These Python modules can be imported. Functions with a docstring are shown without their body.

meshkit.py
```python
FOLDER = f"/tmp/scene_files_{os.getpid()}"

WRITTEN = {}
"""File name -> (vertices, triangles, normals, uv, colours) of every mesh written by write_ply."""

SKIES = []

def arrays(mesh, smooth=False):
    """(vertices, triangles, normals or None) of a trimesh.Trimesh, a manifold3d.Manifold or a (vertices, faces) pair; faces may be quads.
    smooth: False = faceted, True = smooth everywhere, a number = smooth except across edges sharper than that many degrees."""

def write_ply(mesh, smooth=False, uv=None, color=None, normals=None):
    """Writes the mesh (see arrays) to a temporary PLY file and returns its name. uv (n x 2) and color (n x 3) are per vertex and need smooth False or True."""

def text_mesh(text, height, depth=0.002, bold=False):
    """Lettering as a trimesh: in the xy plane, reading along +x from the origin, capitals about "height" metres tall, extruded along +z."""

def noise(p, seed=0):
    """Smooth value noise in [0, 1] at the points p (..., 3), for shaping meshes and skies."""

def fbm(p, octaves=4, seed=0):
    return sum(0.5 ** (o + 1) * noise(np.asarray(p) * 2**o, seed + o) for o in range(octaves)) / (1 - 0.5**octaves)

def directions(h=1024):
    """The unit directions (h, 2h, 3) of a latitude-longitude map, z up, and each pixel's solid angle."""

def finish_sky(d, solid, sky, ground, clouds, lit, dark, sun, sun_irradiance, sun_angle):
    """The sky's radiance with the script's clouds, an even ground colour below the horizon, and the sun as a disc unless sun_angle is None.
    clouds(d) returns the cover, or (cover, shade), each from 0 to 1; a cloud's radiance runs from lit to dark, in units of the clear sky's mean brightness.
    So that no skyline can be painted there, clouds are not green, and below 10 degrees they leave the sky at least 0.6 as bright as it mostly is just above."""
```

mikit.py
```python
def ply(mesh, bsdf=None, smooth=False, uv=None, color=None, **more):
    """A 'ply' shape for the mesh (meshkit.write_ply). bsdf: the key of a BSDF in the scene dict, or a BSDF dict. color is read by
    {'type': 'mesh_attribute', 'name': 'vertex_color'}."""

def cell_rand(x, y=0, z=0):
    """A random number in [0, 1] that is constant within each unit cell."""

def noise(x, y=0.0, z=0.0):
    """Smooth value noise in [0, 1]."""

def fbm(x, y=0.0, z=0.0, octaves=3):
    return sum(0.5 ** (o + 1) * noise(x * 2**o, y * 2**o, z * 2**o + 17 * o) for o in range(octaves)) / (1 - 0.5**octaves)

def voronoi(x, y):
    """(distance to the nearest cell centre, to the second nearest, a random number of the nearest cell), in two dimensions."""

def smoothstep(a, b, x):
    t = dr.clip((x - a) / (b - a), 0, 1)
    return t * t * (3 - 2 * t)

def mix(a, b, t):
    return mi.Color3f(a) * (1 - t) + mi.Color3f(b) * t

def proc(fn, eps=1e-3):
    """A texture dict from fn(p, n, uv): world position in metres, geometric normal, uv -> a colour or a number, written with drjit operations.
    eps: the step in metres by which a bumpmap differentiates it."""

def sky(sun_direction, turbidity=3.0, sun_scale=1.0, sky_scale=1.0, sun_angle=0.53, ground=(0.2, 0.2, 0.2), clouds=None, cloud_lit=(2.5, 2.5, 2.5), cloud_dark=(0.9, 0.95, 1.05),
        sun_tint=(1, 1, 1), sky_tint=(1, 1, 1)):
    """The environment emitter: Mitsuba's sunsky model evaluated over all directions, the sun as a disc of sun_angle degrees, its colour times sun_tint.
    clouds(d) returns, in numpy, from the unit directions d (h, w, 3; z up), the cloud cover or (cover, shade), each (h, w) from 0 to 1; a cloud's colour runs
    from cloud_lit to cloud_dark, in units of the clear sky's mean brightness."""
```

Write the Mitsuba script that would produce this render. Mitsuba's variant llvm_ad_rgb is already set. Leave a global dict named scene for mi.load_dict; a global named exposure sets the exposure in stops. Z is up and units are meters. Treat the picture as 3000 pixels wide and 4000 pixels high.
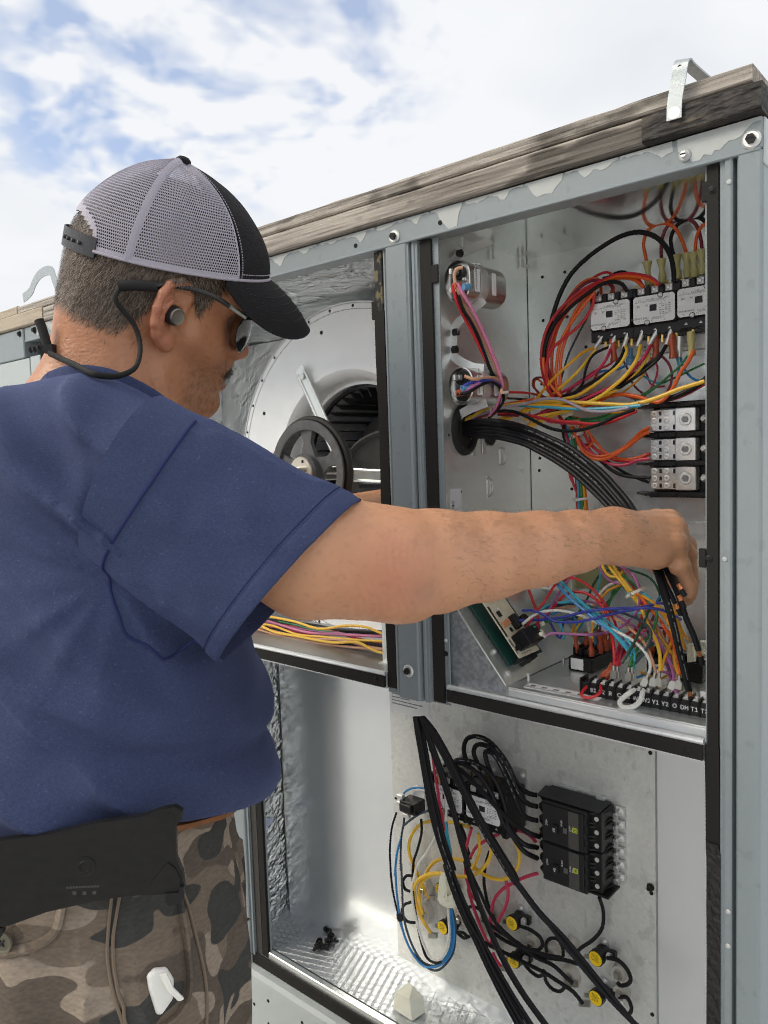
import math, random
import numpy as np, trimesh, drjit as dr, mitsuba as mi, mikit, meshkit
from mikit import noise, fbm, voronoi, smoothstep, mix, proc
from scipy.spatial.transform import Rotation
T = mi.ScalarTransform4f
rnd = random.Random(7)
scene, labels = {'type': 'scene'}, {}

# ------------------------------------------------------------------ camera, sky, exposure
# the unit's open front is the plane y = 0, x runs along it, the camera stands 0.8 m in front of it
scene['camera'] = {'type': 'perspective', 'fov': 52.8564, 'fov_axis': 'x', 'near_clip': 0.02, 'far_clip': 3000.0,
    'to_world': T().look_at(origin=[0, -0.8, 1.42], target=[-0.654063, -0.047586, 1.342063], up=[-0.025421, 0.081110, 0.996381])}

SUN = np.array([-0.74, -0.92, 0.90])


def cloud_cover(d):
    d = np.asarray(d)
    z = np.maximum(d[..., 2], 0.03)
    p = np.stack([d[..., 0] / (z + .25), d[..., 1] / (z + .25), d[..., 2] * 0], -1)
    wob = np.stack([meshkit.fbm(p * 3.1, 4, 5), meshkit.fbm(p * 3.1 + 9, 4, 6), p[..., 2]], -1) - .5
    big = meshkit.fbm(p * 1.5 + [3.7, 8.1, 0] + wob * .5, 5, 2)
    fine = meshkit.fbm(p * 15.0 + wob * 2.6, 4, 3)
    patch = .35 * meshkit.fbm(p * 1.1 + [1.9, 4.4, 0], 2, 11) + .62 * np.exp(-((p[..., 0] + 1.12) ** 2 / .30 + (p[..., 1] - .80) ** 2 / .16)) + .12
    # breaks of blue between small clouds, more of them where the layer is thin
    thin = np.clip((patch - .5) * 6, 0, 1)
    gap = np.clip((fine * .72 + big * .28 - .47) * 6.0, 0, 1) * thin
    cover = 1 - .62 * gap
    shade = np.clip((meshkit.fbm(p * 2.3 + [5.2, 1.1, 0] + wob * .8, 5, 8) - .44) * 3.2, 0, 1)
    return cover, shade * (1 - .9 * thin)


scene['sky_light'] = mikit.sky(SUN, turbidity=3, sun_scale=0.48, sun_angle=26, sun_tint=(.90, 1.0, 1.16), clouds=cloud_cover,
    sky_tint=(1.12, 1.35, 1.62), cloud_lit=(2.28, 2.32, 2.38), cloud_dark=(2.0, 2.07, 2.16))
exposure = 1.72

# ------------------------------------------------------------------ scene helpers


def numbered(key):
    if key not in taken:
        taken.add(key)
        return key
    k = 1
    while f'{key}_{k:03d}' in taken:
        k += 1
    taken.add(f'{key}_{k:03d}')
    return f'{key}_{k:03d}'


taken = set()


def thing(name, label, cat, group=None):
    key = numbered(name)
    labels[key] = {'label': label, 'category': cat}
    if group:
        labels[key]['group'] = group
    return key


def part(parent, name, mesh, mat, label=None, smooth=35, stuff=False, uv=None):
    key = numbered(parent + '__' + name)
    if isinstance(mesh, (list,)):
        mesh = trimesh.util.concatenate(mesh)
    scene[key] = mikit.ply(mesh, mat, smooth=smooth, uv=uv)
    if label or stuff:
        labels[key] = {}
        if label:
            labels[key]['label'] = label
        if stuff:
            labels[key]['kind'] = 'stuff'
    return key


def solo(name, mesh, mat, label, cat=None, group=None, kind=None, smooth=35):
    key = numbered(name)
    if isinstance(mesh, (list,)):
        mesh = trimesh.util.concatenate(mesh)
    scene[key] = mikit.ply(mesh, mat, smooth=smooth)
    labels[key] = {'label': label}
    for k, v in (('category', cat), ('group', group), ('kind', kind)):
        if v:
            labels[key][k] = v
    return key


def hullmesh(pts):
    return trimesh.convex.convex_hull(np.asarray(pts, float))


def box(x0, x1, y0, y1, z0, z1, b=0.0):
    """A box, its edges chamfered by b."""
    x0, x1 = min(x0, x1), max(x0, x1)
    y0, y1 = min(y0, y1), max(y0, y1)
    z0, z1 = min(z0, z1), max(z0, z1)
    b = min(b, .45 * min(x1 - x0, y1 - y0, z1 - z0))
    if b <= 0:
        return trimesh.creation.box(bounds=[[x0, y0, z0], [x1, y1, z1]])
    c = []
    for sx in (0, 1):
        for sy in (0, 1):
            for sz in (0, 1):
                X, Y, Z = (x0, x1)[sx], (y0, y1)[sy], (z0, z1)[sz]
                dx, dy, dz = b * (1 - 2 * sx), b * (1 - 2 * sy), b * (1 - 2 * sz)
                c += [(X + dx, Y + dy, Z), (X + dx, Y, Z + dz), (X, Y + dy, Z + dz)]
    if 'box' not in _topo:
        h = trimesh.convex.convex_hull(np.array(c))
        m = np.linalg.norm(h.vertices[:, None] - np.array(c)[None], axis=2).argmin(1)
        _topo['box'] = m[h.faces]
    return trimesh.Trimesh(c, _topo['box'], process=False)


_topo = {}
HEX = np.array([[0, 1, 3], [0, 3, 2], [4, 6, 7], [4, 7, 5], [0, 4, 5], [0, 5, 1], [2, 3, 7], [2, 7, 6], [0, 2, 6], [0, 6, 4], [1, 5, 7], [1, 7, 3]])


def hex8(pts):
    """A box of eight free corners, listed with the third direction running fastest."""
    return trimesh.Trimesh(np.asarray(pts, float), HEX, process=False)


def frame_from(d, hint=(0, 0, 1)):
    d = np.asarray(d, float) / np.linalg.norm(d)
    h = np.asarray(hint, float)
    if abs(d @ h) > .95 * np.linalg.norm(h):
        h = np.array([1.0, 0, 0]) if abs(d[0]) < .9 else np.array([0, 1.0, 0])
    a = np.cross(h, d)
    a /= np.linalg.norm(a)
    return a, np.cross(d, a), d


def cyl(p0, p1, r0, r1=None, n=16):
    """A capped cylinder or cone."""
    r1 = r0 if r1 is None else r1
    p0, p1 = np.asarray(p0, float), np.asarray(p1, float)
    a, b, d = frame_from(p1 - p0)
    t = np.arange(n) * 2 * np.pi / n
    ring = np.cos(t)[:, None] * a + np.sin(t)[:, None] * b
    v = np.vstack([p0 + ring * r0, p1 + ring * r1, p0[None], p1[None]])
    i = np.arange(n)
    j = (i + 1) % n
    f = np.vstack([np.stack([i, j, j + n], 1), np.stack([i, j + n, i + n], 1), np.stack([j, i, i * 0 + 2 * n], 1), np.stack([i + n, j + n, i * 0 + 2 * n + 1], 1)])
    return trimesh.Trimesh(v, f, process=False)


def lathe(prof, origin, axis, n=32, hint=(0, 0, 1), close=True):
    """Revolves (radius, along) pairs about an axis."""
    a, b, d = frame_from(axis, hint)
    t = np.arange(n) * 2 * np.pi / n
    prof = np.asarray(prof, float)
    v = (np.asarray(origin, float) + prof[:, None, 1:2] * d + prof[:, None, 0:1] * (np.cos(t)[None, :, None] * a + np.sin(t)[None, :, None] * b)).reshape(-1, 3)
    k, i = np.meshgrid(np.arange(len(prof) - 1), np.arange(n), indexing='ij')
    q = np.stack([k * n + i, k * n + (i + 1) % n, (k + 1) * n + (i + 1) % n, (k + 1) * n + i], -1).reshape(-1, 4)
    f = np.vstack([q[:, [0, 1, 2]], q[:, [0, 2, 3]]])
    return trimesh.Trimesh(v, f, process=False)


def spline(pts, step=0.006):
    """A centripetal Catmull-Rom curve through the points, resampled."""
    p = np.asarray(pts, float)
    if len(p) == 2:
        k = max(2, int(np.linalg.norm(p[1] - p[0]) / (step * 4)) + 1)
        return p[0] + (p[1] - p[0]) * np.linspace(0, 1, k)[:, None]
    p = np.vstack([2 * p[0] - p[1], p, 2 * p[-1] - p[-2]])
    out = []
    for i in range(1, len(p) - 2):
        p0, p1, p2, p3 = p[i - 1:i + 3]
        t1 = np.linalg.norm(p1 - p0) ** .5 + 1e-6
        t2 = t1 + np.linalg.norm(p2 - p1) ** .5 + 1e-6
        t3 = t2 + np.linalg.norm(p3 - p2) ** .5 + 1e-6
        k = max(3, int(np.linalg.norm(p2 - p1) / step) + 1)
        t = np.linspace(t1, t2, k, endpoint=False)[:, None]
        a1 = (t1 - t) / t1 * p0 + t / t1 * p1
        a2 = (t2 - t) / (t2 - t1) * p1 + (t - t1) / (t2 - t1) * p2
        a3 = (t3 - t) / (t3 - t2) * p2 + (t - t2) / (t3 - t2) * p3
        b1 = (t2 - t) / t2 * a1 + t / t2 * a2
        b2 = (t3 - t) / (t3 - t1) * a2 + (t - t1) / (t3 - t1) * a3
        out.append((t2 - t) / (t2 - t1) * b1 + (t - t1) / (t2 - t1) * b2)
    return np.vstack(out + [p[-2:-1]])


def sweep(path, prof, hint=(0, 0, 1), closed=False):
    """Sweeps a closed 2-D profile (k, 2) or one per path point along the path with a parallel-transported frame."""
    p = np.asarray(path, float)
    t = np.gradient(p, axis=0)
    t /= np.linalg.norm(t, axis=1, keepdims=True) + 1e-12
    a, b, _ = frame_from(t[0], hint)
    A, B = [a], [b]
    for k in range(1, len(p)):
        a = a - (a @ t[k]) * t[k]
        a /= np.linalg.norm(a)
        A.append(a)
        B.append(np.cross(t[k], a))
    A, B = np.array(A), np.array(B)
    prof = np.asarray(prof, float)
    if prof.ndim == 2:
        prof = np.broadcast_to(prof, (len(p),) + prof.shape)
    n = prof.shape[1]
    v = (p[:, None] + prof[:, :, :1] * A[:, None] + prof[:, :, 1:] * B[:, None]).reshape(-1, 3)
    k, i = np.meshgrid(np.arange(len(p) - 1), np.arange(n), indexing='ij')
    q = np.stack([k * n + i, k * n + (i + 1) % n, (k + 1) * n + (i + 1) % n, (k + 1) * n + i], -1).reshape(-1, 4)
    c0, c1 = len(v), len(v) + 1
    v = np.vstack([v, p[:1], p[-1:]])
    i = np.arange(n)
    e = (len(p) - 1) * n
    f = np.vstack([q[:, [0, 1, 2]], q[:, [0, 2, 3]], np.stack([(i + 1) % n, i, i * 0 + c0], 1), np.stack([e + i, e + (i + 1) % n, i * 0 + c1], 1)])
    return trimesh.Trimesh(v, f, process=False)


def circle(r, n=10):
    t = np.arange(n) * 2 * np.pi / n
    return np.stack([np.cos(t), np.sin(t)], 1) * r


def tube(pts, r, n=9, step=0.006, raw=False):
    return sweep(np.asarray(pts, float) if raw else spline(pts, step), circle(r, n))


def ribbon(pts, w, th, hint=(0, 0, 1), step=0.005):
    """A flat strip: w along the hint direction's side, th thick."""
    return sweep(spline(pts, step), np.array([(-w / 2, -th / 2), (w / 2, -th / 2), (w / 2, th / 2), (-w / 2, th / 2)]), hint)


def extr(poly, h, o, u, v, n=None):
    """Extrudes the polygon (k, 2) by h along n from the origin o, its axes u and v."""
    from shapely.geometry import Polygon
    pg = poly if hasattr(poly, 'exterior') else Polygon(poly)
    m = trimesh.creation.extrude_polygon(pg, h, engine='earcut')
    u, v = np.asarray(u, float), np.asarray(v, float)
    n = np.cross(u, v) if n is None else np.asarray(n, float)
    q = np.asarray(o, float) + m.vertices[:, :1] * u + m.vertices[:, 1:2] * v + m.vertices[:, 2:] * n
    f = m.faces if np.cross(u, v) @ n > 0 else m.faces[:, ::-1]
    return trimesh.Trimesh(q, f, process=False)


def place(m, o, u, v):
    """Puts a mesh built in the xy plane at o with axes u, v."""
    u, v = np.asarray(u, float), np.asarray(v, float)
    n = np.cross(u, v)
    q = np.asarray(o, float) + m.vertices[:, :1] * u + m.vertices[:, 1:2] * v + m.vertices[:, 2:] * n
    return trimesh.Trimesh(q, m.faces, process=False)


_txt = {}


def text(s, h, o, u, v, depth=.00025, bold=False):
    if (s, bold) not in _txt:
        _txt[s, bold] = meshkit.text_mesh(s, 1.0, 1.0, bold)
    m = _txt[s, bold].copy()
    m.vertices[:, :2] *= h
    m.vertices[:, 2] *= depth
    return place(m, o, u, v)


def textw(s):
    if (s, False) not in _txt:
        _txt[s, False] = meshkit.text_mesh(s, 1.0, 1.0, False)
    return _txt[s, False].bounds[1][0]


def quad(a, b, c, d):
    return trimesh.Trimesh([a, b, c, d], [[0, 1, 2], [0, 2, 3]], process=False)


def grid_sheet(o, u, v, nu, nv, fn=None):
    """A subdivided sheet o + s*u + t*v displaced by fn(s, t) along its normal."""
    o, u, v = (np.asarray(q, float) for q in (o, u, v))
    s, t = np.meshgrid(np.linspace(0, 1, nu), np.linspace(0, 1, nv), indexing='ij')
    n = np.cross(u, v)
    n /= np.linalg.norm(n)
    p = o + s[..., None] * u + t[..., None] * v
    if fn is not None:
        p = p + fn(p)[..., None] * n
    i, j = np.meshgrid(np.arange(nu - 1), np.arange(nv - 1), indexing='ij')
    q = np.stack([i * nv + j, (i + 1) * nv + j, (i + 1) * nv + j + 1, i * nv + j + 1], -1).reshape(-1, 4)
    return trimesh.Trimesh(p.reshape(-1, 3), np.vstack([q[:, [0, 1, 2]], q[:, [0, 2, 3]]]), process=False)


def surface_net(fn, lo, hi, h, k=0.0):
    """Meshes the zero set of fn(points) (negative inside), or of several such blended by k, on a grid of step h."""
    fns = fn if isinstance(fn, list) else [fn]
    lo, hi = np.asarray(lo, float), np.asarray(hi, float)
    n = np.ceil((hi - lo) / h).astype(int) + 1
    ax = [lo[k] + h * np.arange(n[k]) for k in range(3)]
    # a coarse pass first; the fine grid is worked out only in the blocks that the surface can cross
    K = 6
    nc = [int(math.ceil(m / K)) for m in n]
    cen = [lo[k] + h * (K * np.arange(nc[k]) + (K - 1) / 2) for k in range(3)]
    X, Y, Z = np.meshgrid(*cen, indexing='ij')
    cp = np.stack([X, Y, Z], -1).reshape(-1, 3)
    fcs = [q(cp).reshape(nc) for q in fns]
    fc = fcs[0]
    for q in fcs[1:]:
        fc = np.minimum(fc, q)
    reach = h * K * 1.9 + .012
    f = np.repeat(np.repeat(np.repeat(fc, K, 0), K, 1), K, 2)[:n[0], :n[1], :n[2]].astype(np.float32)
    blk = np.argwhere(np.abs(fc) < reach)
    o = np.stack(np.meshgrid(*[np.arange(K)] * 3, indexing='ij'), -1).reshape(-1, 3)
    for a in range(0, len(blk), 1500):
        bk = blk[a:a + 1500]
        g = bk[:, None] * K + o[None]
        val = None
        for q, qc in zip(fns, fcs):
            w = np.repeat(qc[tuple(bk.T)][:, None], K ** 3, 1)
            on = w[:, 0] < reach * 1.5
            if on.any():
                w[on] = q((lo + h * g[on]).reshape(-1, 3)).reshape(-1, K ** 3)
            val = w if val is None else smin(val, w, k) if k else np.minimum(val, w)
        ok = (g < n).all(2)
        f[tuple(g[ok].T)] = val[ok]
    s = f < 0
    c = np.zeros(n - 1, np.int8)
    for a, b, g in np.ndindex(2, 2, 2):
        c += s[a:n[0] - 1 + a, b:n[1] - 1 + b, g:n[2] - 1 + g]
    cell = (c > 0) & (c < 8)
    idx = -np.ones(n - 1, np.int32)
    ii = np.argwhere(cell)
    idx[cell] = np.arange(len(ii))
    acc, cnt = np.zeros((len(ii), 3)), np.zeros(len(ii))
    corners = [np.array(q) for q in np.ndindex(2, 2, 2)]
    for q in corners:
        for k in range(3):
            if q[k]:
                continue
            e = q.copy()
            e[k] = 1
            f0, f1 = f[tuple((ii + q).T)], f[tuple((ii + e).T)]
            m = (f0 < 0) != (f1 < 0)
            t = np.where(m, f0 / np.where(m, f0 - f1, 1), 0)
            p = ii + q.astype(float)
            p[:, k] += t
            acc += p * m[:, None]
            cnt += m
    v = lo + h * acc / cnt[:, None]
    F = []
    for k in range(3):
        u, w = (k + 1) % 3, (k + 2) % 3
        sl0, sl1 = [slice(None)] * 3, [slice(None)] * 3
        sl0[k], sl1[k] = slice(0, -1), slice(1, None)
        ch = s[tuple(sl0)] != s[tuple(sl1)]
        e = np.argwhere(ch)
        e = e[(e[:, u] > 0) & (e[:, w] > 0) & (e[:, u] < n[u] - 1) & (e[:, w] < n[w] - 1)]
        du, dw = np.zeros(3, int), np.zeros(3, int)
        du[u], dw[w] = 1, 1
        q = np.stack([idx[tuple((e - du - dw).T)], idx[tuple((e - dw).T)], idx[tuple(e.T)], idx[tuple((e - du).T)]], 1)
        flip = ~s[tuple(e.T)]
        q[flip] = q[flip][:, ::-1]
        F += [q[:, [0, 1, 2]], q[:, [0, 2, 3]]]
    return trimesh.Trimesh(v, np.vstack(F), process=False)


def smin(a, b, k):
    h = np.clip(.5 + .5 * (b - a) / k, 0, 1)
    return b + (a - b) * h - k * h * (1 - h)


def smax(a, b, k):
    return -smin(-a, -b, k)


def cone(p, a, b, ra, rb):
    """Distance to a capsule whose radius runs from ra at a to rb at b."""
    a, b = np.asarray(a, float), np.asarray(b, float)
    d = b - a
    t = np.clip(((p - a) @ d) / (d @ d), 0, 1)
    return np.linalg.norm(p - a - t[:, None] * d, axis=1) - (ra + (rb - ra) * t)


def ell(p, c, r, R=None):
    """Approximate distance to an ellipsoid with radii r, its axes the rows of R."""
    q = p - np.asarray(c, float)
    if R is not None:
        q = q @ np.asarray(R, float).T
    r = np.asarray(r, float)
    k0 = np.linalg.norm(q / r, axis=1)
    k1 = np.linalg.norm(q / r ** 2, axis=1)
    return k0 * (k0 - 1) / np.maximum(k1, 1e-9)


# ------------------------------------------------------------------ materials


def mat(key, color, rough=.5, metal=0.0, spec=.5, **more):
    c = color if isinstance(color, dict) else {'type': 'rgb', 'value': list(color)}
    r = rough if isinstance(rough, dict) else float(rough)
    scene[key] = {'type': 'twosided', 'bsdf': {'type': 'principled', 'base_color': c, 'roughness': r, 'metallic': float(metal), 'specular': float(spec), **more}}
    return key


def bumped(key, fn, height, eps=.0008):
    inner = scene[key]['bsdf']
    scene[key] = {'type': 'twosided', 'bsdf': {'type': 'bumpmap', 'arbitrary': proc(fn, eps), 'scale': float(height), 'bsdf': inner}}


def galv_color(p, n, uv):
    a = fbm(p.x * 26, p.y * 26, p.z * 26, 3)
    d1, d2, w = voronoi((p.x + p.y * .7) * 170, (p.z + p.y * .6) * 170)
    sm = smoothstep(.60, .76, fbm(p.x * 9 + 4, p.y * 9, p.z * 14, 4))
    return mix((.69, .725, .71), (.80, .835, .82), a * .7 + w * .3) * (1 - .13 * sm)


def galv_rough(p, n, uv):
    d1, d2, w = voronoi((p.x + p.y * .7) * 170, (p.z + p.y * .6) * 170)
    return .20 + .10 * w + .14 * fbm(p.x * 14, p.y * 14, p.z * 14, 3)


mat('galvanized', proc(galv_color), proc(galv_rough), metal=.80)
mat('galvanized_mirror', (.74, .76, .755), .11, metal=1.0)
mat('galvanized_bright', (.80, .82, .83), .38, metal=.55)


def panel_color(p, n, uv):
    a = fbm(p.x * 30, p.z * 30, p.y * 30, 4)
    scuff = smoothstep(.62, .70, fbm(p.x * 90 + 3, p.z * 60, p.y * 10, 4))
    d1, d2, w = voronoi(p.x * 260 + p.y * 100, p.z * 260)
    return mix((.62, .63, .60), (.76, .77, .74), a * .5 + w * .5) * (1 - .13 * scuff)


mat('galvanneal', proc(panel_color), .36, metal=.35)
mat('galvanized_sheet', proc(lambda p, n, uv: mix((.68, .71, .73), (.78, .81, .83), fbm(p.x * 12, p.z * 12, 0, 3))), .22, metal=.65)
mat('steel', (.62, .62, .60), .25, metal=1.0)
mat('zinc', (.72, .73, .72), .42, metal=.7)
mat('brass', (.70, .48, .14), .3, metal=1.0)
mat('copper', (.70, .27, .11), .4, metal=1.0)


def paint_color(p, n, uv):
    a = fbm(p.x * 14, p.y * 14, p.z * 5, 3)
    spot = smoothstep(.70, .76, fbm(p.x * 90, p.y * 90, p.z * 60, 3))
    return mix((.225, .262, .280), (.245, .282, .298), a) * (1 - .10 * spot)


mat('grey_paint', proc(paint_color), .36, spec=.5)
mat('pale_paint', (.42, .46, .46), .4)
mat('gasket', (.018, .017, .016), .75, spec=.25)
mat('black_tar', (.012, .012, .012), .45)
bumped('black_tar', lambda p, n, uv: fbm(p.x * 260, p.y * 260, p.z * 190, 4), .0035)
mat('black_plastic', (.011, .011, .012), .36, spec=.3)
mat('black_satin', (.015, .015, .016), .5, spec=.3)
mat('dark_void', (.01, .01, .01), .9)


def foil_h(p, n, uv):
    w = fbm(p.x * 22, p.y * 22, p.z * 22, 3)
    return fbm(p.x * 55 + 6 * w, p.y * 55, p.z * 85, 4) + .5 * fbm(p.x * 210, p.y * 210, p.z * 210, 2)


mat('foil', (.82, .84, .84), .13, metal=1.0)
bumped('foil', foil_h, .006)


def wood_color(p, n, uv):
    r = mikit.cell_rand(dr.floor(p.z * 43 + .15), 3, 1)
    g = fbm(p.x * 9 + r * 30, p.z * 320, p.y * 320, 4)
    v = fbm(p.x * 4 + r * 9, p.z * 60, p.y * 60, 3)
    stain = smoothstep(.55, .80, fbm(p.x * 5 + 2, p.z * 26, p.y * 30, 4))
    c = mix((.21, .185, .16), (.46, .42, .37), smoothstep(.28, .70, g * .55 + v * .45))
    # old water stains and mildew near the strap
    m = smoothstep(.56, .72, fbm(p.x * 16 + 5, p.z * 45, p.y * 40, 4) + .30 * smoothstep(-.56, -.40, p.x) * (1 - smoothstep(-.30, -.25, p.x)) * (1 - smoothstep(1.735, 1.75, p.z)))
    return c * (1 - .34 * stain) * (1 - .60 * m)


def scrim_h(p, n, uv):
    # laminated foil: a net of threads shows through as a raised grid, with fine crinkles
    a, b = (p.x * .94 + p.y * .34) * 82, (p.y * .94 - p.x * .34) * 82
    g = smoothstep(.90, .985, dr.abs(dr.cos(a * math.pi))) + smoothstep(.90, .985, dr.abs(dr.cos(b * math.pi)))
    c = smoothstep(-.80, -.68, p.x)
    return -.5 * g * (1 - .7 * c) + .9 * fbm(p.x * 60, p.y * 60, 0, 3) + c * 1.6 * fbm(p.x * 70, p.y * 70, 3, 4)


mat('foil_floor_metal', (.66, .69, .72), .46, metal=.95)
bumped('foil_floor_metal', scrim_h, .0022)
mat('old_wood', proc(wood_color), .8, spec=.3)
bumped('old_wood', lambda p, n, uv: fbm(p.x * 14, p.z * 340, p.y * 340, 3), .004)
mat('black_wood', proc(lambda p, n, uv: mix((.012, .010, .009), (.09, .07, .05), smoothstep(.5, .78, fbm(p.x * 60, p.y * 120, p.z * 160, 4)))), .6)
bumped('black_wood', lambda p, n, uv: fbm(p.x * 60, p.z * 240, p.y * 240, 3), .004)
mat('white_label', (.80, .81, .81), .5)
mat('grey_label', (.52, .54, .56), .5)
mat('blue_label', (.40, .44, .58), .5)
mat('ink', (.015, .015, .02), .6)
mat('grey_ink', (.16, .16, .17), .6)
mat('white_print', (.62, .62, .62), .5)
mat('peeled_film', (.43, .455, .45), .5)
for name, c in dict(red=(.52, .022, .030), orange=(.72, .115, .015), yellow=(.80, .50, .045), gold=(.74, .36, .02), black=(.010, .010, .012), blue=(.03, .21, .50), navy=(.030, .045, .32), cyan=(.045, .36, .50), green=(.03, .19, .06),
                    darkgreen=(.012, .07, .035), pink=(.62, .20, .36), mauve=(.36, .12, .30), purple=(.16, .05, .16), tan=(.55, .30, .18), white=(.70, .70, .66), grey=(.34, .30, .36), crimson=(.50, .030, .085), slate=(.03, .05, .075), plum=(.17, .018, .04)).items():
    mat('wire_' + name, c, .46 if name == 'black' else .36, spec=.22 if name == 'black' else .5)
scene['clear_plastic'] = {'type': 'thindielectric', 'int_ior': 1.25}
mat('nylon', (.66, .68, .58), .4, spec_trans=0.0)
mat('terminal_clear', (.50, .46, .20), .35)
mat('terminal_red', (.40, .075, .03), .35)
mat('terminal_blue', (.10, .24, .40), .3)
mat('sticker_yellow', (.85, .58, .01), .42)
mat('ceramic', (.50, .47, .42), .5)


# ------------------------------------------------------------------ setting
solo('roof_deck', trimesh.creation.box(bounds=[[-400, -400, -.3], [400, 400, 0]]), mat('roof_membrane', proc(lambda p, n, uv: mix((.40, .40, .39), (.54, .53, .51), fbm(p.x * 3, p.y * 3, 0, 4))), .8), 'pale flat roof deck under the unit', kind='structure')

# ------------------------------------------------------------------ the air handling unit
XR, XL = -.2125, -3.1          # right corner and far left end
ZT = 1.72                      # its top
unit = thing('air_handling_unit', 'grey sheet metal rooftop air handling unit with its access panels taken off', 'air conditioner')


def bolt(parent, p, d, r=.0055, washer=.0085, mt='black_plastic', rim='zinc', name='bolt'):
    p, d = np.asarray(p, float), np.asarray(d, float)
    d = d / np.linalg.norm(d)
    k = part(parent, name, [lathe([(0, 0), (washer, 0), (washer, .0008), (washer * .8, .0022), (0, .0022)], p, d, 20)], rim)
    if k.count('__') == 1:
        head = cyl(p + d * .002, p + d * .0062, r, r * .92, 6)
        part(k, 'head', [head], mt, smooth=False)
        a, b, _ = frame_from(d)
        part(k, 'slot', [hex8([p + d * .0059 + a * s * r * .8 + b * t * .0007 + d * e for s in (-1, 1) for t in (-1, 1) for e in (0, .0006)])], 'dark_void', smooth=False)
    return k


def hole(parent, p, d, r=.003, name='hole'):
    p, d = np.asarray(p, float), np.asarray(d, float)
    return part(parent, name, cyl(p - d * .001, p + d * .0005, r, r, 10), 'dark_void')


def screw(parent, p, d, r=.004, h=.003, mt='zinc', name='screw'):
    p, d = np.asarray(p, float), np.asarray(d, float) / np.linalg.norm(d)
    m = [lathe([(r * 1.5, 0), (r * 1.5, .0006), (r, .0010), (r, h), (r * .7, h + .0008), (0, h + .0008)], p, d, 12)]
    a, b, _ = frame_from(d)
    for q in (a, b):
        o = np.cross(d, q)
        m.append(hex8([p + d * (h + .0006) + q * s * r * .75 + o * t * .0005 + d * e for s in (-1, 1) for t in (-1, 1) for e in (0, .0006)]))
    return part(parent, name, m, mt)


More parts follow.
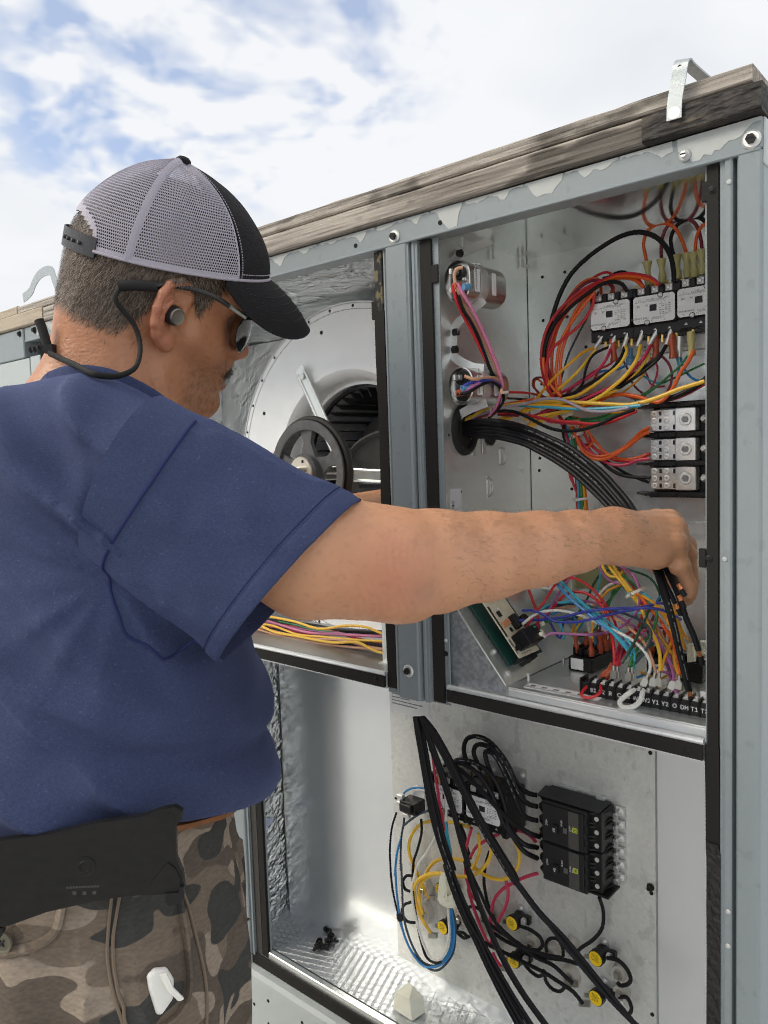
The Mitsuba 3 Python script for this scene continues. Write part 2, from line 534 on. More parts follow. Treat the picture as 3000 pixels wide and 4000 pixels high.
def studscrew(parent, p, d, l=.014, r=.0021, mt='zinc', name='screw_tip'):
    prof = [(0, 0)]
    k = 7
    for i in range(k):
        prof += [(r * .72, l * i / k), (r, l * (i + .5) / k)]
    prof += [(r * .6, l), (0, l * 1.08)]
    return part(parent, name, lathe(prof, p, d, 10), mt, smooth=20)


# carcass: roof pan, right side, back, left end
part(unit, 'roof_pan', box(XL, XR - .002, .03, 1.4, ZT - .006, ZT - .001), 'grey_paint')
part(unit, 'side_panel', box(XR - .004, XR - .001, .032, 1.4, .06, ZT - .008), 'pale_paint')
part(unit, 'back_panel', box(XL, XR - .006, 1.397, 1.4, .06, ZT - .008), 'grey_paint')
part(unit, 'side_panel', box(XL, XL + .004, .032, 1.39, .06, ZT - .008), 'grey_paint')
# head rail
rail = part(unit, 'head_rail', [box(-1.733, XR, 0, .032, 1.6905, ZT, .0016), box(-1.733, XR - .002, -.0012, .004, 1.6885, 1.6925, .001)], 'grey_paint')
part(unit, 'head_rail', [box(XL, -1.737, -.002, .032, 1.655, ZT, .002)], 'grey_paint')
part(unit, 'corner_cap', box(XR - .0006, XR + .0016, .0015, .06, 1.676, ZT - .001, .001), 'pale_paint')
# peeling film along the rail: strips of old tape with torn lower edges
def film(x0, x1, drops, seed):
    r = random.Random(seed)
    n = max(5, int((x1 - x0) / .0042))
    xs = np.linspace(x0, x1, n)
    top = [(x, ZT - .0008) for x in xs]
    low = []
    for i, x in enumerate(xs):
        d = .0022 + .0032 * r.random()
        for (c, w, h) in drops:
            d = max(d, h * (1 - abs(x - c) / w) ** .6 if abs(x - c) < w else 0)
        low.append((x + (r.random() - .5) * .003, ZT - d * (.86 + .28 * r.random())))
    pts = np.array(top + low[::-1])
    y = -.0006
    return extr(pts, .0002, (0, y + .0002, 0), (1, 0, 0), (0, 0, 1))


for a, b, dr_, sd in ((-.292, -.214, [(-.262, .042, .026), (-.276, .016, .029)], 1), (-.352, -.297, [(-.305, .018, .0145), (-.288, .01, .02)], 2), (-.415, -.354, [(-.37, .013, .010), (-.39, .012, .012)], 3), (-.465, -.417, [(-.435, .022, .020), (-.448, .013, .023)], 4),
                        (-.548, -.467, [(-.495, .012, .012), (-.53, .016, .008)], 5), (-.60, -.552, [(-.572, .02, .028), (-.565, .012, .031)], 6), (-.69, -.604, [(-.625, .008, .014), (-.68, .02, .009)], 7), (-.80, -.694, [(-.72, .012, .016), (-.775, .014, .008)], 8), (-.93, -.806, [(-.83, .01, .012), (-.885, .016, .019)], 9),
                        (-1.70, -1.56, [(-1.60, .03, .028), (-1.67, .02, .024)], 10)):
    part(unit, 'peeling_film', film(a, b, dr_, sd), 'peeled_film', smooth=False)
for p in ((-0.6605,-0.0005,1.7), (-0.2223,-0.0005,1.7)):
    bolt(unit, p, (0, -1, 0), .0048, .0088)
bolt(unit, (-0.2839,-0.001,1.702), (0, -1, 0), .0034, .006, 'zinc', 'peeled_film')
for p in ((-0.5862,-0.0005,1.702), (-0.7301,-0.0005,1.702)):
    hole(unit, p, (0, -1, 0), .0030)

# right corner post: rolled profile
prof = [(-.2685, .05), (-.2685, .0105), (-.2535, .0105), (-.2525, .0055), (-.2480, .0055), (-.2470, .0018), (-.2418, .0018), (-.2402, .0030), (-.2402, .016), (-.2368, .016), (-.2364, .0042), (-.2352, .0022), (-.2340, 0), (-.2152, 0), (-.2132, .0010), (-.2124, .003), (-.2124, .05)]
part(unit, 'corner_post', extr(prof, 1.6895 - .20, (0, 0, .20), (1, 0, 0), (0, 1, 0), (0, 0, 1)), 'grey_paint', smooth=20)
for p in ((-0.243,0.0012,1.667), (-0.2468,0.0012,1.301)):
    part(unit, 'rivet', lathe([(.0026, 0), (.002, .0008), (0, .001)], p, (0, -1, 0), 12), 'pale_paint')
for p in ((-0.2434,0.0012,0.9333), (-0.2434,0.0012,0.896)):
    screw(unit, p, (0, -1, 0), .0018, .0008, 'zinc', 'rivet')


def gasket_strip(x0, x1, z0, z1, y, seed, wob=.0006, th=.004):
    """A foam strip with a slightly wavering edge."""
    n = max(6, int((z1 - z0) / .02))
    zs = np.linspace(z0, z1, n)
    w = (meshkit.noise(np.stack([zs * 9, zs * 0 + seed, zs * 0], -1)) - .5) * 2 * wob
    pts = [(x0 + a, z) for a, z in zip(w, zs)] + [(x1 + a * .8, z) for a, z in zip(w[::-1], zs[::-1])]
    return extr(pts, th, (0, y, 0), (1, 0, 0), (0, 0, 1), (0, -1, 0))


part(unit, 'gasket', gasket_strip(-.2655, -.2545, 1.099, 1.688, .0104, 1), 'gasket')
part(unit, 'gasket', gasket_strip(-.2672, -.2530, .99, 1.103, .0095, 2, .0014, .0035), 'gasket')
tar = extr([(-.2675, .60), (-.2522, .60), (-.2520, .99), (-.2545, 1.0), (-.2668, 1.0), (-.2655, .97), (-.2662, .93), (-.2653, .88), (-.2664, .80), (-.2655, .75), (-.2660, .70)], .006, (0, .0098, 0), (1, 0, 0), (0, 0, 1), (0, -1, 0))
part(unit, 'gasket', tar, 'black_tar', 'tarry torn lower length of black gasket')
part(unit, 'gasket', gasket_strip(-.2672, -.2520, .25, .64, .0080, 4), 'gasket')
for p in ((-0.2603,0.0062,1.665), (-0.2639,0.0062,1.3)):
    screw(unit, p, (0, -1, 0), .0024, .0016, 'black_satin')
    p = np.array(p)
    part(unit, 'gasket_clip', box(p[0] - .0105, p[0] - .003, .0066, .0092, p[2] - .010, p[2] + .010, .001), 'gasket')

# mullion between the two upper openings
mp = [(-.7070, .05), (-.7070, .0105), (-.6870, .0105), (-.6862, .0050), (-.6835, .0042), (-.6825, .0055), (-.6812, .0045), (-.6808, .0160), (-.6784, .0160), (-.6780, .0010), (-.6770, 0), (-.6445, 0), (-.6428, .0020), (-.6408, .0024), (-.6402, .0170), (-.6370, .0170), (-.6366, .0040), (-.6330, .0038), (-.6322, .0055), (-.6290, .0055), (-.6278, .0090), (-.6262, .0095), (-.6258, .0105), (-.5985, .0105), (-.5985, .0125), (-.6140, .0125), (-.6140, .05)]
part(unit, 'mullion', extr(mp, 1.6895 - 1.080, (0, 0, 1.080), (1, 0, 0), (0, 1, 0), (0, 0, 1)), 'grey_paint', smooth=20)
part(unit, 'gasket', gasket_strip(-.7055, -.6885, 1.088, 1.61, .0104, 5, .001), 'gasket')
part(unit, 'gasket', gasket_strip(-.7055, -.6920, 1.61, 1.688, .0108, 6, .0016), mat('torn_foam', proc(lambda p, n, uv: mix((.03, .03, .03), (.17, .145, .08), smoothstep(.52, .62, fbm(p.x * 240, p.z * 130, 0, 3)))), .9), 'torn gasket with yellow foam showing')
part(unit, 'gasket', gasket_strip(-.6240, -.6065, 1.083, 1.688, .0104, 7, .0014), 'gasket')
bolt(unit, (-0.6605,-0.0002,1.12), (0, -1, 0), .0048, .0088)
part(unit, 'gasket_clip', box(-.612, -.597, .0066, .0096, 1.632, 1.655, .001), 'gasket')
part(unit, 'gasket_clip', box(-.712, -.699, .0066, .0096, 1.600, 1.625, .001), 'gasket')
screw(unit, (-.6035, .010, 1.168), (0, -1, 0), .002, .0012)
hole(unit, (-.6035, .010, 1.150), (0, -1, 0), .0034)

# sill under the upper openings
for x0, x1 in ((-.5985, -.2690), (-1.64, -.7075)):
    part(unit, 'sill', [sweep([(x0, .0060, 1.1065), (x1, .0060, 1.1065)], circle(.0036, 10)), box(x0, x1, .006, .020, 1.085, 1.105)], 'galvanized_bright')
    part(unit, 'gasket', extr([(x0, 1.0885), (x0 + .3 * (x1 - x0), 1.0878), (x0 + .6 * (x1 - x0), 1.0890), (x1, 1.0875), (x1, 1.1035), (x0, 1.1035)], .004, (0, .0055, 0), (1, 0, 0), (0, 0, 1), (0, -1, 0)), 'gasket')
for p in ((-0.5831,0.0014,1.097), (-0.2843,0.0014,1.095), (-0.7228,0.0014,1.098)):
    screw(unit, p, (0, -1, 0), .0022, .0014, 'black_satin')

# right compartment: sheet metal lining
XW, YB, ZC = -.613, .255, 1.703
lining = part(unit, 'compartment_wall', [box(XW - .003, XW, .021, YB, 1.105, ZC)], 'galvanized')
part(unit, 'compartment_wall', [box(XW + .0012, -.2175, YB, YB + .003, 1.31, ZC), box(XW + .0012, -.2175, YB - .007, YB - .0012, 1.296, 1.311)], 'galvanized')
part(unit, 'compartment_wall', [box(XW + .001, -.2175, YB + .003, YB + .006, 1.105, 1.309)], 'galvanized')
part(unit, 'compartment_wall', [box(-.2205, -.2175, .055, YB - .001, 1.105, ZC)], 'galvanized')
part(unit, 'compartment_ceiling', [box(XW, -.2175, .033, YB, ZC, ZC + .003)], 'galvanized_mirror')
part(unit, 'wall_flange', [box(XW - .003, XW + .0035, .0195, .0212, 1.115, 1.6885, .0005)], 'galvanized_bright')
for p in ((-0.6114,0.2545,1.693), (-0.6068,0.2545,1.497)):
    screw(unit, p, (0, -1, 0), .0026, .002)
for p in ((-.606, .075, ZC - .001), (-.609, .155, ZC - .001), (-.609, .236, ZC - .001)):
    studscrew(unit, p, (0, 0, -1))
for p in ([(-.5867,0.255,1.6726),(-.55,0.255,1.6734),(-.5867,0.255,1.6084),(-.518,0.255,1.5615),(-.547,0.255,1.6083),(-.5966,0.255,1.4017),(-.5979,0.255,1.3829),(-.5437,0.255,1.3548),(-.5912,0.255,1.5141)]):
    hole(unit, p, (0, -1, 0), .0024)
for p in ([(-.613,0.0674,1.3619),(-.613,0.0425,1.4389)]):
    hole(unit, p, (1, 0, 0), .0018)
# folded knock-out tabs in the side wall and a rubber grommet round the cable hole
for p in ((-0.613,0.1733,1.406), (-0.613,0.1374,1.363)):
    p = np.array(p)
    part(unit, 'knockout_tab', [tube([p + (.0015, -.006, .016), p + (.003, .002, .012), p + (.003, .005, 0), p + (.003, .001, -.010), p + (.0015, -.007, -.013)], .0014, 6), box(p[0], p[0] + .0012, p[1] - .006, p[1] + .004, p[2] - .010, p[2] + .012)], 'galvanized')
g = np.array((-0.613,0.0772,1.446))
tt = np.arange(33) * 2 * np.pi / 32
part(unit, 'grommet', tube([g + (.002, .030 * math.cos(t) * .8, .030 * math.sin(t)) for t in tt], .0055, 8, raw=True), 'black_satin')
part(unit, 'cable_hole', [cyl(g + (.0004, 0, 0), g + (.0010, 0, 0), .026, .026, 24)], 'dark_void')
g2 = np.array((-0.613,0.1392,1.436))
part(unit, 'grommet', [lathe([(.0, .001), (.011, .001), (.013, .004), (.010, .006), (0, .005)], g2, (1, 0, 0), 20)], 'black_satin')
for p in ((-0.613,0.1236,1.426), (-0.613,0.0979,1.424)):
    p = np.array(p)
    part(unit, 'spade_tab', box(p[0] + .001, p[0] + .0022, p[1] - .005, p[1] + .005, p[2] - .014, p[2] + .012, .0005), 'steel')
part(unit, 'barcode_sticker', [box(XW + .0001, XW + .0005, .0405, .0675, 1.315, 1.367, .0002)], 'grey_label')
bars = [box(XW + .0005, XW + .0007, .0440, .0500, 1.350 - i * .0024, 1.350 - i * .0024 - (.0012, .0006, .0017)[i % 3]) for i in range(12)]
part(unit, 'barcode', bars, 'ink')

# the tray that carries the terminal strip, its folded front lip; the blue gusset and the sloping mounting plate beside it
part(unit, 'tray', [box(-.5150, -.2190, .0212, YB - .002, 1.1150, 1.1180), box(-.5150, -.2690, .0196, .0212, 1.1060, 1.1180, .0006)], 'galvanized')
part(unit, 'tray_lip', [box(-.5135, -.2690, .0172, .0194, 1.1072, 1.1165, .0008)], 'galvanized_bright')
gus = [(-.6115, 1.108), (-.5170, 1.108), (-.5170, 1.1195), (-.5870, 1.2060), (-.6115, 1.2060)]
part(unit, 'gusset_plate', extr(gus, .0015, (0, .0200, 0), (1, 0, 0), (0, 0, 1), (0, -1, 0)), mat('mottled_galvanized', proc(lambda p, n, uv: mix((.44, .47, .49), (.64, .67, .69), smoothstep(.25, .75, fbm(p.x * 240, p.z * 240, 0, 3)))), .42, metal=.8), 'mottled grey corner gusset')
sl0, sl1 = np.array([-.5170, 0, 1.1195]), np.array([-.5960, 0, 1.2170])
sd = (sl1 - sl0) / np.linalg.norm(sl1 - sl0)
sn = np.array([-sd[2], 0, sd[0]]) * -1
SLO, SLU = np.array([-.5170, .0200, 1.1195]), sd
part(unit, 'sloping_plate', [extr([(0, 0), (.16, 0), (.16, .215), (0, .215)], .0014, (-.5170, .0205, 1.1190), sd, (0, 1, 0)), sweep([(-.5172, .0190, 1.1195), tuple(np.array([-.5172, .0190, 1.1195]) + sd * .125)], circle(.0013, 8))], 'galvanized')
for q, r in ((.045, .0028), (.012, .004)):
    screw(unit, np.array([-.5170, .036, 1.1200]) + sd * q, sn, r, .0026)
for p in ((-.506, .055, 1.118), (-.506, .150, 1.118)):
    studscrew(unit, p, (0, 0, 1), .011)
lab = part(unit, 'tray_label', [extr([(0, 0), (.098, 0), (.098, .020), (0, .020)], .0004, (-.4985, .0300, 1.1182), (1, .03, 0), (-.03, 1, 0), (0, 0, 1))], 'white_label')
ink = [box(-.4960 + .015 * i, -.4960 + .015 * i + .011, .0352, .0360, 1.1187, 1.1189) for i in range(6)] + [box(-.4940 + .016 * i, -.4940 + .016 * i + .007, .0385, .0430, 1.1187, 1.1189) for i in range(6)] + [box(-.4970, -.4060, .0325, .0331, 1.1187, 1.1189), box(-.4970, -.4040, .0490, .0496, 1.1187, 1.1189)]
part(lab, 'print', ink, 'grey_ink')

# lower compartment: back sheet, riveted sub-panel, foil floor and foil side
part(unit, 'lower_back_sheet', box(-1.057, -.2175, .110, .113, .562, 1.100), 'galvanized_sheet')
part(unit, 'lower_sub_panel', box(-.788, -.3605, .1045, .1090, .600, 1.098), 'galvanneal')
part(unit, 'lower_side_sheet', box(-.3580, -.2175, .1060, .1090, .565, 1.098), 'galvanized_bright')
part(unit, 'foil_floor', grid_sheet((-1.066, .019, .570), (.86, 0, 0), (0, .094, 0), 160, 24, lambda p: .0016 * (meshkit.fbm(p * 60, 3, 4) - .5) + .010 * np.clip(meshkit.fbm(p * [14, 40, 1], 3, 9) - .5, 0, 1) * np.clip((p[..., 0] + .75) * 6, 0, 1)), 'foil_floor_metal')
part(unit, 'foil_side', grid_sheet((-1.0620, .018, .566), (0, .094, 0), (0, 0, .53), 24, 100, lambda p: .006 * (meshkit.fbm(p * [1, 30, 24], 3, 14) - .5)), 'foil')
for z in (1.04, .86, .70):
    hole(unit, (-.366, .1043, z), (0, -1, 0), .0026)
bolt(unit, (-0.3669,0.104,0.8678), (0, -1, 0), .0034, .0048, 'black_plastic', 'black_satin')
for p in ([(-.6474,0.104,1.0474),(-.7815,0.104,0.8675),(-.3702,0.104,1.0465),(-.5061,0.104,1.0463)]):
    hole(unit, p, (0, -1, 0), .0022)
part(unit, 'wiring_label', [box(-.7855, -.7080, .1038, .1044, 1.010, 1.078, .0002)], 'white_label')
r_ = random.Random(3)
part(unit, 'wiring_label_print', [box(-.782, -.782 + w, .1035, .1038, 1.0715 - i * .0052, 1.0715 - i * .0052 - .0014) for i, w in enumerate([.052, .03, .06, .044, .05, .058, .060, .036, .062, .05])], 'grey_ink')
# small bent paper tag in the corner of the foil
part(unit, 'paper_tag', trimesh.Trimesh([(-1.056,0.0529,0.7758),(-1.056,0.0826,0.7602),(-1.056,0.0535,0.7446)], [[0, 1, 2]], process=False), 'blue_label')

# frame of the lower opening on the left, its gaskets, base rail
lp = [(-1.075, .05), (-1.075, .0025), (-1.0420, .0015), (-1.0405, 0), (-1.0380, .0008), (-1.0368, .0040), (-1.0340, .0040), (-1.0322, .0016), (-1.0295, .0020), (-1.0290, .0105), (-1.0000, .0125), (-.9970, .0110), (-.9964, .0135), (-1.0610, .0140), (-1.0610, .05)]
part(unit, 'frame_post', extr(lp, 1.0845 - .555, (0, 0, .555), (1, 0, 0), (0, 1, 0), (0, 0, 1)), 'grey_paint', smooth=20)
part(unit, 'gasket', gasket_strip(-1.0280, -1.0135, .559, 1.084, .0108, 8), mat('brown_gasket', (.045, .040, .038), .7))
part(unit, 'gasket', gasket_strip(-1.0130, -.9995, .559, 1.084, .0112, 9), 'gasket')
base = [(.0, .18), (-.012, .18), (-.012, .515), (-.0105, .528), (-.006, .5345), (.004, .536), (.02, .536), (.02, .18)]
part(unit, 'base_rail', extr(base, XR - .002 - XL, (XL, 0, 0), (0, 1, 0), (0, 0, 1), (1, 0, 0)), 'pale_paint', smooth=25)
part(unit, 'gasket', [box(-1.040, -.2690, .0040, .0075, .5365, .5575, .0008)], 'gasket')
part(unit, 'lower_sill', [box(-1.030, -.2690, .0080, .0185, .5365, .5690, .0012)], 'galvanized')
for p in ([(-1.0195,-.012,0.4778),(-.9816,-.012,0.5011),(-.8976,-.012,0.5026),(-.9832,-.012,0.459)]):
    hole(unit, p, (0, -1, 0), .0030)
part(unit, 'curb', box(XL, XR - .004, -.010, 1.4, 0, .1795), 'pale_paint')

# outer panels on the far left with their bolts, and a louvre
part(unit, 'outer_panel', box(-1.660, -1.0760, 0, .003, .5375, 1.0840, .001), 'pale_paint')
part(unit, 'outer_panel', box(-1.7150, -1.6700, .0005, .0040, .5375, 1.6550, .001), 'pale_paint')
part(unit, 'outer_panel', box(-2.36, -1.7180, -.0005, .0040, 1.5000, 1.6530, .001), 'pale_paint')
part(unit, 'outer_panel', box(-2.36, -1.7180, -.0005, .0040, .5375, 1.1800, .001), 'pale_paint')
lv = part(unit, 'louvre', box(-2.36, -1.7180, .030, .034, 1.1820, 1.4980), 'dark_void')
for i in range(12):
    z = 1.492 - i * .0265
    part(lv, 'slat', hullmesh([(x, y, zz) for x in (-2.355, -1.7200) for y, zz in ((-.001, z), (-.001, z - .002), (.026, z - .016), (.026, z - .018))]), 'pale_paint')
for p in ([(-1.7041,-.001,1.6695),(-1.6858,-.001,1.6687),(-1.6639,-.001,1.6703)]):
    bolt(unit, p, (0, -1, 0), .005, .008, 'black_satin', 'gasket')
for p in ([(-1.7519,-.001,1.7092),(-1.6816,-.001,1.7088)]):
    bolt(unit, p, (0, -1, 0), .005, .0075, 'black_satin', 'gasket')
part(unit, 'corner_plate', extr([(-1.1076,-.004,0.5557),(-1.0702,-.004,0.5603),(-1.0486,-.004,0.5596),(-1.0644,-.004,0.4833),(-1.1143,-.004,0.4727)] and [(p[0], p[2]) for p in [(-1.1076,-.004,0.5557),(-1.0702,-.004,0.5603),(-1.0486,-.004,0.5596),(-1.0644,-.004,0.4833),(-1.1143,-.004,0.4727)]], .002, (0, -.013, 0), (1, 0, 0), (0, 0, 1), (0, -1, 0)), 'white_label', 'white corner plate beside the lower frame')
hole(unit, np.array((-1.043,-0.0155,0.5635)), (0, -1, 0), .004)

# blower compartment: foil lining and floor
part(unit, 'foil_ceiling', grid_sheet((-1.66, .033, 1.697), (0, .45, 0), (.955, 0, 0), 60, 140, lambda p: .026 * (meshkit.fbm(p * [12, 30, 1], 4, 3) - .5)), 'foil')
part(unit, 'foil_lining', grid_sheet((-1.66, .47, 1.11), (.955, 0, 0), (0, 0, .585), 100, 60, lambda p: .02 * (meshkit.fbm(p * [9, 1, 5], 4, 5) - .5)), 'foil')
part(unit, 'foil_lining', grid_sheet((-1.655, .03, 1.11), (0, .44, 0), (0, 0, .585), 50, 60, lambda p: .02 * (meshkit.fbm(p * [1, 9, 5], 4, 6) - .5)), 'foil')
part(unit, 'foil_lining', box(-.7055, -.7040, .052, .47, 1.11, 1.70), 'foil')
part(unit, 'compartment_floor', box(-1.655, -.7040, .021, .46, 1.1000, 1.1030), mat('dull_steel', (.30, .30, .31), .4, metal=.8))
part(unit, 'inner_bracket', [box(-.760, -.7070, .060, .0625, 1.1030, 1.1700), box(-.760, -.7070, .050, .0600, 1.1030, 1.1050)], 'galvanized')
screw(unit, (-0.8124,0.0597,1.168), (0, -1, 0), .004, .003)

# ------------------------------------------------------------------ timber on top of the unit, steel straps
timber = thing('timber_frame', 'weathered grey timber boards lying along the top edge of the unit', 'lumber')


def board(x0, x1, y0, y1, z0, z1, seed, mt='old_wood', label=None, bow=.0015):
    n = 80
    xs = np.linspace(x0, x1, n)
    w = (meshkit.fbm(np.stack([xs * 3, xs * 0 + seed, xs * 0], -1), 3) - .5) * 2 * bow
    e = (meshkit.fbm(np.stack([xs * 25, xs * 0 + seed + 7, xs * 0], -1), 3) - .5) * .0016
    rings = []
    for x, a, q in zip(xs, w, e):
        c = .0018 + abs(q)
        rings.append([(x, y0 + c, z0 + a), (x, y1, z0 + a), (x, y1, z1 + a + q), (x, y0 + c, z1 + a + q), (x, y0 + q, z1 + a - c), (x, y0 + q, z0 + a + c)])
    r = np.array(rings)
    v = r.reshape(-1, 3)
    k, i = np.meshgrid(np.arange(n - 1), np.arange(6), indexing='ij')
    q = np.stack([k * 6 + i, (k + 1) * 6 + i, (k + 1) * 6 + (i + 1) % 6, k * 6 + (i + 1) % 6], -1).reshape(-1, 4)
    e0 = (n - 1) * 6
    f = np.vstack([q[:, [0, 1, 2]], q[:, [0, 2, 3]]] + [np.array([[0, j, j + 1]]) for j in range(1, 5)] + [np.array([[e0, e0 + j + 1, e0 + j]]) for j in range(1, 5)])
    part(timber, 'plank', trimesh.Trimesh(v, f, process=False), mt, label, smooth=25)


board(-1.75, -.2210, -.0040, .085, 1.7515, 1.7675, 1)
board(-3.0, -1.7535, -.0050, .085, 1.7520, 1.7700, 2, mat('pale_wood', proc(lambda p, n, uv: mix((.30, .25, .19), (.50, .43, .34), fbm(p.x * 9, p.z * 200, p.y * 200, 4))), .8))
board(-1.62, -.2175, -.0020, .080, 1.7440, 1.7512, 3, bow=.0004)
board(-1.62, -.3240, -.0095, .080, 1.7215, 1.7468, 4)
board(-.3225, -.2105, -.0135, .080, 1.7208, 1.7468, 5, 'black_wood', 'blackened rotten end board below the strap', .0004)
board(-3.0, -1.6260, -.0090, .085, 1.7220, 1.7510, 6, 'pale_wood')


def strap(pts, w, label, hint):
    k = solo('steel_strap', ribbon(pts, w, .0016, hint), 'strap_steel' if 'strap_steel' in scene else mat('strap_steel', (.42, .46, .48), .4, metal=.5), label, 'strap')
    return k


s1 = strap([(-.2890, -.0160, 1.7335), (-.2885, -.0155, 1.7500), (-.2850, -.0150, 1.7700), (-.2825, -.0145, 1.7850), (-.2815, -.0100, 1.7890), (-.2805, -.0020, 1.7870), (-.2700, .0400, 1.7760), (-.2640, .0600, 1.7700)], .0145, 'bent galvanized strap over the blackened timber at the right end of the unit', (0, 1, 0))
part(s1, 'hole', cyl((-.2888, -.0170, 1.7395), (-.2888, -.0166, 1.7395), .0030, n=14), 'dark_void')
part(s1, 'hole', cyl((-.2835, -.0160, 1.7810), (-.2835, -.0154, 1.7810), .0022, n=14), 'dark_void')
part(s1, 'hammered_end', lathe([(0, 0), (.0062, 0), (.0058, .0006), (0, .0008)], (-.2888, -.0164, 1.7395), (0, -1, 0), 18), 'zinc')
strap([(-1.600, .02, 1.772), (-1.622, .02, 1.812), (-1.630, .02, 1.827), (-1.652, .02, 1.833), (-1.690, .02, 1.829), (-1.716, .02, 1.815), (-1.728, .02, 1.804), (-1.748, .02, 1.797), (-1.770, .02, 1.793)], .020, 'bent loose strap sticking up behind the man on the timber at left', (0, 1, 0))


# ------------------------------------------------------------------ contactors
def contactor(x0, z0, yf, yb, label, ww=.0545, hh=.035, terms=True, group=None, tops=True):
    """A three-pole contactor, its printed plate (mounted upside down) at y = yf, its foot on the sheet at yb."""
    t = thing('contactor', label, 'contactor', group)
    w, h = ww, hh
    d = yb - yf
    body = [box(x0 - .0015, x0 + w + .0015, yf + .001, yb - .012, z0 - .0015, z0 + h + .0015, .0015), box(x0 - .0005, x0 + w + .0005, yf + .006, yb, z0 - .0140, z0 + h + .0120, .001)]
    for i in range(4):
        xx = x0 + w * i / 3
        body.append(box(xx - .0028, xx + .0028, yf + .004, yf + .030, z0 + h + .001, z0 + h + .0125, .0008))
        body.append(box(xx - .0028, xx + .0028, yf + .006, yf + .034, z0 - .0155, z0 - .001, .0008))
    part(t, 'body', body, 'black_plastic')
    r = .003
    plate = [(r, 0), (w - r, 0), (w, r), (w, h - r), (w - r, h), (w * .72, h), (w * .72 - .001, h - .0022), (w * .60 + .001, h - .0022), (w * .60, h), (r, h), (0, h - r), (0, r)]
    pl = part(t, 'label_plate', extr(plate, .0007, (x0, yf + .001, z0), (1, 0, 0), (0, 0, 1), (0, -1, 0)), 'white_label', smooth=False)
    yy = yf + .0003
    part(t, 'coil_window', box(x0 + w * .40, x0 + w * .57, yy - .0002, yy + .001, z0 + h * .42, z0 + h * .66), 'ink')
    # print, all of it upside down as mounted: o is the top right corner of the plate
    P = lambda a, b: (x0 + w - a, yy, z0 + h - b)
    u, v = (-1, 0, 0), (0, 0, -1)
    pr = [text('CONT3P025024V', .0021, P(w * .60 - .004, .0300 * h / .035), u, v, bold=True)]
    pr = [text('CONT3P025024V', .0020, P(w * .62, h - .0078), u, v, bold=True)]
    for i, s in enumerate(('T1', 'T2', 'T3')):
        pr.append(text(s, .0018, P(w * (.20 + .31 * i), h - .0022 - .0014), u, v))
    for i, s in enumerate(('L1', 'L2', 'L3')):
        pr.append(text(s, .0018, P(w * (.20 + .31 * i), .0042), u, v))
    pr += [text('CE', .0024, P(w * .83, .0115), u, v, bold=True), text('UL', .0024, P(w * .64, .0115), u, v, bold=True), text('MADE IN CHINA', .0013, P(w * .70, .0068), u, v)]
    for i in range(4):
        pr.append(box(x0 + w * .62, x0 + w * .93, yy - .0001, yy, z0 + h * (.30 + .0) - .0002, z0 + h * .30) if i == 0 else box(x0 + w * (.62 + .075 * i), x0 + w * (.62 + .075 * i) + .0002, yy - .0001, yy, z0 + h * .24, z0 + h * .72))
    rr = random.Random(int(abs(x0) * 1e4))
    for a in range(4):
        for b in range(6):
            if rr.random() < .8:
                xx, zz = x0 + w * (.635 + .075 * a), z0 + h * (.26 + .072 * b)
                pr.append(box(xx, xx + .0022, yy - .0001, yy, zz, zz + .0008))
    for k in range(3):
        pr.append(box(x0 + w * .32, x0 + w * (.78 + .05 * k), yy - .0001, yy, z0 + h * (.775 + .035 * k), z0 + h * (.775 + .035 * k) + .0004))
        pr.append(box(x0 + w * .45, x0 + w * (.70 + .04 * k), yy - .0001, yy, z0 + h * (.12 + .035 * k), z0 + h * (.12 + .035 * k) + .0004))
    # small marks where the photograph has a dotted code are left out but for its caption
    part(pl, 'print', pr, 'grey_ink', smooth=False)
    for px, pz in ((x0 + w * .66, z0 + h - .0012), (x0 + w * .34, z0 + .0010)):
        part(t, 'case_boss', cyl((px, yf + .002, pz), (px, yf - .0002, pz), .0036, n=18), 'black_plastic')
        screw(t, (px, yf - .0002, pz), (0, -1, 0), .0019, .0008)
    for i in range(3):
        xx = x0 + w * (.16 + .335 * i)
        if tops:
            k = part(t, 'line_terminal', [box(xx - .0045, xx + .0045, yf + .0045, yf + .0160, z0 + h + .0030, z0 + h + .0115, .0006)], 'zinc')
            screw(t, (xx, yf + .0045, z0 + h + .0070), (0, -1, 0), .0026, .0012)
            part(t, 'spade', box(xx + .005, xx + .0085, yf + .030, yf + .0308, z0 + h + .006, z0 + h + .021, .0003), 'brass')
        k = part(t, 'load_terminal', [box(xx - .0042, xx + .0042, yf + .010, yf + .0180, z0 - .0125, z0 - .0040, .0006), lathe([(0, 0), (.0042, 0), (.0042, .0012), (0, .0014)], (xx, yf + .010, z0 - .0080), (-.05, -1, -.25), 16)], 'zinc')
        screw(t, (xx, yf + .0086, z0 - .0080), (0, -1, -.2), .0026, .0016)
        if terms:
            part(t, 'spade', [box(xx + .0045, xx + .0078, yf + .013, yf + .0138, z0 - .0250, z0 - .0080, .0003), box(xx + .0045, xx + .0053, yf + .0135, yf + .018, z0 - .0250, z0 - .0120, .0002)], 'brass')
    return t


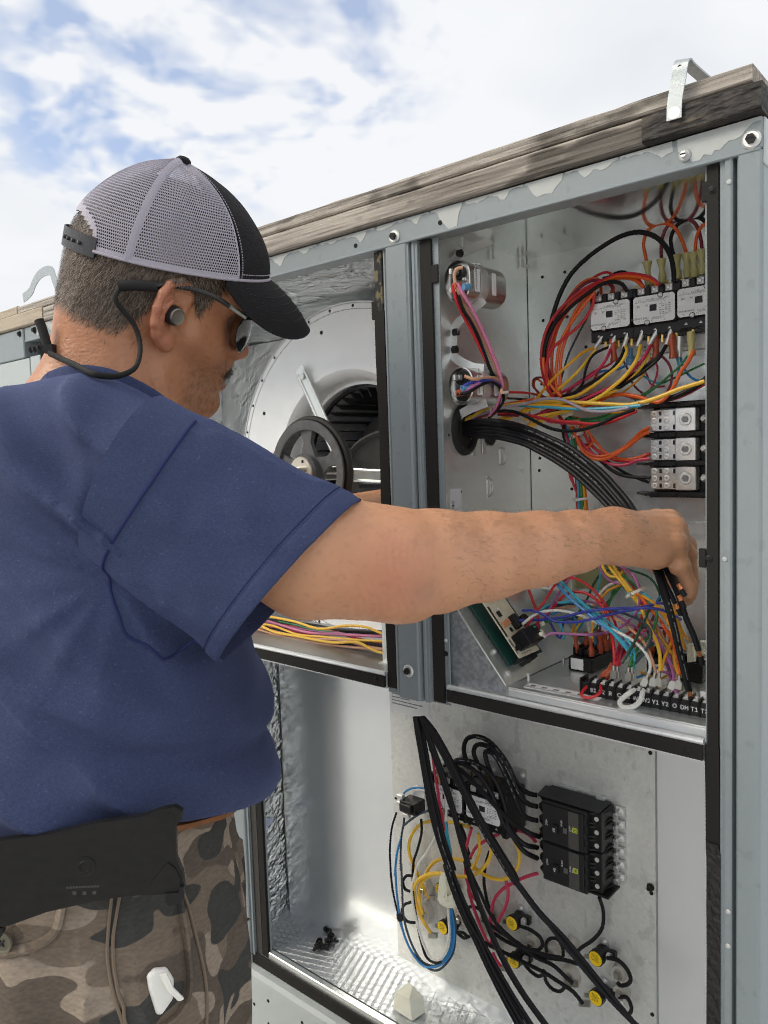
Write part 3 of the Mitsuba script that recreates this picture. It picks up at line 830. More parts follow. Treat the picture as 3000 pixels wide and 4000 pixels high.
contactor(-.4810, 1.5740, .195, .255, 'leftmost of the three white faced contactors on the upper back wall')
contactor(-.4215, 1.5740, .195, .255, 'middle one of the three white faced contactors on the upper back wall')
contactor(-.3640, 1.5755, .195, .255, 'contactor partly hidden behind the right post at the end of the upper row', tops=True)
part(unit, 'contactor_rail', [box(-.475, -.230, .2490, .2535, 1.5400, 1.5600, .0006)], 'zinc')
for x in (-.452, -.428, -.398, -.372):
    screw(unit, (x, .2488, 1.548), (0, -1, 0), .0026, .0018)
contactor(-.6065, .9105, .050, .1035, 'lower contactor with a clear view of its white plate, left of the breakers', .0550, .0325, False)
contactor(-.6690, .9105, .050, .1035, 'lower contactor mostly hidden behind the hanging black cables', .0550, .0325, False)
mp_ = thing('mounting_plate', 'zinc plated bracket behind the lower contactors', 'bracket')
part(mp_, 'sheet', [box(-.660, -.5385, .1015, .1038, .8900, .9760, .0008)], 'zinc')
for p in ((-.650, .1014, .970), (-.594, .1014, .962), (-.546, .1014, .966), (-.546, .1014, .896)):
    screw(mp_, p, (0, -1, 0), .003, .0025)
part(mp_, 'side_block', [box(-.5505, -.5415, .052, .1010, .895, .955, .001)], 'black_plastic')

# small relay left of the hanging cables
rl = thing('relay', 'small black relay with a clear cover at the left edge of the lower sub-panel', 'relay')
part(rl, 'body', [box(-.742, -.712, .066, .092, .872, .890, .001), box(-.738, -.716, .060, .070, .876, .888, .001)], 'black_plastic')
part(rl, 'cover', [box(-.738, -.712, .092, .1035, .880, .902, .002)], 'white_label')
for x, z in ((-.744, .893), (-.744, .882), (-.733, .866)):
    part(rl, 'spade', [box(x - .006, x + .006, .068, .076, z - .0035, z + .0035, .001)], 'zinc')

# ------------------------------------------------------------------ power distribution block
pb = thing('power_distribution_block', 'black three pole distribution block with aluminium lugs on the upper back wall', 'terminal block')
part(pb, 'base', [box(-.4060, -.3300, .222, .2535, 1.352, 1.466, .001)], 'black_plastic')
for z in (1.4680, 1.4290, 1.3915, 1.3510):
    part(pb, 'barrier', [hullmesh([(x, y, z + s * .0016) for x, y in ((-.436, .250), (-.436, .236), (-.412, .206), (-.325, .200), (-.325, .250)) for s in (-1, 1)]), box(-.405, -.330, .2030, .2080, z - .0034, z + .0034, .001)] + [box(x - .003, x + .003, .2005, .206, z - .0026, z + .0026, .001) for x in (-.395, -.372, -.348)], 'black_plastic')
for z0, z1 in ((1.4340, 1.4620), (1.3960, 1.4240), (1.3580, 1.3870)):
    zc = (z0 + z1) / 2
    k = part(pb, 'lug', [box(-.4040, -.3710, .2060, .2200, z0, z1, .0008), box(-.3708, -.3450, .2045, .2200, z0 - .0008, z1 + .0008, .0008)], mat('aluminium', (.80, .80, .78), .3, metal=.9))
    part(k, 'lug_screw', [lathe([(.0098, 0), (.0098, -.0004), (.0085, -.0012), (.0078, .0002), (.0070, .0010), (.0046, .0010), (.0044, -.003), (0, -.003)], (-.3575, .2040, zc), (0, -1, 0), 32)], 'zinc')
    part(k, 'hex_recess', [cyl((-.3575, .2035, zc), (-.3575, .2028, zc), .0042, n=6)], 'grey_ink')
    for i in range(3):
        for x in (-.3985, -.3825):
            zz = z0 + (z1 - z0) * (.17 + .33 * i)
            part(k, 'set_screw', [lathe([(.0038, 0), (.0037, .0008), (.0030, .0010), (.0027, .0004), (.0016, .0004), (.0015, -.0012), (0, -.0012)], (x, .2058, zz), (0, -1, 0), 18)], 'zinc')
        part(k, 'slot', [box(-.3922, -.3888, .2057, .2062, z0 + (z1 - z0) * (.08 + .33 * i), z0 + (z1 - z0) * (.26 + .33 * i))], 'black_plastic')
    part(k, 'slot', [box(-.3740, -.3715, .2057, .2062, z0 + .002, z0 + .008), box(-.3740, -.3715, .2057, .2062, z1 - .008, z1 - .002)], 'black_plastic')
    part(pb, 'cover', [box(-.4045, -.3450, .1990, .1996, z0 - .001, z1 + .001)], 'clear_plastic', smooth=False)
    part(pb, 'side_screw', [lathe([(0, .001), (.004, .001), (.005, 0), (.003, .003), (0, .003)], (-.3375, .213, zc), (-.3, -1, 0), 16)], 'zinc')

# ------------------------------------------------------------------ capacitors
def capacitor(yc, zc, label, hz, hy):
    """An oval can that stands out from the side wall, its terminals towards the front."""
    t = thing('capacitor', label, 'capacitor')
    x = XW + .030
    ya, yb_ = yc, yc + .088
    n = 40
    tt = np.arange(n) * 2 * np.pi / n
    straight = hz - hy
    pts = np.stack([hy * np.cos(tt), np.where(np.sin(tt) >= 0, straight, -straight) + hy * np.sin(tt)], 1)

    def can(prof, mt, name, lbl=None):
        rings = []
        for s, y in prof:
            q = pts * 1.0
            q = q - np.sign(q) * 0
            rings.append(np.stack([x + 0 * q[:, 0] + (q[:, 0]) * s, np.full(n, y), zc + (q[:, 1]) * s], 1))
        v = np.vstack(rings)
        k, i = np.meshgrid(np.arange(len(prof) - 1), np.arange(n), indexing='ij')
        q = np.stack([k * n + i, k * n + (i + 1) % n, (k + 1) * n + (i + 1) % n, (k + 1) * n + i], -1).reshape(-1, 4)
        return part(t, name, trimesh.Trimesh(v, np.vstack([q[:, [0, 1, 2]], q[:, [0, 2, 3]]]), process=False), mt, lbl)

    can([(0.0, ya + .0055), (.90, ya + .0055), (.92, ya + .001), (.96, ya - .001), (1.02, ya), (1.03, ya + .003), (1.0, ya + .005), (1.0, yb_ - .004), (.94, yb_), (0, yb_)], 'steel', 'can')
    can([(1.012, ya + .026), (1.03, ya + .026), (1.03, ya + .042), (1.012, ya + .042)], 'zinc', 'band')
    for s in (1, -1):
        zz = zc + s * hz * .44
        part(t, 'terminal_well', [lathe([(0, .004), (.0085, .004), (.0095, 0), (.0095, -.004), (.0060, -.004), (.0055, -.007), (0, -.007)], (x, ya + .0045, zz), (0, 1, 0), 20)], 'black_satin')
        part(t, 'terminal', [box(x - .0052, x - .0040, ya - .009, ya, zz - .003, zz + .003, .0002), box(x + .0026, x + .0038, ya - .009, ya, zz - .003, zz + .003, .0002), box(x - .0065, x - .0025, ya - .010, ya - .002, zz - .0040, zz + .0040, .001)], 'zinc')
    screw(t, (x + .007, ya + .0055, zc + .002), (0, -1, 0), .002, .002)
    xs = x + hy * 1.005
    for q0, wd in ((ya + .010, .012), (ya + .050, .010)):
        part(t, 'sticker', [box(xs, xs + .0005, q0, q0 + wd, zc - hz * .55, zc + hz * .55, .0002)], 'white_label')
    part(t, 'sticker_print', [place(trimesh.util.concatenate([text('CAP100450DVR', .0030, (0, 0, 0), (1, 0, 0), (0, 1, 0))]), (xs + .0007, ya + .0145, zc - hz * .48), (0, 0, 1), (0, -1, 0))], 'grey_ink', smooth=False)
    return t


capacitor(.0290, 1.634, 'upper oval capacitor strapped to the side wall of the compartment', .0260, .0195)
capacitor(.0310, 1.5015, 'lower oval capacitor just above the cable grommet', .0235, .0185)
st = solo('hanger_strap', ribbon([(XW + .030, .110, 1.6995), (XW + .022, .098, 1.6930), (XW + .010, .080, 1.6850), (XW + .004, .070, 1.6790), (XW + .003, .062, 1.6720), (XW + .010, .056, 1.6640), (XW + .030, .058, 1.6610), (XW + .046, .062, 1.6580)], .014, .0012, (0, 1, 0)), 'zinc', 'bent perforated strap that curls over the upper capacitor', 'strap')
st2 = solo('hanger_strap', ribbon([(XW + .046, .066, 1.6130), (XW + .020, .060, 1.5950), (XW + .006, .056, 1.5830), (XW + .003, .054, 1.5600), (XW + .004, .052, 1.5450), (XW + .030, .058, 1.5270), (XW + .044, .064, 1.5240)], .012, .0012, (0, 1, 0)), 'zinc', 'perforated strap running between the upper and the lower capacitor', 'strap')
st3 = solo('hanger_strap', ribbon([(XW + .046, .066, 1.4800), (XW + .020, .062, 1.4720), (XW + .005, .060, 1.4640), (XW + .003, .060, 1.4560)], .012, .0012, (0, 1, 0)), 'zinc', 'strap below the lower capacitor', 'strap')
for y, z in ((.070, 1.680), (.056, 1.575), (.053, 1.552), (.060, 1.460)):
    part(st if z > 1.6 else st2 if z > 1.5 else st3, 'bolt_head', lathe([(0, .006), (.005, .006), (.0055, 0), (0, 0)], (XW + .0035, y, z), (1, 0, 0), 8), 'black_satin')

# ------------------------------------------------------------------ control board on the sloping plate
def slope(s, t, h):
    return np.array([-.5170, .0205, 1.1190]) + sd * s + np.array([0, 1, 0]) * t + sn * h


sn = np.array([sd[2], 0, -sd[0]])


def sbox(s0, s1, t0, t1, h0, h1, b=.0004):
    m = box(s0, s1, t0, t1, h0, h1, b)
    v = m.vertices
    return trimesh.Trimesh(np.array([-.5170, .0205, 1.1190]) + v[:, :1] * sd + v[:, 1:2] * [0, 1, 0] + v[:, 2:] * sn, m.faces, process=False)


cb = thing('control_board', 'beige printed circuit board above a green one on the sloping plate', 'circuit board')
part(cb, 'green_board', [sbox(.020, .155, .0200, .105, .0050, .0066)], mat('pcb_green', (.010, .060, .050), .35), 'green circuit board under the beige one')
part(cb, 'beige_board', [sbox(.0205, .150, .0205, .0720, .0240, .0256)], mat('pcb_beige', (.60, .56, .42), .4))
part(cb, 'edge_connector', [sbox(.052, .098, .0220, .0248, .0256, .0268)], 'black_satin')
part(cb, 'power_relay', [sbox(.0275, .0500, .0290, .0650, .0256, .0470, .0012), sbox(.0300, .0360, .0240, .0290, .0256, .034), sbox(.0340, .0400, .0650, .0740, .0256, .0400), sbox(.0440, .0490, .0650, .0740, .0256, .0400)], 'black_plastic')
part(cb, 'status_led', [lathe([(.0016, 0), (.0014, .0014), (0, .002)], slope(.046, .058, .047), sn, 12)], mat('led_green', (.02, .30, .16), .3))
rr = random.Random(5)
part(cb, 'chip', [sbox(.0800, .0880, .0330, .0390, .0256, .0280)], 'black_plastic')
part(cb, 'chip', [sbox(.0560, .0620, .0380, .0420, .0256, .0275)], 'black_plastic')
part(cb, 'chip', [sbox(.0560, .0760, .0480, .0560, .0256, .0360, .001)], 'black_satin')
for i in range(6):
    part(cb, 'resistor', [cyl(slope(.0640 + .0005 * i, .0300 + .0034 * i, .0268), slope(.0720 + .0005 * i, .0300 + .0034 * i, .0268), .0011, n=8)], mat('resistor_tan', (.55, .24, .12), .5))
for i in range(12):
    a, b = .085 + .05 * rr.random(), .026 + .04 * rr.random()
    part(cb, 'small_component', [sbox(a, a + .002 + .003 * rr.random(), b, b + .002 + .002 * rr.random(), .0256, .0275 + .002 * rr.random())], ('black_satin', 'zinc', 'ceramic', 'wire_gold')[i % 4])
part(cb, 'board_print', [sbox(.0270, .0335, .0212, .0240, .0256, .0258), sbox(.0370, .0480, .0214, .0260, .0256, .0258)] + [sbox(.0240, .0252, .030 + .004 * i, .033 + .004 * i, .0256, .0258) for i in range(6)], 'grey_ink')
cap_ = part(cb, 'capacitor', [lathe([(0, 0), (.0075, 0), (.0075, .022), (.0068, .0230), (0, .0232)], slope(.066, .082, .0062), sn, 20)], 'black_plastic')
for q in ((.022, .03), (.022, .068), (.016, .04), (.017, .055)):
    part(cb, 'standoff', [sbox(q[0] - .0035, q[0] + .001, q[1], q[1] + .007, .0066, .0240)], 'black_satin')
# transformer above it
tf = thing('transformer', 'transformer with a white printed label partly behind the forearm', 'transformer')
part(tf, 'core', [box(-.545, -.470, .200, .2500, 1.217, 1.272, .001)], mat('varnished_core', (.30, .30, .15), .45, metal=.4))
part(tf, 'bobbin', [box(-.563, -.512, .188, .235, 1.2110, 1.240, .002)], mat('bobbin', (.55, .55, .45), .45))
part(tf, 'label', [box(-.562, -.540, .1872, .1880, 1.2135, 1.2400)], 'white_label')
part(tf, 'label_print', [box(-.559, -.559 + w, .1868, .1872, 1.2370 - .0024 * i, 1.2370 - .0024 * i - .0009) for i, w in enumerate((.012, .015, .010, .016, .014, .015, .009, .016, .012))], 'grey_ink')
part(tf, 'terminal_block', [box(-.590, -.565, .188, .215, 1.2170, 1.236, .001)], 'terminal_red')
for x in (-.528, -.520):
    part(tf, 'terminal', [cyl((x, .180, 1.228), (x, .190, 1.236), .0045, n=10)], 'terminal_blue' if x < -.525 else 'terminal_red')


# ------------------------------------------------------------------ relays on the tray
def spade(parent, p, up=(0, 0, 1), mt='terminal_red', L=.030):
    """An insulated push-on terminal: barrel, waist and flare."""
    up = np.asarray(up, float) / np.linalg.norm(up)
    return part(parent, 'insulated_terminal', [lathe([(.0, 0), (.0040, 0), (.0044, .006), (.0040, L * .42), (.0024, L * .55), (.0024, L * .68), (.0038, L), (0, L)], p, up, 12)], mt)


def tray_relay(x0, x1, y0, y1, z1, label, terms):
    t = thing('relay', label, 'relay')
    part(t, 'case', [box(x0, x1, y0, y1, 1.1182, z1, .0012), box(x0 - .004, x0 + .002, y0 + .012, y0 + .03, 1.1182, 1.124, .001)], 'black_plastic')
    part(t, 'terminal_deck', [box(x0 + .004, x1 - .003, y0 + .012, y1 - .012, z1, z1 + .008, .001)] + [box(x0 + .004 + .011 * i, x0 + .0055 + .011 * i, y0 + .006, y1 - .010, z1 + .001, z1 + .011, .0004) for i in range(3)], 'black_plastic')
    for i, (x, y, m) in enumerate(terms):
        spade(t, (x, y, z1 + .002), (.02 * ((i * 7) % 3 - 1), .02 * ((i * 5) % 3 - 1), 1), m, .024)
    return t


R_ = 'terminal_red'
tray_relay(-.4885, -.4540, .130, .200, 1.1370, 'black relay on the tray crowded with red push-on terminals', [(-.484, .145, R_), (-.481, .168, R_), (-.473, .178, 'terminal_blue'), (-.466, .185, R_), (-.460, .140, R_), (-.457, .160, R_), (-.456, .176, R_), (-.457, .192, R_), (-.476, .192, R_)])
part('relay_001', 'plain_sticker', [box(-.4845, -.4665, .1294, .1300, 1.1205, 1.1355, .0002)], 'white_label')
tray_relay(-.3950, -.3240, .165, .225, 1.1420, 'second black relay further right behind the terminal strip', [(-.392, .175, R_), (-.386, .190, R_), (-.378, .200, R_), (-.388, .208, R_), (-.338, .180, 'nylon'), (-.330, .185, 'nylon'), (-.345, .200, R_)])
part('relay_002', 'plain_sticker', [box(-.3850, -.3660, .1644, .1650, 1.1185, 1.1345, .0002)], 'white_label')

# ------------------------------------------------------------------ terminal strip
ts = thing('terminal_strip', 'black screw terminal strip lettered S1 to T2 along the front of the tray', 'terminal block')
names = ['', 'S1', 'S2', 'R', 'C', 'G', 'W1', 'W2', 'Y1', 'Y2', 'O', 'DH', 'T1', 'T2', '']
px0, pit = -.4180, .01085
for i, nme in enumerate(names):
    xa = px0 + pit * (i - 1)
    k = part(ts, 'block', [box(xa, xa + pit * .94, .0460, .0630, 1.1182, 1.1335, .0006), box(xa, xa + .0016, .0440, .0660, 1.1182, 1.1385, .0004)], 'black_plastic')
    if nme:
        tw = textw(nme) * .0047
        part(k, 'lettering', text(nme, .0047, (xa + pit * .53 - tw / 2, .0459, 1.1232), (1, 0, 0), (0, 0, 1), .0002, True), 'white_print', smooth=False)
        part(k, 'screw', [box(xa + .0024, xa + .0096, .0490, .0600, 1.1335, 1.1345, .0003), box(xa + .0028, xa + .0092, .0500, .0590, 1.1347, 1.1357, .0003), lathe([(.0028, 0), (.0028, .0012), (.0022, .0018), (0, .0018)], (xa + .006, .0545, 1.1357), (0, 0, 1), 12)], 'zinc')


def push_on(parent, p, d, L=.016):
    """A bare crimped push-on terminal: a flat box and a crimp."""
    d = np.asarray(d, float) / np.linalg.norm(d)
    a, b, _ = frame_from(d, (0, 1, 0))
    p = np.asarray(p, float)
    fl = hex8([p + a * s * .0036 + b * t * .0012 + d * e for s in (-1, 1) for t in (-1, 1) for e in (0, L * .5)])
    cr = [hullmesh([p + a * s * q + b * t * .0016 + d * e for s in (-1, 1) for t in (-1, 1) for q, e in ((.0030, L * .5), (.0016, L * .66))]), cyl(p + d * L * .62, p + d * L, .0017, .0019, 8)]
    ridge = [hex8([p + a * s * .0030 + b * t * .0015 + d * e for s in (-1, 1) for t in (-1, 1) for e in (q, q + .0008)]) for q in (L * .12, L * .34)]
    return part(parent, 'push_on_terminal', [fl] + cr + ridge, 'tin' if 'tin' in scene else mat('tin', (.46, .45, .41), .32, metal=1.0), smooth=False)


for p, d in ((-0.392,0.058,1.14), (.02, .1, 1)), ((-0.3897,0.062,1.14), (.05, .1, 1)), ((-0.3735,0.058,1.141), (.03, .05, 1)), ((-0.3713,0.062,1.141), (.04, .05, 1)), ((-0.3548,0.056,1.138), (.35, .3, 1)), ((-0.3439,0.056,1.14), (.15, .2, 1)), ((-0.3355,0.054,1.142), (.02, .1, 1)), ((-0.3225,0.056,1.14), (.15, .2, .6)), ((-0.3126,0.052,1.143), (.05, .1, 1)):
    push_on(ts, p, d)
for p in ((-0.4076,0.07,1.135), (-0.4156,0.078,1.132)):
    spade(ts, p, (.5, .3, .8), 'terminal_red', .022)
part(ts, 'tab', [box(-.2895, -.2835, .0560, .0570, 1.1360, 1.1440, .0004)], 'white_label')

# ------------------------------------------------------------------ circuit breakers
def breaker(z0, label):
    t = thing('circuit_breaker', label, 'circuit breaker', None)
    h = .0520
    part(t, 'case', [box(-.4880, -.4265, .0520, .1000, z0, z0 + h, .0010), box(-.4860, -.4120, .0640, .1000, z0 + .0005, z0 + h - .0005, .001)], 'black_plastic')
    part(t, 'front_plate', [box(-.4870, -.4300, .0500, .0520, z0 + .0015, z0 + h - .0015, .0008)], 'black_satin')
    part(t, 'side_step', [box(-.4300, -.4262, .0508, .0600, z0 + .002 + i * .0172, z0 + .0105 + i * .0172, .0006) for i in range(3)], 'black_satin')
    band = part(t, 'warning_band', [box(-.4500, -.4360, .0494, .0502, z0 + .0020, z0 + h - .0020, .0002)], mat('dark_grey_print', (.055, .054, .050), .5))
    part(t, 'handle_recess', [box(-.4760, -.4600, .0494, .0502, z0 + .0200, z0 + .0315, .0003)], 'dark_void')
    hd = part(t, 'handle', [box(-.4700, -.4630, .0430, .0500, z0 + .0170, z0 + .0285, .0008)], 'black_satin')
    part(hd, 'rating', [text('45', .0032, (-.4650, .0427, z0 + .0205), (0, 0, 1), (-1, 0, 0))], 'white_print', smooth=False)
    part(t, 'test_button', [box(-.4570, -.4515, .0482, .0500, z0 + .0200, z0 + .0270, .0004)], mat('button_grey', (.09, .09, .09), .4))
    part(t, 'print', [text('I/ON', .0024, (-.4790, .0492, z0 + .0230), (0, 0, 1), (-1, 0, 0)), text('O/OFF', .0020, (-.4580, .0492, z0 + .0275), (0, 0, 1), (-1, 0, 0)), text('10 kA', .0020, (-.4466, .0491, z0 + .0240), (0, 0, 1), (-1, 0, 0)), text('480~', .0016, (-.4436, .0491, z0 + .0245), (0, 0, 1), (-1, 0, 0))], 'white_print', smooth=False)
    cx, cz = -.4405, z0 + .0280
    y = .0489
    sq = [box(cx - .0032, cx + .0032, y, y + .0004, cz + .0024, cz + .0032), box(cx - .0032, cx + .0032, y, y + .0004, cz - .0032, cz - .0024), box(cx - .0032, cx - .0024, y, y + .0004, cz - .0024, cz + .0024), box(cx + .0024, cx + .0032, y, y + .0004, cz - .0024, cz + .0024),
          box(cx - .0016, cx + .0016, y, y + .0004, cz + .0010, cz + .0016), box(cx - .0016, cx + .0016, y, y + .0004, cz - .0016, cz - .0010), box(cx - .0016, cx - .0010, y, y + .0004, cz - .0010, cz + .0010), box(cx + .0010, cx + .0016, y, y + .0004, cz - .0010, cz + .0010)]
    part(t, 'square_emblem', sq, mat('emblem_lime', (.50, .55, .02), .5), smooth=False)
    for i in range(3):
        zc = z0 + .0090 + .0172 * i
        for s in (-1, 1):
            zz = zc + s * .0062
            part(t, 'barrier', [hullmesh([(x, y, zz + e) for x, y in ((-.4285, .0600), (-.4200, .0640), (-.4120, .0720), (-.4080, .0900), (-.4285, .0980)) for e in (-.0010, .0010)])], 'black_plastic')
        part(t, 'clear_window', [box(-.4235, -.4140, .0655, .0700, zc - .0030, zc + .0030, .0015)], mat('smoky_plastic', (.20, .20, .20), .15))
        part(t, 'lug_screw', [lathe([(0, 0), (.0030, 0), (.0030, .002), (0, .002)], (-.4185, .0652, zc), (0, -1, 0), 12)], 'zinc')
        lug = part(t, 'bus_lug', [box(-.4100, -.3980, .0985, .1030, zc - .0058, zc + .0058, .0008), lathe([(.0, 0), (.0055, 0), (.0055, .002), (0, .002)], (-.4110, .0985, zc - .0086), (0, -1, 0), 14)], 'zinc')
        screw(t, (-.4030, .0985, zc + .0005), (0, -1, 0), .0030, .0022)
        for s in (-1, 1):
            zz = zc + s * .0066
            part(t, 'barrier', [hullmesh([(x, y, zz + e) for x, y in ((-.4878, .0560), (-.5030, .0700), (-.5030, .0960), (-.4878, .0980)) for e in (-.0010, .0010)])], 'black_plastic')
    return t


breaker(.9125, 'upper one of the two black three pole circuit breakers on the lower panel')
breaker(.8600, 'lower one of the two black three pole circuit breakers on the lower panel')
bp = thing('breaker_bracket', 'thin zinc plated carrier behind the two breakers', 'bracket')
part(bp, 'sheet', [box(-.5000, -.4180, .1004, .1036, .862, .9690, .0006), box(-.4980, -.4650, .098, .1004, .9660, .9700, .0004), box(-.4340, -.4220, .094, .1004, .9650, .9700, .0004)], 'zinc')
part('circuit_breaker', 'end_cover', [box(-.4990, -.4140, .0600, .0985, .9648, .9668, .0006), hullmesh([(-.5080, .075, .9600), (-.5080, .097, .9600), (-.4880, .060, .9665), (-.4880, .097, .9665), (-.5080, .097, .9640)])], 'black_plastic')
part('circuit_breaker_001', 'end_cover', [box(-.4300, -.4040, .0640, .0985, .8560, .8590, .0006)], 'black_plastic')


# ------------------------------------------------------------------ limit switches and insulators on the lower panel
def limit_switch(p, label, tilt=0.0):
    p = np.asarray(p, float)
    t = thing('limit_switch', label, 'thermal switch', None)
    ax = np.array([-.10, -1, .02])
    ax /= np.linalg.norm(ax)
    root = p - ax * .0215
    part(t, 'flange', [hullmesh([root + np.array([dx, dy, dz]) for dx, dz in ((-.006, .0155), (.006, .0155), (.0098, 0), (-.0098, 0), (-.006, -.0155), (.006, -.0155)) for dy in (.0005, .0015)])], 'zinc')
    for s in (-1, 1):
        screw(t, root + np.array([.0005, 0, s * .0135]), (0, -1, 0), .0026, .0024)
    part(t, 'body', [lathe([(0, 0), (.0100, 0), (.0100, .004), (.0088, .005), (.0088, .012), (.0104, .013), (.0104, .0205), (.0098, .0212), (0, .0212)], root, ax, 28)], 'black_plastic')
    face = part(t, 'face', [lathe([(0, 0), (.0094, 0), (.0092, .0004), (0, .0005)], p, ax, 28)], 'sticker_yellow')
    a = np.array([1, -.10, 0]) / np.linalg.norm([1, -.10, 0])
    lines = [text(s, .0014, p + ax * .0006 + a * (-.0058 + .0012 * (i % 2)) + np.array([0, 0, .0046 - .0026 * i]), a, (0, 0, 1), .0001) for i, s in enumerate(('L150-40F', 'T3S1 8537', '47-25400', 'OPEN 150'))]
    part(face, 'print', lines, 'ink', smooth=False)
    for s in (-1, 1):
        q = p - ax * .007 + np.array([.011 * s, 0, .0045 * s])
        part(t, 'spade', [hullmesh([q + np.array([s * e, dy, dz + s * e * .4]) for e in (0, .0085) for dy in (-.0004, .0006) for dz in (-.0032, .0032)])], 'tin')
        if s == 1:
            part(t, 'spade_boot', [hullmesh([q + np.array([e, dy, dz]) for e in (.001, .006) for dy in (-.003, .004) for dz in (-.004, .005)])], 'zinc')
            part(t, 'terminal_post', [box(q[0] + .001, q[0] + .0105, q[1] + .003, q[1] + .011, q[2] - .005, q[2] + .0065, .001)], 'black_plastic')
    return t


limit_switch((-0.4305,0.08,0.7597), 'rightmost yellow faced limit switch of the upper pair at lower right')
limit_switch((-0.4312,0.08,0.7056), 'lowest yellow faced limit switch with the cable bundle crossing it')
limit_switch((-0.6771,0.08,0.7041), 'leftmost yellow faced limit switch beside the white nylon connector')
limit_switch((-0.5555,0.08,0.7585), 'upper yellow faced limit switch in the middle of the lower panel')
limit_switch((-0.5543,0.08,0.7036), 'lower yellow faced limit switch in the middle of the lower panel')
limit_switch((-0.6829,0.085,0.7589), 'limit switch hidden behind the white nylon connector')


def insulator(p, label, rx=.011, rz=.017, rot=0.0, d=.011):
    p = np.asarray(p, float)
    t = thing('ceramic_insulator', label, 'insulator', 'ceramic insulators on the lower panel')
    n = 28
    tt = np.arange(n) * 2 * np.pi / n
    c, s = math.cos(rot), math.sin(rot)
    rings = []
    for k, y in ((.0, .1040), (1.0, .1040), (1.0, .1040 - d + .002), (.92, .1040 - d), (.55, .1040 - d), (.50, .1040 - d + .004), (0, .1040 - d + .004)):
        a, b = rx * k * np.cos(tt), rz * k * np.sin(tt)
        rings.append(np.stack([p[0] + a * c - b * s, np.full(n, y), p[2] + a * s + b * c], 1))
    k, i = np.meshgrid(np.arange(len(rings) - 1), np.arange(n), indexing='ij')
    q = np.stack([k * n + i, k * n + (i + 1) % n, (k + 1) * n + (i + 1) % n, (k + 1) * n + i], -1).reshape(-1, 4)
    part(t, 'ring', [trimesh.Trimesh(np.vstack(rings), np.vstack([q[:, [0, 1, 2]], q[:, [0, 2, 3]]]), process=False)], 'ceramic')
    part(t, 'tab', [box(p[0] - .0035, p[0] + .0035, .086, .0905, p[2] - .002, p[2] + .006, .0006), box(p[0] - .0008, p[0] + .0008, .086, .100, p[2] - .001, p[2] + .001)], 'tin')
    screw(t, (p[0] + rx * .2, .1040 - d, p[2] - rz * .72), (0, -1, 0), .0022, .0020)
    return t


INS = ['grey ceramic insulator at the far right, upper one under the looped black wire', 'grey ceramic insulator at the far right, lower one above the small wire loop', 'tall grey ceramic insulator left of the rightmost limit switch', 'grey ceramic insulator with a black wire loop on its right, between the switches',
       'grey ceramic insulator half covered by black wires near the cable bundle', 'grey ceramic insulator behind the thick cable bundle at lower right', 'large grey ceramic insulator with two yellow wires ending on it', 'grey ceramic insulator above the one with two yellow wires',
       'grey ceramic insulator between the red wires, upper one', 'grey ceramic insulator between the red wires, lower one', 'large grey ceramic insulator behind the red wire and black cables', 'grey ceramic insulator right of the lower middle limit switch', 'grey ceramic insulator behind the left cable bundle, next to the nylon plug']
for q, rx, rz, ro in ((-0.4054,0.1,0.7411), .010, .013, .1), ((-0.404,0.1,0.7149), .010, .013, .1), ((-0.4731,0.1,0.7482), .0085, .0125, 0), ((-0.5317,0.1,0.7294), .011, .015, .2), ((-0.5011,0.1,0.7277), .011, .013, .2), ((-0.4756,0.1,0.7051), .012, .015, .2), ((-0.7234,0.1,0.7021), .012, .018, .1), ((-0.7209,0.1,0.74), .010, .017, 0), ((-0.5933,0.1,0.75), .010, .017, 0), ((-0.5945,0.1,0.7052), .011, .017, 0), ((-0.6243,0.1,0.7131), .012, .016, .2), ((-0.5034,0.1,0.7269), .011, .014, .1), ((-0.6552,0.1,0.7179), .010, .015, 0):
    insulator(q, INS.pop(0), rx, rz, ro)

# the nylon connector, the foam cube, the little heap of black screws
nc = thing('nylon_connector', 'milky white nylon plug hanging among the cables of the lower panel', 'connector')
part(nc, 'housing', [hullmesh([(-.653,0.05,0.8129),(-.6384,0.05,0.818),(-.6359,0.05,0.81),(-.6573,0.05,0.8001),(-.6614,0.05,0.7684),(-.6567,0.05,0.7635)] + [(-.6653,0.066,0.8015),(-.6505,0.066,0.8066),(-.6398,0.066,0.7801),(-.6697,0.066,0.7884),(-.6738,0.066,0.7561),(-.6435,0.066,0.7542)]), hullmesh([(-.6567,0.05,0.7635),(-.6442,0.05,0.7621),(-.6297,0.05,0.7675),(-.6604,0.05,0.7687),(-.6309,0.05,0.7893)] + [(-.669,0.066,0.7512),(-.6563,0.066,0.7497),(-.6415,0.066,0.7552),(-.6728,0.066,0.7565),(-.6427,0.066,0.7774)])], 'milky' if 'milky' in scene else mat('milky', (.74, .74, .62), .4))
part(nc, 'rib', [hullmesh([(-.6464,0.0485,0.8054),(-.6435,0.0485,0.8064),(-.6455,0.0485,0.7733),(-.6426,0.0485,0.7744)] + [(-.6475,0.05,0.8043),(-.6446,0.05,0.8053),(-.6467,0.05,0.7722),(-.6438,0.05,0.7732)]), hullmesh([(-.637,0.0485,0.8006),(-.6347,0.0485,0.8015),(-.6343,0.0485,0.7775),(-.632,0.0485,0.7783)] + [(-.6381,0.05,0.7996),(-.6358,0.05,0.8004),(-.6355,0.05,0.7763),(-.6332,0.05,0.7772)])], 'milky')
c0 = np.array((-0.7208,0.0513,0.572))
fm = hullmesh(c0 + np.array([[-.021, -.016, 0], [.018, -.018, 0], [.022, .010, 0], [-.018, .014, 0], [-.018, -.014, .026], [.012, -.016, .030], [.019, .008, .024], [-.012, .012, .032], [.002, .004, .035]]))
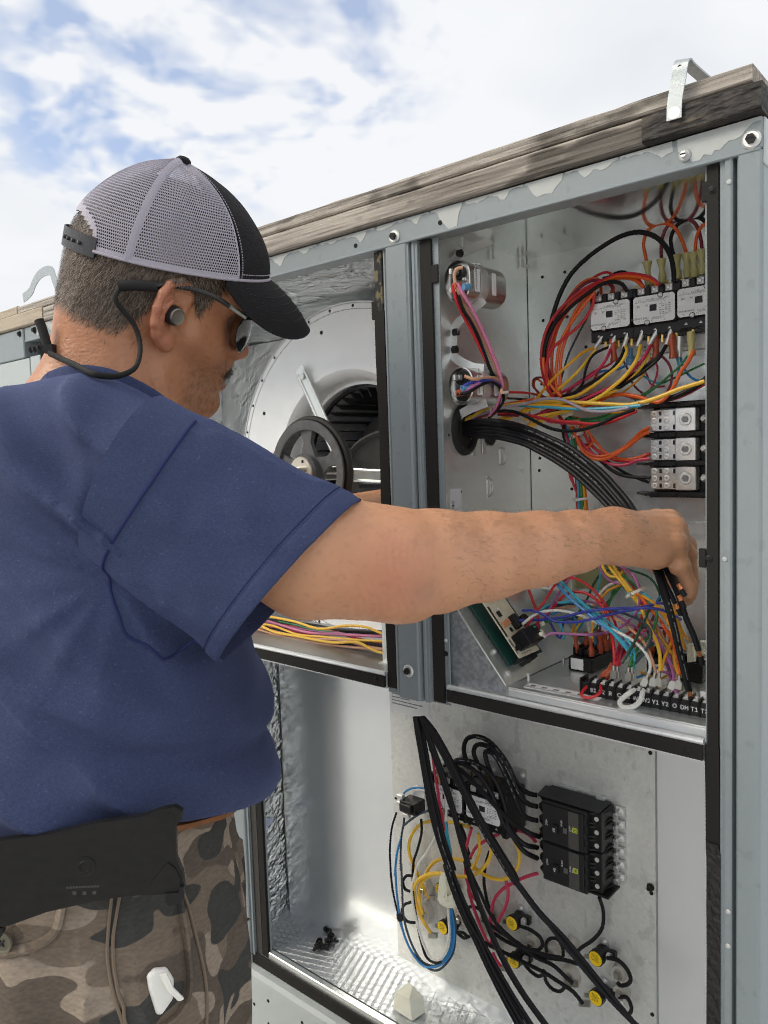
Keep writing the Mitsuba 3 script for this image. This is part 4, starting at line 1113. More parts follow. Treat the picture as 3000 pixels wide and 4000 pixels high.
solo('foam_cube', fm, 'milky', 'cut cube of cream foam lying on the foil floor', 'foam block')
for i, (x, y) in enumerate((((-0.9622,0.1145,0.572)[0], (-0.9622,0.1145,0.572)[1]), (-.955, .088), (-.951, .080), (-.967, .060), (-.9605, .066), (-.972, .054))):
    pass
sc0 = [(-0.961,0.1164,0.574), (-0.9586,0.1087,0.574), (-0.9401,0.1006,0.574), (-0.9334,0.0874,0.574), (-0.9288,0.0892,0.574), (-0.9252,0.0741,0.574), (-0.9436,0.0759,0.574), (-0.9373,0.0647,0.574), (-0.9347,0.0685,0.574)]
r_ = random.Random(4)
for p in sc0:
    p = np.array(p)
    a = r_.random() * 6.28
    d = np.array([math.cos(a), math.sin(a), .12])
    k = thing('loose_screw', 'black washer head screw in the little heap on the foil floor', 'screw', 'loose black screws')
    part(k, 'head', [lathe([(0, 0), (.0062, 0), (.0062, .001), (.0042, .0012), (.0040, .0052), (0, .0056)], p + [0, 0, .002], -d, 12)], 'black_plastic', smooth=20)
    part(k, 'shank', [lathe([(0, 0)] + [((.0022, .0030)[j % 2], .0015 * j) for j in range(10)] + [(0, .015)], p + [0, 0, .002], d, 10)], 'black_plastic', smooth=20)

# ------------------------------------------------------------------ blower
bl = thing('blower', 'white metal scroll blower with a black belt pulley in the open left compartment', 'blower')
BX, BY, BZ, BR = -.9450, .200, 1.3820, .298
bm = mat('blower_metal', proc(lambda p, n, uv: mix((.82, .85, .86), (.88, .90, .91), fbm(p.x * 20, p.z * 20, 0, 3))), .40, metal=.15)
part(bl, 'inlet_plate', [lathe([(.297, .012), (.297, .0004), (.292, 0), (.210, 0), (.196, -.0030), (.184, -.0030), (.174, .004), (.168, .016), (.165, .034), (.160, .034)], (BX, BY, BZ), (0, 1, 0), 96)], bm)
part(bl, 'scroll_rim', [lathe([(.2980, -.0005), (.3000, -.0005), (.3000, .2400), (.2980, .2400)], (BX, BY, BZ), (0, 1, 0), 96)], bm)
part(bl, 'rim_seam', [lathe([(.2868, -.0006), (.2876, -.0006), (.2876, .0005), (.2868, .0005)], (BX, BY, BZ), (0, 1, 0), 96)], 'grey_ink')
for i in range(26):
    a = math.radians(20 + i * 11.0)
    hole(bl, (BX + .2925 * math.cos(a), BY, BZ + .2925 * math.sin(a)), (0, -1, 0), .0026)
for a, r in ((103, .262), (152, .256), (176, .268), (60, .262)):
    a = math.radians(a)
    hole(bl, (BX + r * math.cos(a), BY, BZ + r * math.sin(a)), (0, -1, 0), .0036)
part(bl, 'wheel_hub', [lathe([(.0, .140), (.120, .140), (.120, .142), (0, .142)], (BX, BY, BZ), (0, 1, 0), 48), lathe([(.155, .050), (.160, .050), (.160, .058), (.155, .058)], (BX, BY, BZ), (0, 1, 0), 64)], 'dark_metal' if 'dark_metal' in scene else mat('dark_metal', (.05, .05, .055), .4, metal=.6))
for i in range(44):
    a = i * 2 * np.pi / 44
    p = np.array([BX + .150 * math.cos(a), 0, BZ + .150 * math.sin(a)])
    q = np.array([-math.sin(a), 0, math.cos(a)])
    rr_ = np.array([math.cos(a), 0, math.sin(a)])
    part(bl, 'blade', [hullmesh([p + q * s * .0008 + rr_ * e + q * e * .5 + np.array([0, y, 0]) for s in (-1, 1) for e in (-.012, .006) for y in (BY + .055, BY + .235)])], 'dark_metal', smooth=False)
part(bl, 'inlet_throat', [lathe([(.166, .034), (.166, .235), (.0, .236)], (BX, BY, BZ), (0, 1, 0), 64)], bm)
part(bl, 'far_ring', [lathe([(.098, .046), (.104, .040), (.108, .046), (.104, .056)], (BX + .075, BY, BZ - .035), (-.35, 1, .1), 48), lathe([(0, .048), (.098, .048)], (BX + .075, BY, BZ - .035), (-.35, 1, .1), 48)], mat('grimy_metal', (.10, .10, .10), .5, metal=.6))
# bearing bracket arms
arm = [(-.011, .215), (.011, .215), (.0125, .120), (.0090, .105), (.0090, 0), (-.0090, 0), (-.0090, .105), (-.0125, .120)]


def bracket(ang, o):
    c, s = math.cos(ang), math.sin(ang)
    m = extr(arm, .0022, o, (c, 0, s), (-s, 0, c), (0, -1, 0))
    rib = [sweep([np.array(o) + np.array([c * e - s * a, -.0022, s * e + c * a]) for a in (.006, .205)], circle(.0030, 8)) for e in (-.0095, .0095)]
    k = part(bl, 'bearing_bracket', [m] + rib, 'galvanized')
    part(k, 'bolt', [cyl(np.array(o) + np.array([-s * .196, -.0010, c * .196]), np.array(o) + np.array([-s * .196, -.0060, c * .196]), .0062, n=14)], 'zinc')


bracket(.515, (BX - .005, .192, BZ + .010))
bracket(-1.62, (BX, .192, BZ))
bracket(2.62, (BX, .192, BZ))
part(bl, 'shaft', [cyl((BX + .008, .050, BZ + .006), (BX, .330, BZ), .012, n=20)], 'steel')
PC, PR = np.array([-.930, .080, 1.391]), .0850
pm = mat('pulley_grey', proc(lambda p, n, uv: mix((.060, .062, .066), (.110, .112, .118), fbm(p.x * 130, p.z * 130, p.y * 130, 3))), .45)
rim = lathe([(PR - .016, .004), (PR - .016, -.001), (PR - .013, -.0020), (PR - .001, -.0020), (PR, 0), (PR - .008, .0105), (PR, .0210), (PR - .001, .0230), (PR - .015, .0230), (PR - .015, .004)], PC, (0, 1, 0), 64)
part(bl, 'pulley_rim', [rim], pm)
for i in range(5):
    a = math.radians(92 + 72 * i)
    c, s = math.cos(a), math.sin(a)
    sp = [(.022, -.0175), (.048, -.0085), (.072, -.0150), (.072, .0150), (.048, .0085), (.022, .0175)]
    part(bl, 'pulley_spoke', [extr(sp, .008, PC + np.array([0, .0120, 0]), (c, 0, s), (-s, 0, c), (0, -1, 0))], pm)
part(bl, 'pulley_hub', [lathe([(0, -.012), (.026, -.012), (.029, -.008), (.029, .014), (0, .014)], PC, (0, 1, 0), 40)], pm)
hb = part(bl, 'taper_bushing', [lathe([(0, -.0150), (.0245, -.0150), (.0255, -.0135), (.0255, -.0115), (0, -.0115)], PC, (0, 1, 0), 40)], mat('bushing', (.62, .58, .50), .4, metal=.7))
for a in (70, 190, 310):
    a = math.radians(a)
    part(hb, 'hole', [cyl(PC + [.0185 * math.cos(a), -.0153, .0185 * math.sin(a)], PC + [.0185 * math.cos(a), -.0148, .0185 * math.sin(a)], .0028, n=10)], 'dark_void')
for a, L in ((200, .018), (330, .020), (265, .026), (20, .016)):
    a = math.radians(a)
    q = PC + np.array([.012 * math.cos(a), -.015, .012 * math.sin(a)])
    part(hb, 'bolt', [cyl(q, q + np.array([0, -L, 0]), .0042, n=6)], 'steel', smooth=False)
part(bl, 'belt', [tube([PC + np.array([.086 * math.cos(t), .0105, .086 * math.sin(t)]) for t in np.linspace(-.4, 2.25, 24)] + [PC + np.array([-.11, .0105, .005]), PC + np.array([-.30, .0105, -.115])], .0060, 8)], mat('belt_rubber', (.012, .012, .012), .7))
bt = [np.array([-.30 + .19 * k / 40, 0, -.115 + .12 * k / 40]) for k in range(40)]
part(bl, 'belt_teeth', [box(*(PC[0] + q[0] - .0016, PC[0] + q[0] + .0016), PC[1] + .005, PC[1] + .016, PC[2] + q[2] - .0095, PC[2] + q[2] - .004) for q in bt], 'belt_rubber')
part(bl, 'shaft_brace', [box(-.880, -.760, .150, .166, 1.360, 1.368, .001), cyl((-.880, .140, 1.352), (-.730, .150, 1.345), .003, n=8)], 'dark_metal')


# ------------------------------------------------------------------ wiring
def siblings(parent, items, picks, seed, spread):
    rr = np.random.RandomState(seed)
    for k, c in picks:
        _, r, pts = items[k]
        p = np.array(pts, float)
        t = np.linspace(0, 1, len(p))
        d = rr.randn(3) * spread * [1, .6, 1]
        e = rr.randn(3) * spread * [1, .6, 1]
        p = p + (np.sin(np.pi * t) ** .7)[:, None] * d + (np.sin(2 * np.pi * t))[:, None] * e + t[:, None] * rr.randn(3) * spread * .6
        part(parent, c + '_wire', tube(p, r * .92e-3, 7, .008), 'wire_' + c)


def wires(parent, items):
    for c, r, pts in items:
        part(parent, c + '_wire', tube(pts, r * .001, 8 if r > 1.2 else 7, .007), 'wire_' + c)


def tie(parent, p, d, r, w=.0035):
    """A nylon cable tie about a bundle of radius r."""
    p, d = np.asarray(p, float), np.asarray(d, float) / np.linalg.norm(d)
    a, b, _ = frame_from(d)
    return part(parent, 'cable_tie', [lathe([(r, -w / 2), (r + .0011, -w / 2), (r + .0011, w / 2), (r, w / 2), (r, -w / 2)], p, d, 20), hullmesh([p + np.array([0, -r - .002, 0]) + a * s * .0032 + d * t * .003 + np.array([0, e, 0]) for s in (-1, 1) for t in (-1, 1) for e in (-.002, .002)])], mat('tie_white', (.66, .66, .60), .4) if 'tie_white' not in scene else 'tie_white')


def cable_print(parent, pts, r, n=60, seed=0, a0=.1, a1=.9):
    """The pale legend printed along a cable: small strokes on the side that faces out."""
    q = spline(pts, .0012)
    t = np.gradient(q, axis=0)
    t /= np.linalg.norm(t, axis=1, keepdims=True)
    o = np.array([.45, -.8, .30])
    rr = random.Random(seed)
    ms = []
    i, e = int(len(q) * a0), int(len(q) * a1)
    while i < e and len(ms) < n:
        d = o - (o @ t[i]) * t[i]
        d /= np.linalg.norm(d)
        s = np.cross(d, t[i])
        c = q[i] + d * (r + .00005)
        h, w = .0006, .0002 + .0003 * rr.random()
        ms.append(hex8([c + s * u * h + t[i] * v * w + d * k for u in (-1, 1) for v in (-1, 1) for k in (-.0002, .0001)]))
        i += 1 if rr.random() < .80 else 5
    if ms:
        part(parent, 'cable_print', ms, 'grey_print', smooth=False, stuff=True)


mat('grey_print', (.20, .21, .22), .5)
# --- line and load wires of the contactors
ch = thing('contactor_harness', 'loom of orange, red, black and yellow wires round the upper contactors', 'wiring loom')
CH = [
    ('black', 3.2, [(-.3681,0.195,1.6203),(-.3684,0.195,1.6342),(-.3715,0.195,1.6511),(-.3792,0.195,1.6676),(-.3922,0.195,1.6816),(-.4121,0.195,1.691),(-.4327,0.195,1.6916),(-.4538,0.195,1.6862),(-.4831,0.195,1.6731),(-.509,0.195,1.6547),(-.5265,0.195,1.6299),(-.5397,0.195,1.5981),(-.5474,0.195,1.5736),(-.5535,0.195,1.5529),(-.5535,0.195,1.5371),(-.5485,0.195,1.5166),(-.5431,0.195,1.5032),(-.5361,0.195,1.4898)]),
    ('red', 2.6, [(-.3853,0.19,1.6187),(-.3932,0.19,1.6276),(-.4105,0.19,1.6357),(-.431,0.19,1.6405),(-.4492,0.19,1.6397),(-.4666,0.19,1.6333),(-.4888,0.19,1.6234),(-.5118,0.19,1.6076),(-.5277,0.19,1.5904),(-.5375,0.19,1.5692),(-.5444,0.19,1.5473),(-.5432,0.19,1.523),(-.5355,0.19,1.5067),(-.5263,0.19,1.4917)]),
    ('orange', 2.4, [(-.4085,0.198,1.6209),(-.4193,0.198,1.6318),(-.4373,0.198,1.6381),(-.4558,0.198,1.6379),(-.4762,0.198,1.6332),(-.4958,0.198,1.6241),(-.5144,0.198,1.6089),(-.532,0.198,1.5861),(-.5405,0.198,1.5588),(-.5426,0.198,1.5305),(-.5399,0.198,1.5074),(-.5321,0.198,1.491)]),
    ('black', 2.6, [(-.4236,0.182,1.616),(-.4304,0.182,1.6262),(-.4443,0.182,1.6318),(-.4614,0.182,1.63),(-.4804,0.182,1.621),(-.5031,0.182,1.6082),(-.5265,0.182,1.5908),(-.5378,0.182,1.5741),(-.5446,0.182,1.5552),(-.5458,0.182,1.5355),(-.5406,0.182,1.5152),(-.533,0.182,1.4962)]),
    ('plum', 2.4, [(-.4527,0.205,1.621),(-.4547,0.205,1.6307),(-.4605,0.205,1.637),(-.4721,0.205,1.641),(-.4839,0.205,1.643),(-.4991,0.205,1.6379),(-.5194,0.205,1.6217),(-.5355,0.205,1.6029),(-.5454,0.205,1.5843),(-.5508,0.205,1.5605),(-.5545,0.205,1.5378),(-.5501,0.205,1.5114),(-.539,0.205,1.4946)]),
    ('orange', 2.2, [(-.4748,0.215,1.6244),(-.4757,0.215,1.6355),(-.4797,0.215,1.6457),(-.4902,0.215,1.6475),(-.504,0.215,1.6442),(-.5181,0.215,1.6325),(-.5326,0.215,1.6149),(-.5458,0.215,1.5968),(-.5543,0.215,1.5777),(-.5605,0.215,1.5551),(-.5617,0.215,1.5333),(-.5555,0.215,1.5123),(-.5461,0.215,1.494)]),
    ('red', 1.9, [(-.4601,0.222,1.6489),(-.4696,0.222,1.6543),(-.483,0.222,1.6528),(-.4967,0.222,1.6468),(-.5153,0.222,1.6386),(-.533,0.222,1.6215),(-.5462,0.222,1.6019),(-.5548,0.222,1.5798),(-.5602,0.222,1.5556),(-.5615,0.222,1.5308),(-.5546,0.222,1.5052)]),
    ('orange', 2.4, [(-.4706,0.186,1.6227),(-.4795,0.186,1.6147),(-.4947,0.186,1.5993),(-.5117,0.186,1.5796),(-.5229,0.186,1.5601),(-.5281,0.186,1.5368),(-.5302,0.186,1.506),(-.525,0.186,1.4887)]),
    ('orange', 2.2, [(-.5439,0.176,1.5434),(-.5433,0.176,1.5293),(-.5388,0.176,1.5148),(-.5296,0.176,1.5),(-.5173,0.176,1.4878)]),
    ('slate', 1.5, [(-.4879,0.235,1.6332),(-.4942,0.235,1.6201),(-.5021,0.235,1.6057),(-.5197,0.235,1.5781),(-.5362,0.235,1.5496),(-.5464,0.235,1.5213),(-.5525,0.235,1.5055)]),
    ('black', 1.8, [(-.4477,0.235,1.6527),(-.4549,0.235,1.6547),(-.4637,0.235,1.6541),(-.4726,0.235,1.6508),(-.4816,0.235,1.6503)]),
    ('orange', 2.3, [(-.4132,0.225,1.6479),(-.4165,0.225,1.667),(-.4191,0.225,1.6833),(-.4135,0.225,1.698),(-.4025,0.225,1.7039),(-.3904,0.225,1.7035),(-.3786,0.225,1.6959),(-.3695,0.225,1.6799),(-.3644,0.225,1.6649),(-.3616,0.225,1.649)]),
    ('plum', 2.3, [(-.3953,0.228,1.6491),(-.3968,0.228,1.6664),(-.3955,0.228,1.6844),(-.389,0.228,1.6986),(-.3757,0.228,1.7048),(-.364,0.228,1.7048),(-.3525,0.228,1.6948),(-.3463,0.228,1.677),(-.3435,0.228,1.6513)]),
    ('black', 2.6, [(-.3777,0.232,1.6505),(-.384,0.232,1.6698),(-.3852,0.232,1.6856),(-.3772,0.232,1.6995),(-.3642,0.232,1.7044),(-.3526,0.232,1.7044),(-.3425,0.232,1.6972),(-.335,0.232,1.678),(-.3326,0.232,1.6524)]),
    ('orange', 2.2, [(-.3526,0.226,1.6494),(-.3519,0.226,1.6677),(-.3481,0.226,1.6846),(-.3405,0.226,1.6918),(-.3306,0.226,1.686),(-.3257,0.226,1.6626)]),
    ('yellow', 2.2, [(-.4762,0.205,1.5531),(-.4845,0.2,1.5403),(-.4968,0.185,1.5198),(-.5203,0.185,1.5023),(-.5392,0.185,1.4901),(-.5586,0.185,1.4798),(-.5802,0.185,1.471),(-.5901,0.165,1.4635),(-.6048,0.15,1.4555)]),
    ('crimson', 2.0, [(-.4557,0.205,1.5522),(-.4576,0.19,1.5324),(-.4736,0.19,1.5164),(-.4996,0.19,1.5038),(-.5248,0.19,1.4937),(-.5455,0.19,1.486)]),
    ('red', 1.6, [(-.4535,0.21,1.534),(-.4638,0.21,1.527),(-.4798,0.21,1.5225),(-.4963,0.21,1.5135),(-.5182,0.21,1.5016),(-.5303,0.21,1.4887)]),
    ('gold', 1.5, [(-.473,0.225,1.5393),(-.482,0.225,1.5251),(-.4938,0.225,1.5079),(-.5107,0.225,1.4939),(-.5313,0.225,1.4845),(-.5578,0.225,1.4768),(-.5797,0.225,1.4684),(-.5986,0.225,1.4532)]),
    ('black', 2.3, [(-.4372,0.205,1.5501),(-.4339,0.185,1.5339),(-.4462,0.185,1.5194),(-.4697,0.185,1.507),(-.4906,0.185,1.497),(-.5105,0.185,1.4865),(-.5274,0.185,1.4801)]),
    ('blue', 1.6, [(-.4364,0.215,1.537),(-.4395,0.215,1.5264),(-.452,0.215,1.5209),(-.4694,0.215,1.5204),(-.4855,0.215,1.5188),(-.5054,0.215,1.5115),(-.519,0.215,1.5019),(-.5295,0.215,1.4888)]),
    ('cyan', 1.4, [(-.4353,0.225,1.5354),(-.43,0.225,1.5216),(-.4195,0.225,1.509),(-.4076,0.225,1.5007),(-.3958,0.225,1.498),(-.3885,0.225,1.4998)]),
    ('yellow', 2.5, [(-.4138,0.2,1.547),(-.409,0.175,1.5264),(-.4223,0.175,1.5095),(-.442,0.175,1.4942),(-.4606,0.175,1.4826),(-.4748,0.175,1.4775),(-.4925,0.175,1.4716),(-.5224,0.175,1.4644),(-.5395,0.175,1.4585),(-.5641,0.175,1.449)]),
    ('crimson', 2.2, [(-.4002,0.2,1.5455),(-.4032,0.182,1.5277),(-.4209,0.182,1.5112),(-.4421,0.182,1.4973),(-.4685,0.182,1.4878),(-.4927,0.182,1.4792),(-.5175,0.182,1.4733),(-.5432,0.182,1.4688),(-.5679,0.182,1.4624)]),
    ('black', 2.3, [(-.3802,0.2,1.5432),(-.3841,0.188,1.5303),(-.4028,0.188,1.5183),(-.4205,0.188,1.5086),(-.4433,0.188,1.4962),(-.4714,0.188,1.4882),(-.4989,0.188,1.4813),(-.5292,0.188,1.4742),(-.5552,0.188,1.468)]),
    ('gold', 1.5, [(-.4095,0.22,1.5331),(-.4129,0.22,1.5197),(-.422,0.22,1.5075),(-.4358,0.22,1.497),(-.4483,0.22,1.4891)]),
    ('plum', 1.5, [(-.4522,0.23,1.536),(-.4445,0.23,1.5204),(-.44,0.23,1.5051),(-.4324,0.23,1.4941),(-.4225,0.23,1.4857)]),
    ('plum', 1.7, [(-.3912,0.21,1.5333),(-.3813,0.21,1.5217),(-.3768,0.21,1.5087),(-.3786,0.21,1.4933),(-.3843,0.21,1.4825)]),
    ('cyan', 1.7, [(-.3739,0.215,1.5353),(-.3704,0.215,1.5223),(-.3697,0.215,1.5111),(-.3719,0.215,1.5029)]),
    ('blue', 1.6, [(-.3712,0.222,1.5383),(-.3687,0.222,1.5226),(-.3617,0.222,1.5079),(-.352,0.222,1.4987),(-.3397,0.222,1.496)]),
    ('green', 1.6, [(-.3512,0.205,1.5335),(-.3626,0.205,1.5182),(-.3809,0.205,1.5031),(-.3983,0.205,1.4905),(-.413,0.205,1.4816),(-.425,0.205,1.4767)]),
    ('green', 1.4, [(-.3383,0.218,1.5173),(-.3575,0.218,1.5101),(-.3744,0.218,1.5032),(-.3931,0.218,1.4977),(-.4123,0.218,1.4877),(-.4244,0.218,1.4814)]),
    ('orange', 2.6, [(-.3416,0.19,1.5326),(-.349,0.19,1.5186),(-.3572,0.19,1.5085),(-.3627,0.19,1.4981),(-.3683,0.19,1.4875),(-.3768,0.19,1.4771),(-.3867,0.19,1.4715),(-.3967,0.19,1.4736),(-.4069,0.19,1.4778),(-.4216,0.19,1.4824),(-.4397,0.19,1.4852),(-.4551,0.19,1.4834),(-.4709,0.19,1.4779),(-.487,0.19,1.4738),(-.505,0.19,1.4739),(-.5251,0.19,1.477),(-.5473,0.19,1.4823),(-.5648,0.19,1.4871),(-.5865,0.19,1.4857),(-.595,0.15,1.4798),(-.6058,0.11,1.4698),(-.6183,0.085,1.4581),(-.624,0.072,1.4523)]),
    ('yellow', 2.6, [(-.3217,0.168,1.4915),(-.3321,0.168,1.4891),(-.3534,0.168,1.4842),(-.3739,0.168,1.4776),(-.395,0.168,1.4722),(-.4167,0.168,1.4695),(-.4391,0.168,1.4716),(-.4698,0.168,1.4751),(-.5018,0.168,1.4787),(-.5267,0.168,1.4814),(-.5524,0.168,1.4813),(-.5798,0.14,1.4786),(-.5966,0.11,1.4723),(-.6109,0.085,1.4614),(-.6203,0.072,1.4536)]),
    ('cyan', 2.2, [(-.5759,0.16,1.4788),(-.5309,0.16,1.4737),(-.4978,0.16,1.4694),(-.4661,0.16,1.4667),(-.4355,0.16,1.4663),(-.409,0.16,1.4667),(-.3975,0.16,1.4673)]),
    ('grey', 2.1, [(-.611,0.085,1.4577),(-.5931,0.11,1.4705),(-.5736,0.13,1.4765),(-.5623,0.155,1.4801),(-.5397,0.155,1.4839),(-.5195,0.155,1.4843),(-.5031,0.155,1.4811),(-.4903,0.155,1.4754),(-.4699,0.155,1.4654),(-.4392,0.155,1.4622),(-.4112,0.155,1.4649)]),
    ('green', 1.8, [(-.5204,0.2,1.4616),(-.5104,0.2,1.4572),(-.4922,0.2,1.4552),(-.4695,0.2,1.4573),(-.449,0.2,1.4628),(-.426,0.2,1.4679)]),
    ('green', 1.8, [(-.5195,0.195,1.4592),(-.5079,0.195,1.4532),(-.4898,0.195,1.4516),(-.4672,0.195,1.4534),(-.4468,0.195,1.4596),(-.4239,0.195,1.4659)]),
    ('darkgreen', 1.8, [(-.5214,0.205,1.4586),(-.5079,0.205,1.4548),(-.4881,0.205,1.453),(-.4655,0.205,1.4556),(-.4466,0.205,1.4612),(-.4251,0.205,1.4668)]),
    ('black', 2.3, [(-.6113,0.08,1.4532),(-.6047,0.1,1.465),(-.597,0.13,1.4711),(-.5808,0.15,1.4705),(-.5597,0.15,1.4632),(-.5393,0.15,1.4523),(-.5176,0.15,1.443),(-.4931,0.15,1.439),(-.4693,0.15,1.4409),(-.4462,0.15,1.4469),(-.4237,0.15,1.4556),(-.4019,0.15,1.4619)]),
    ('red', 2.2, [(-.6096,0.11,1.4639),(-.598,0.14,1.4695),(-.5834,0.16,1.4677),(-.5569,0.16,1.4631),(-.5312,0.16,1.4569),(-.5096,0.16,1.4528),(-.4901,0.16,1.4506),(-.4663,0.16,1.4472),(-.4432,0.16,1.4482),(-.4208,0.16,1.4541),(-.4032,0.16,1.4608)]),
    ('crimson', 2.0, [(-.5368,0.17,1.4545),(-.5116,0.17,1.451),(-.4839,0.17,1.4486),(-.4587,0.17,1.4465),(-.4372,0.17,1.4501),(-.4192,0.17,1.457),(-.4075,0.17,1.4605)]),
    ('crimson', 2.2, [(-.3324,0.2,1.4905),(-.3404,0.2,1.4864),(-.3513,0.2,1.4811),(-.3679,0.2,1.4754),(-.3849,0.2,1.4724)]),
    ('black', 3.4, [(-.3281,0.195,1.498),(-.336,0.195,1.4913),(-.3454,0.195,1.4859),(-.3591,0.195,1.4801),(-.373,0.195,1.4756),(-.3829,0.195,1.4735)]),
    ('black', 3.0, [(-.3314,0.205,1.4961),(-.3448,0.205,1.4876),(-.3599,0.205,1.4812),(-.374,0.205,1.4767),(-.3839,0.205,1.4731)]),
    ('yellow', 1.9, [(-.6048,0.13,1.4539),(-.5956,0.165,1.4653),(-.5684,0.165,1.47),(-.5473,0.165,1.4741),(-.5251,0.165,1.4764),(-.5085,0.165,1.4783)]),
    ('yellow', 1.9, [(-.5712,0.175,1.4478),(-.5569,0.175,1.4541),(-.5395,0.175,1.4593),(-.5173,0.175,1.4649),(-.4991,0.175,1.4675)]),
    ('plum', 1.9, [(-.615,0.08,1.4511),(-.5993,0.1,1.4632),(-.61,0.15,1.4675),(-.5703,0.15,1.4637)]),
    ('red', 1.8, [(-.5687,0.12,1.4953),(-.5649,0.16,1.4957),(-.5743,0.21,1.495),(-.5583,0.21,1.4894),(-.5408,0.21,1.4847)]),
    ('black', 1.6, [(-.5689,0.12,1.4872),(-.59,0.19,1.4895),(-.5648,0.19,1.4861),(-.5369,0.19,1.4816)]),
    ('plum', 1.6, [(-.5424,0.21,1.4911),(-.5618,0.21,1.4909),(-.5724,0.21,1.4996),(-.5804,0.21,1.5082),(-.5793,0.21,1.5176),(-.5702,0.21,1.52),(-.5595,0.21,1.5175)]),
    ('orange', 1.5, [(-.5521,0.215,1.4904),(-.5625,0.215,1.5038),(-.5695,0.215,1.5138),(-.5785,0.215,1.5186),(-.5814,0.215,1.51),(-.577,0.215,1.5001),(-.57,0.215,1.4908)]),
    ('orange', 2.5, [(-.4025,0.2,1.44),(-.4143,0.2,1.4341),(-.428,0.2,1.4215),(-.4449,0.2,1.4103),(-.4607,0.2,1.4047),(-.4783,0.2,1.4036),(-.4945,0.2,1.4116),(-.5042,0.2,1.4241),(-.509,0.2,1.4365),(-.5155,0.2,1.4521)]),
    ('orange', 2.5, [(-.4005,0.195,1.4342),(-.4093,0.195,1.4307),(-.4243,0.195,1.42),(-.4443,0.195,1.4074),(-.4632,0.195,1.3997),(-.4807,0.195,1.4008),(-.4937,0.195,1.4086),(-.5001,0.195,1.421),(-.5081,0.195,1.438),(-.5163,0.195,1.4537)]),
    ('orange', 1.9, [(-.5055,0.2,1.4486),(-.4924,0.2,1.4404),(-.4844,0.2,1.431),(-.4829,0.2,1.4234),(-.4911,0.2,1.4161),(-.5026,0.2,1.4187),(-.5075,0.2,1.4273),(-.5057,0.2,1.4364)]),
    ('red', 1.9, [(-.5047,0.205,1.447),(-.4932,0.205,1.4404),(-.4888,0.205,1.4311),(-.4902,0.205,1.422),(-.4985,0.205,1.4192),(-.5084,0.205,1.4226)]),
    ('red', 2.2, [(-.4047,0.205,1.4055),(-.4182,0.205,1.3993),(-.438,0.205,1.3964),(-.4598,0.205,1.4001),(-.4757,0.205,1.4095),(-.4902,0.205,1.422),(-.4982,0.205,1.436),(-.5064,0.205,1.4486),(-.5163,0.205,1.4553)]),
    ('crimson', 2.2, [(-.4027,0.2,1.3988),(-.4191,0.2,1.3972),(-.4328,0.2,1.3921),(-.4483,0.2,1.3908),(-.4655,0.2,1.3959),(-.4799,0.2,1.4052),(-.4928,0.2,1.4161),(-.5025,0.2,1.4271),(-.5123,0.2,1.4428)]),
    ('black', 2.4, [(-.4042,0.205,1.3736),(-.426,0.205,1.3744),(-.4444,0.205,1.3775),(-.46,0.205,1.3851),(-.4727,0.205,1.3958),(-.4855,0.205,1.4067),(-.4968,0.205,1.4207)]),
    ('black', 2.0, [(-.4098,0.215,1.3668),(-.4241,0.215,1.3717),(-.441,0.215,1.3785),(-.4566,0.215,1.3877),(-.4677,0.215,1.3954),(-.4805,0.215,1.4063)]),
    ('red', 1.8, [(-.5357,0.2,1.4686),(-.5308,0.2,1.4544),(-.5242,0.2,1.4371),(-.5177,0.2,1.4215),(-.5137,0.2,1.409),(-.515,0.2,1.3998),(-.5191,0.2,1.3906),(-.5176,0.2,1.375),(-.5119,0.2,1.3634),(-.5078,0.2,1.3534),(-.5073,0.2,1.3332),(-.5079,0.2,1.2974)]),
    ('crimson', 1.8, [(-.5333,0.205,1.4624),(-.5268,0.205,1.4434),(-.5202,0.205,1.4246),(-.5146,0.205,1.4058),(-.512,0.205,1.3903),(-.511,0.205,1.367),(-.5102,0.205,1.3328)]),
    ('cyan', 2.0, [(-.5203,0.198,1.4585),(-.518,0.198,1.443),(-.5141,0.198,1.4244),(-.5086,0.198,1.3982),(-.5049,0.198,1.3674),(-.5035,0.198,1.3335),(-.5027,0.198,1.2978)]),
    ('blue', 1.9, [(-.526,0.204,1.4558),(-.5229,0.204,1.4402),(-.5181,0.204,1.4214),(-.5109,0.204,1.3965),(-.5071,0.204,1.3671),(-.5046,0.204,1.333),(-.504,0.204,1.2972)]),
    ('green', 1.9, [(-.5163,0.195,1.4537),(-.5123,0.195,1.4367),(-.5077,0.195,1.4136),(-.5014,0.195,1.3875),(-.499,0.195,1.3599),(-.4978,0.195,1.3338),(-.4973,0.195,1.2984)]),
    ('green', 1.6, [(-.5163,0.2,1.4537),(-.5124,0.2,1.4366),(-.5077,0.2,1.4165),(-.5022,0.2,1.3903),(-.4999,0.2,1.3596),(-.4986,0.2,1.3334)]),
    ('gold', 1.9, [(-.5028,0.2,1.4057),(-.4999,0.2,1.3826),(-.4977,0.2,1.3611),(-.4956,0.2,1.3335),(-.4945,0.2,1.298)]),
    ('orange', 1.8, [(-.5045,0.205,1.4087),(-.501,0.205,1.3825),(-.498,0.205,1.3609),(-.4951,0.205,1.3331),(-.4936,0.205,1.2975)]),
]
wires(ch, CH)
siblings(ch, CH, [(1, 'orange'), (2, 'red'), (4, 'orange'), (7, 'red'), (15, 'gold'), (16, 'black'), (18, 'red'), (19, 'yellow'), (21, 'crimson'), (23, 'yellow'), (24, 'black'), (25, 'crimson'), (34, 'gold'), (56, 'orange'), (60, 'crimson'), (62, 'black')], 3, .007)
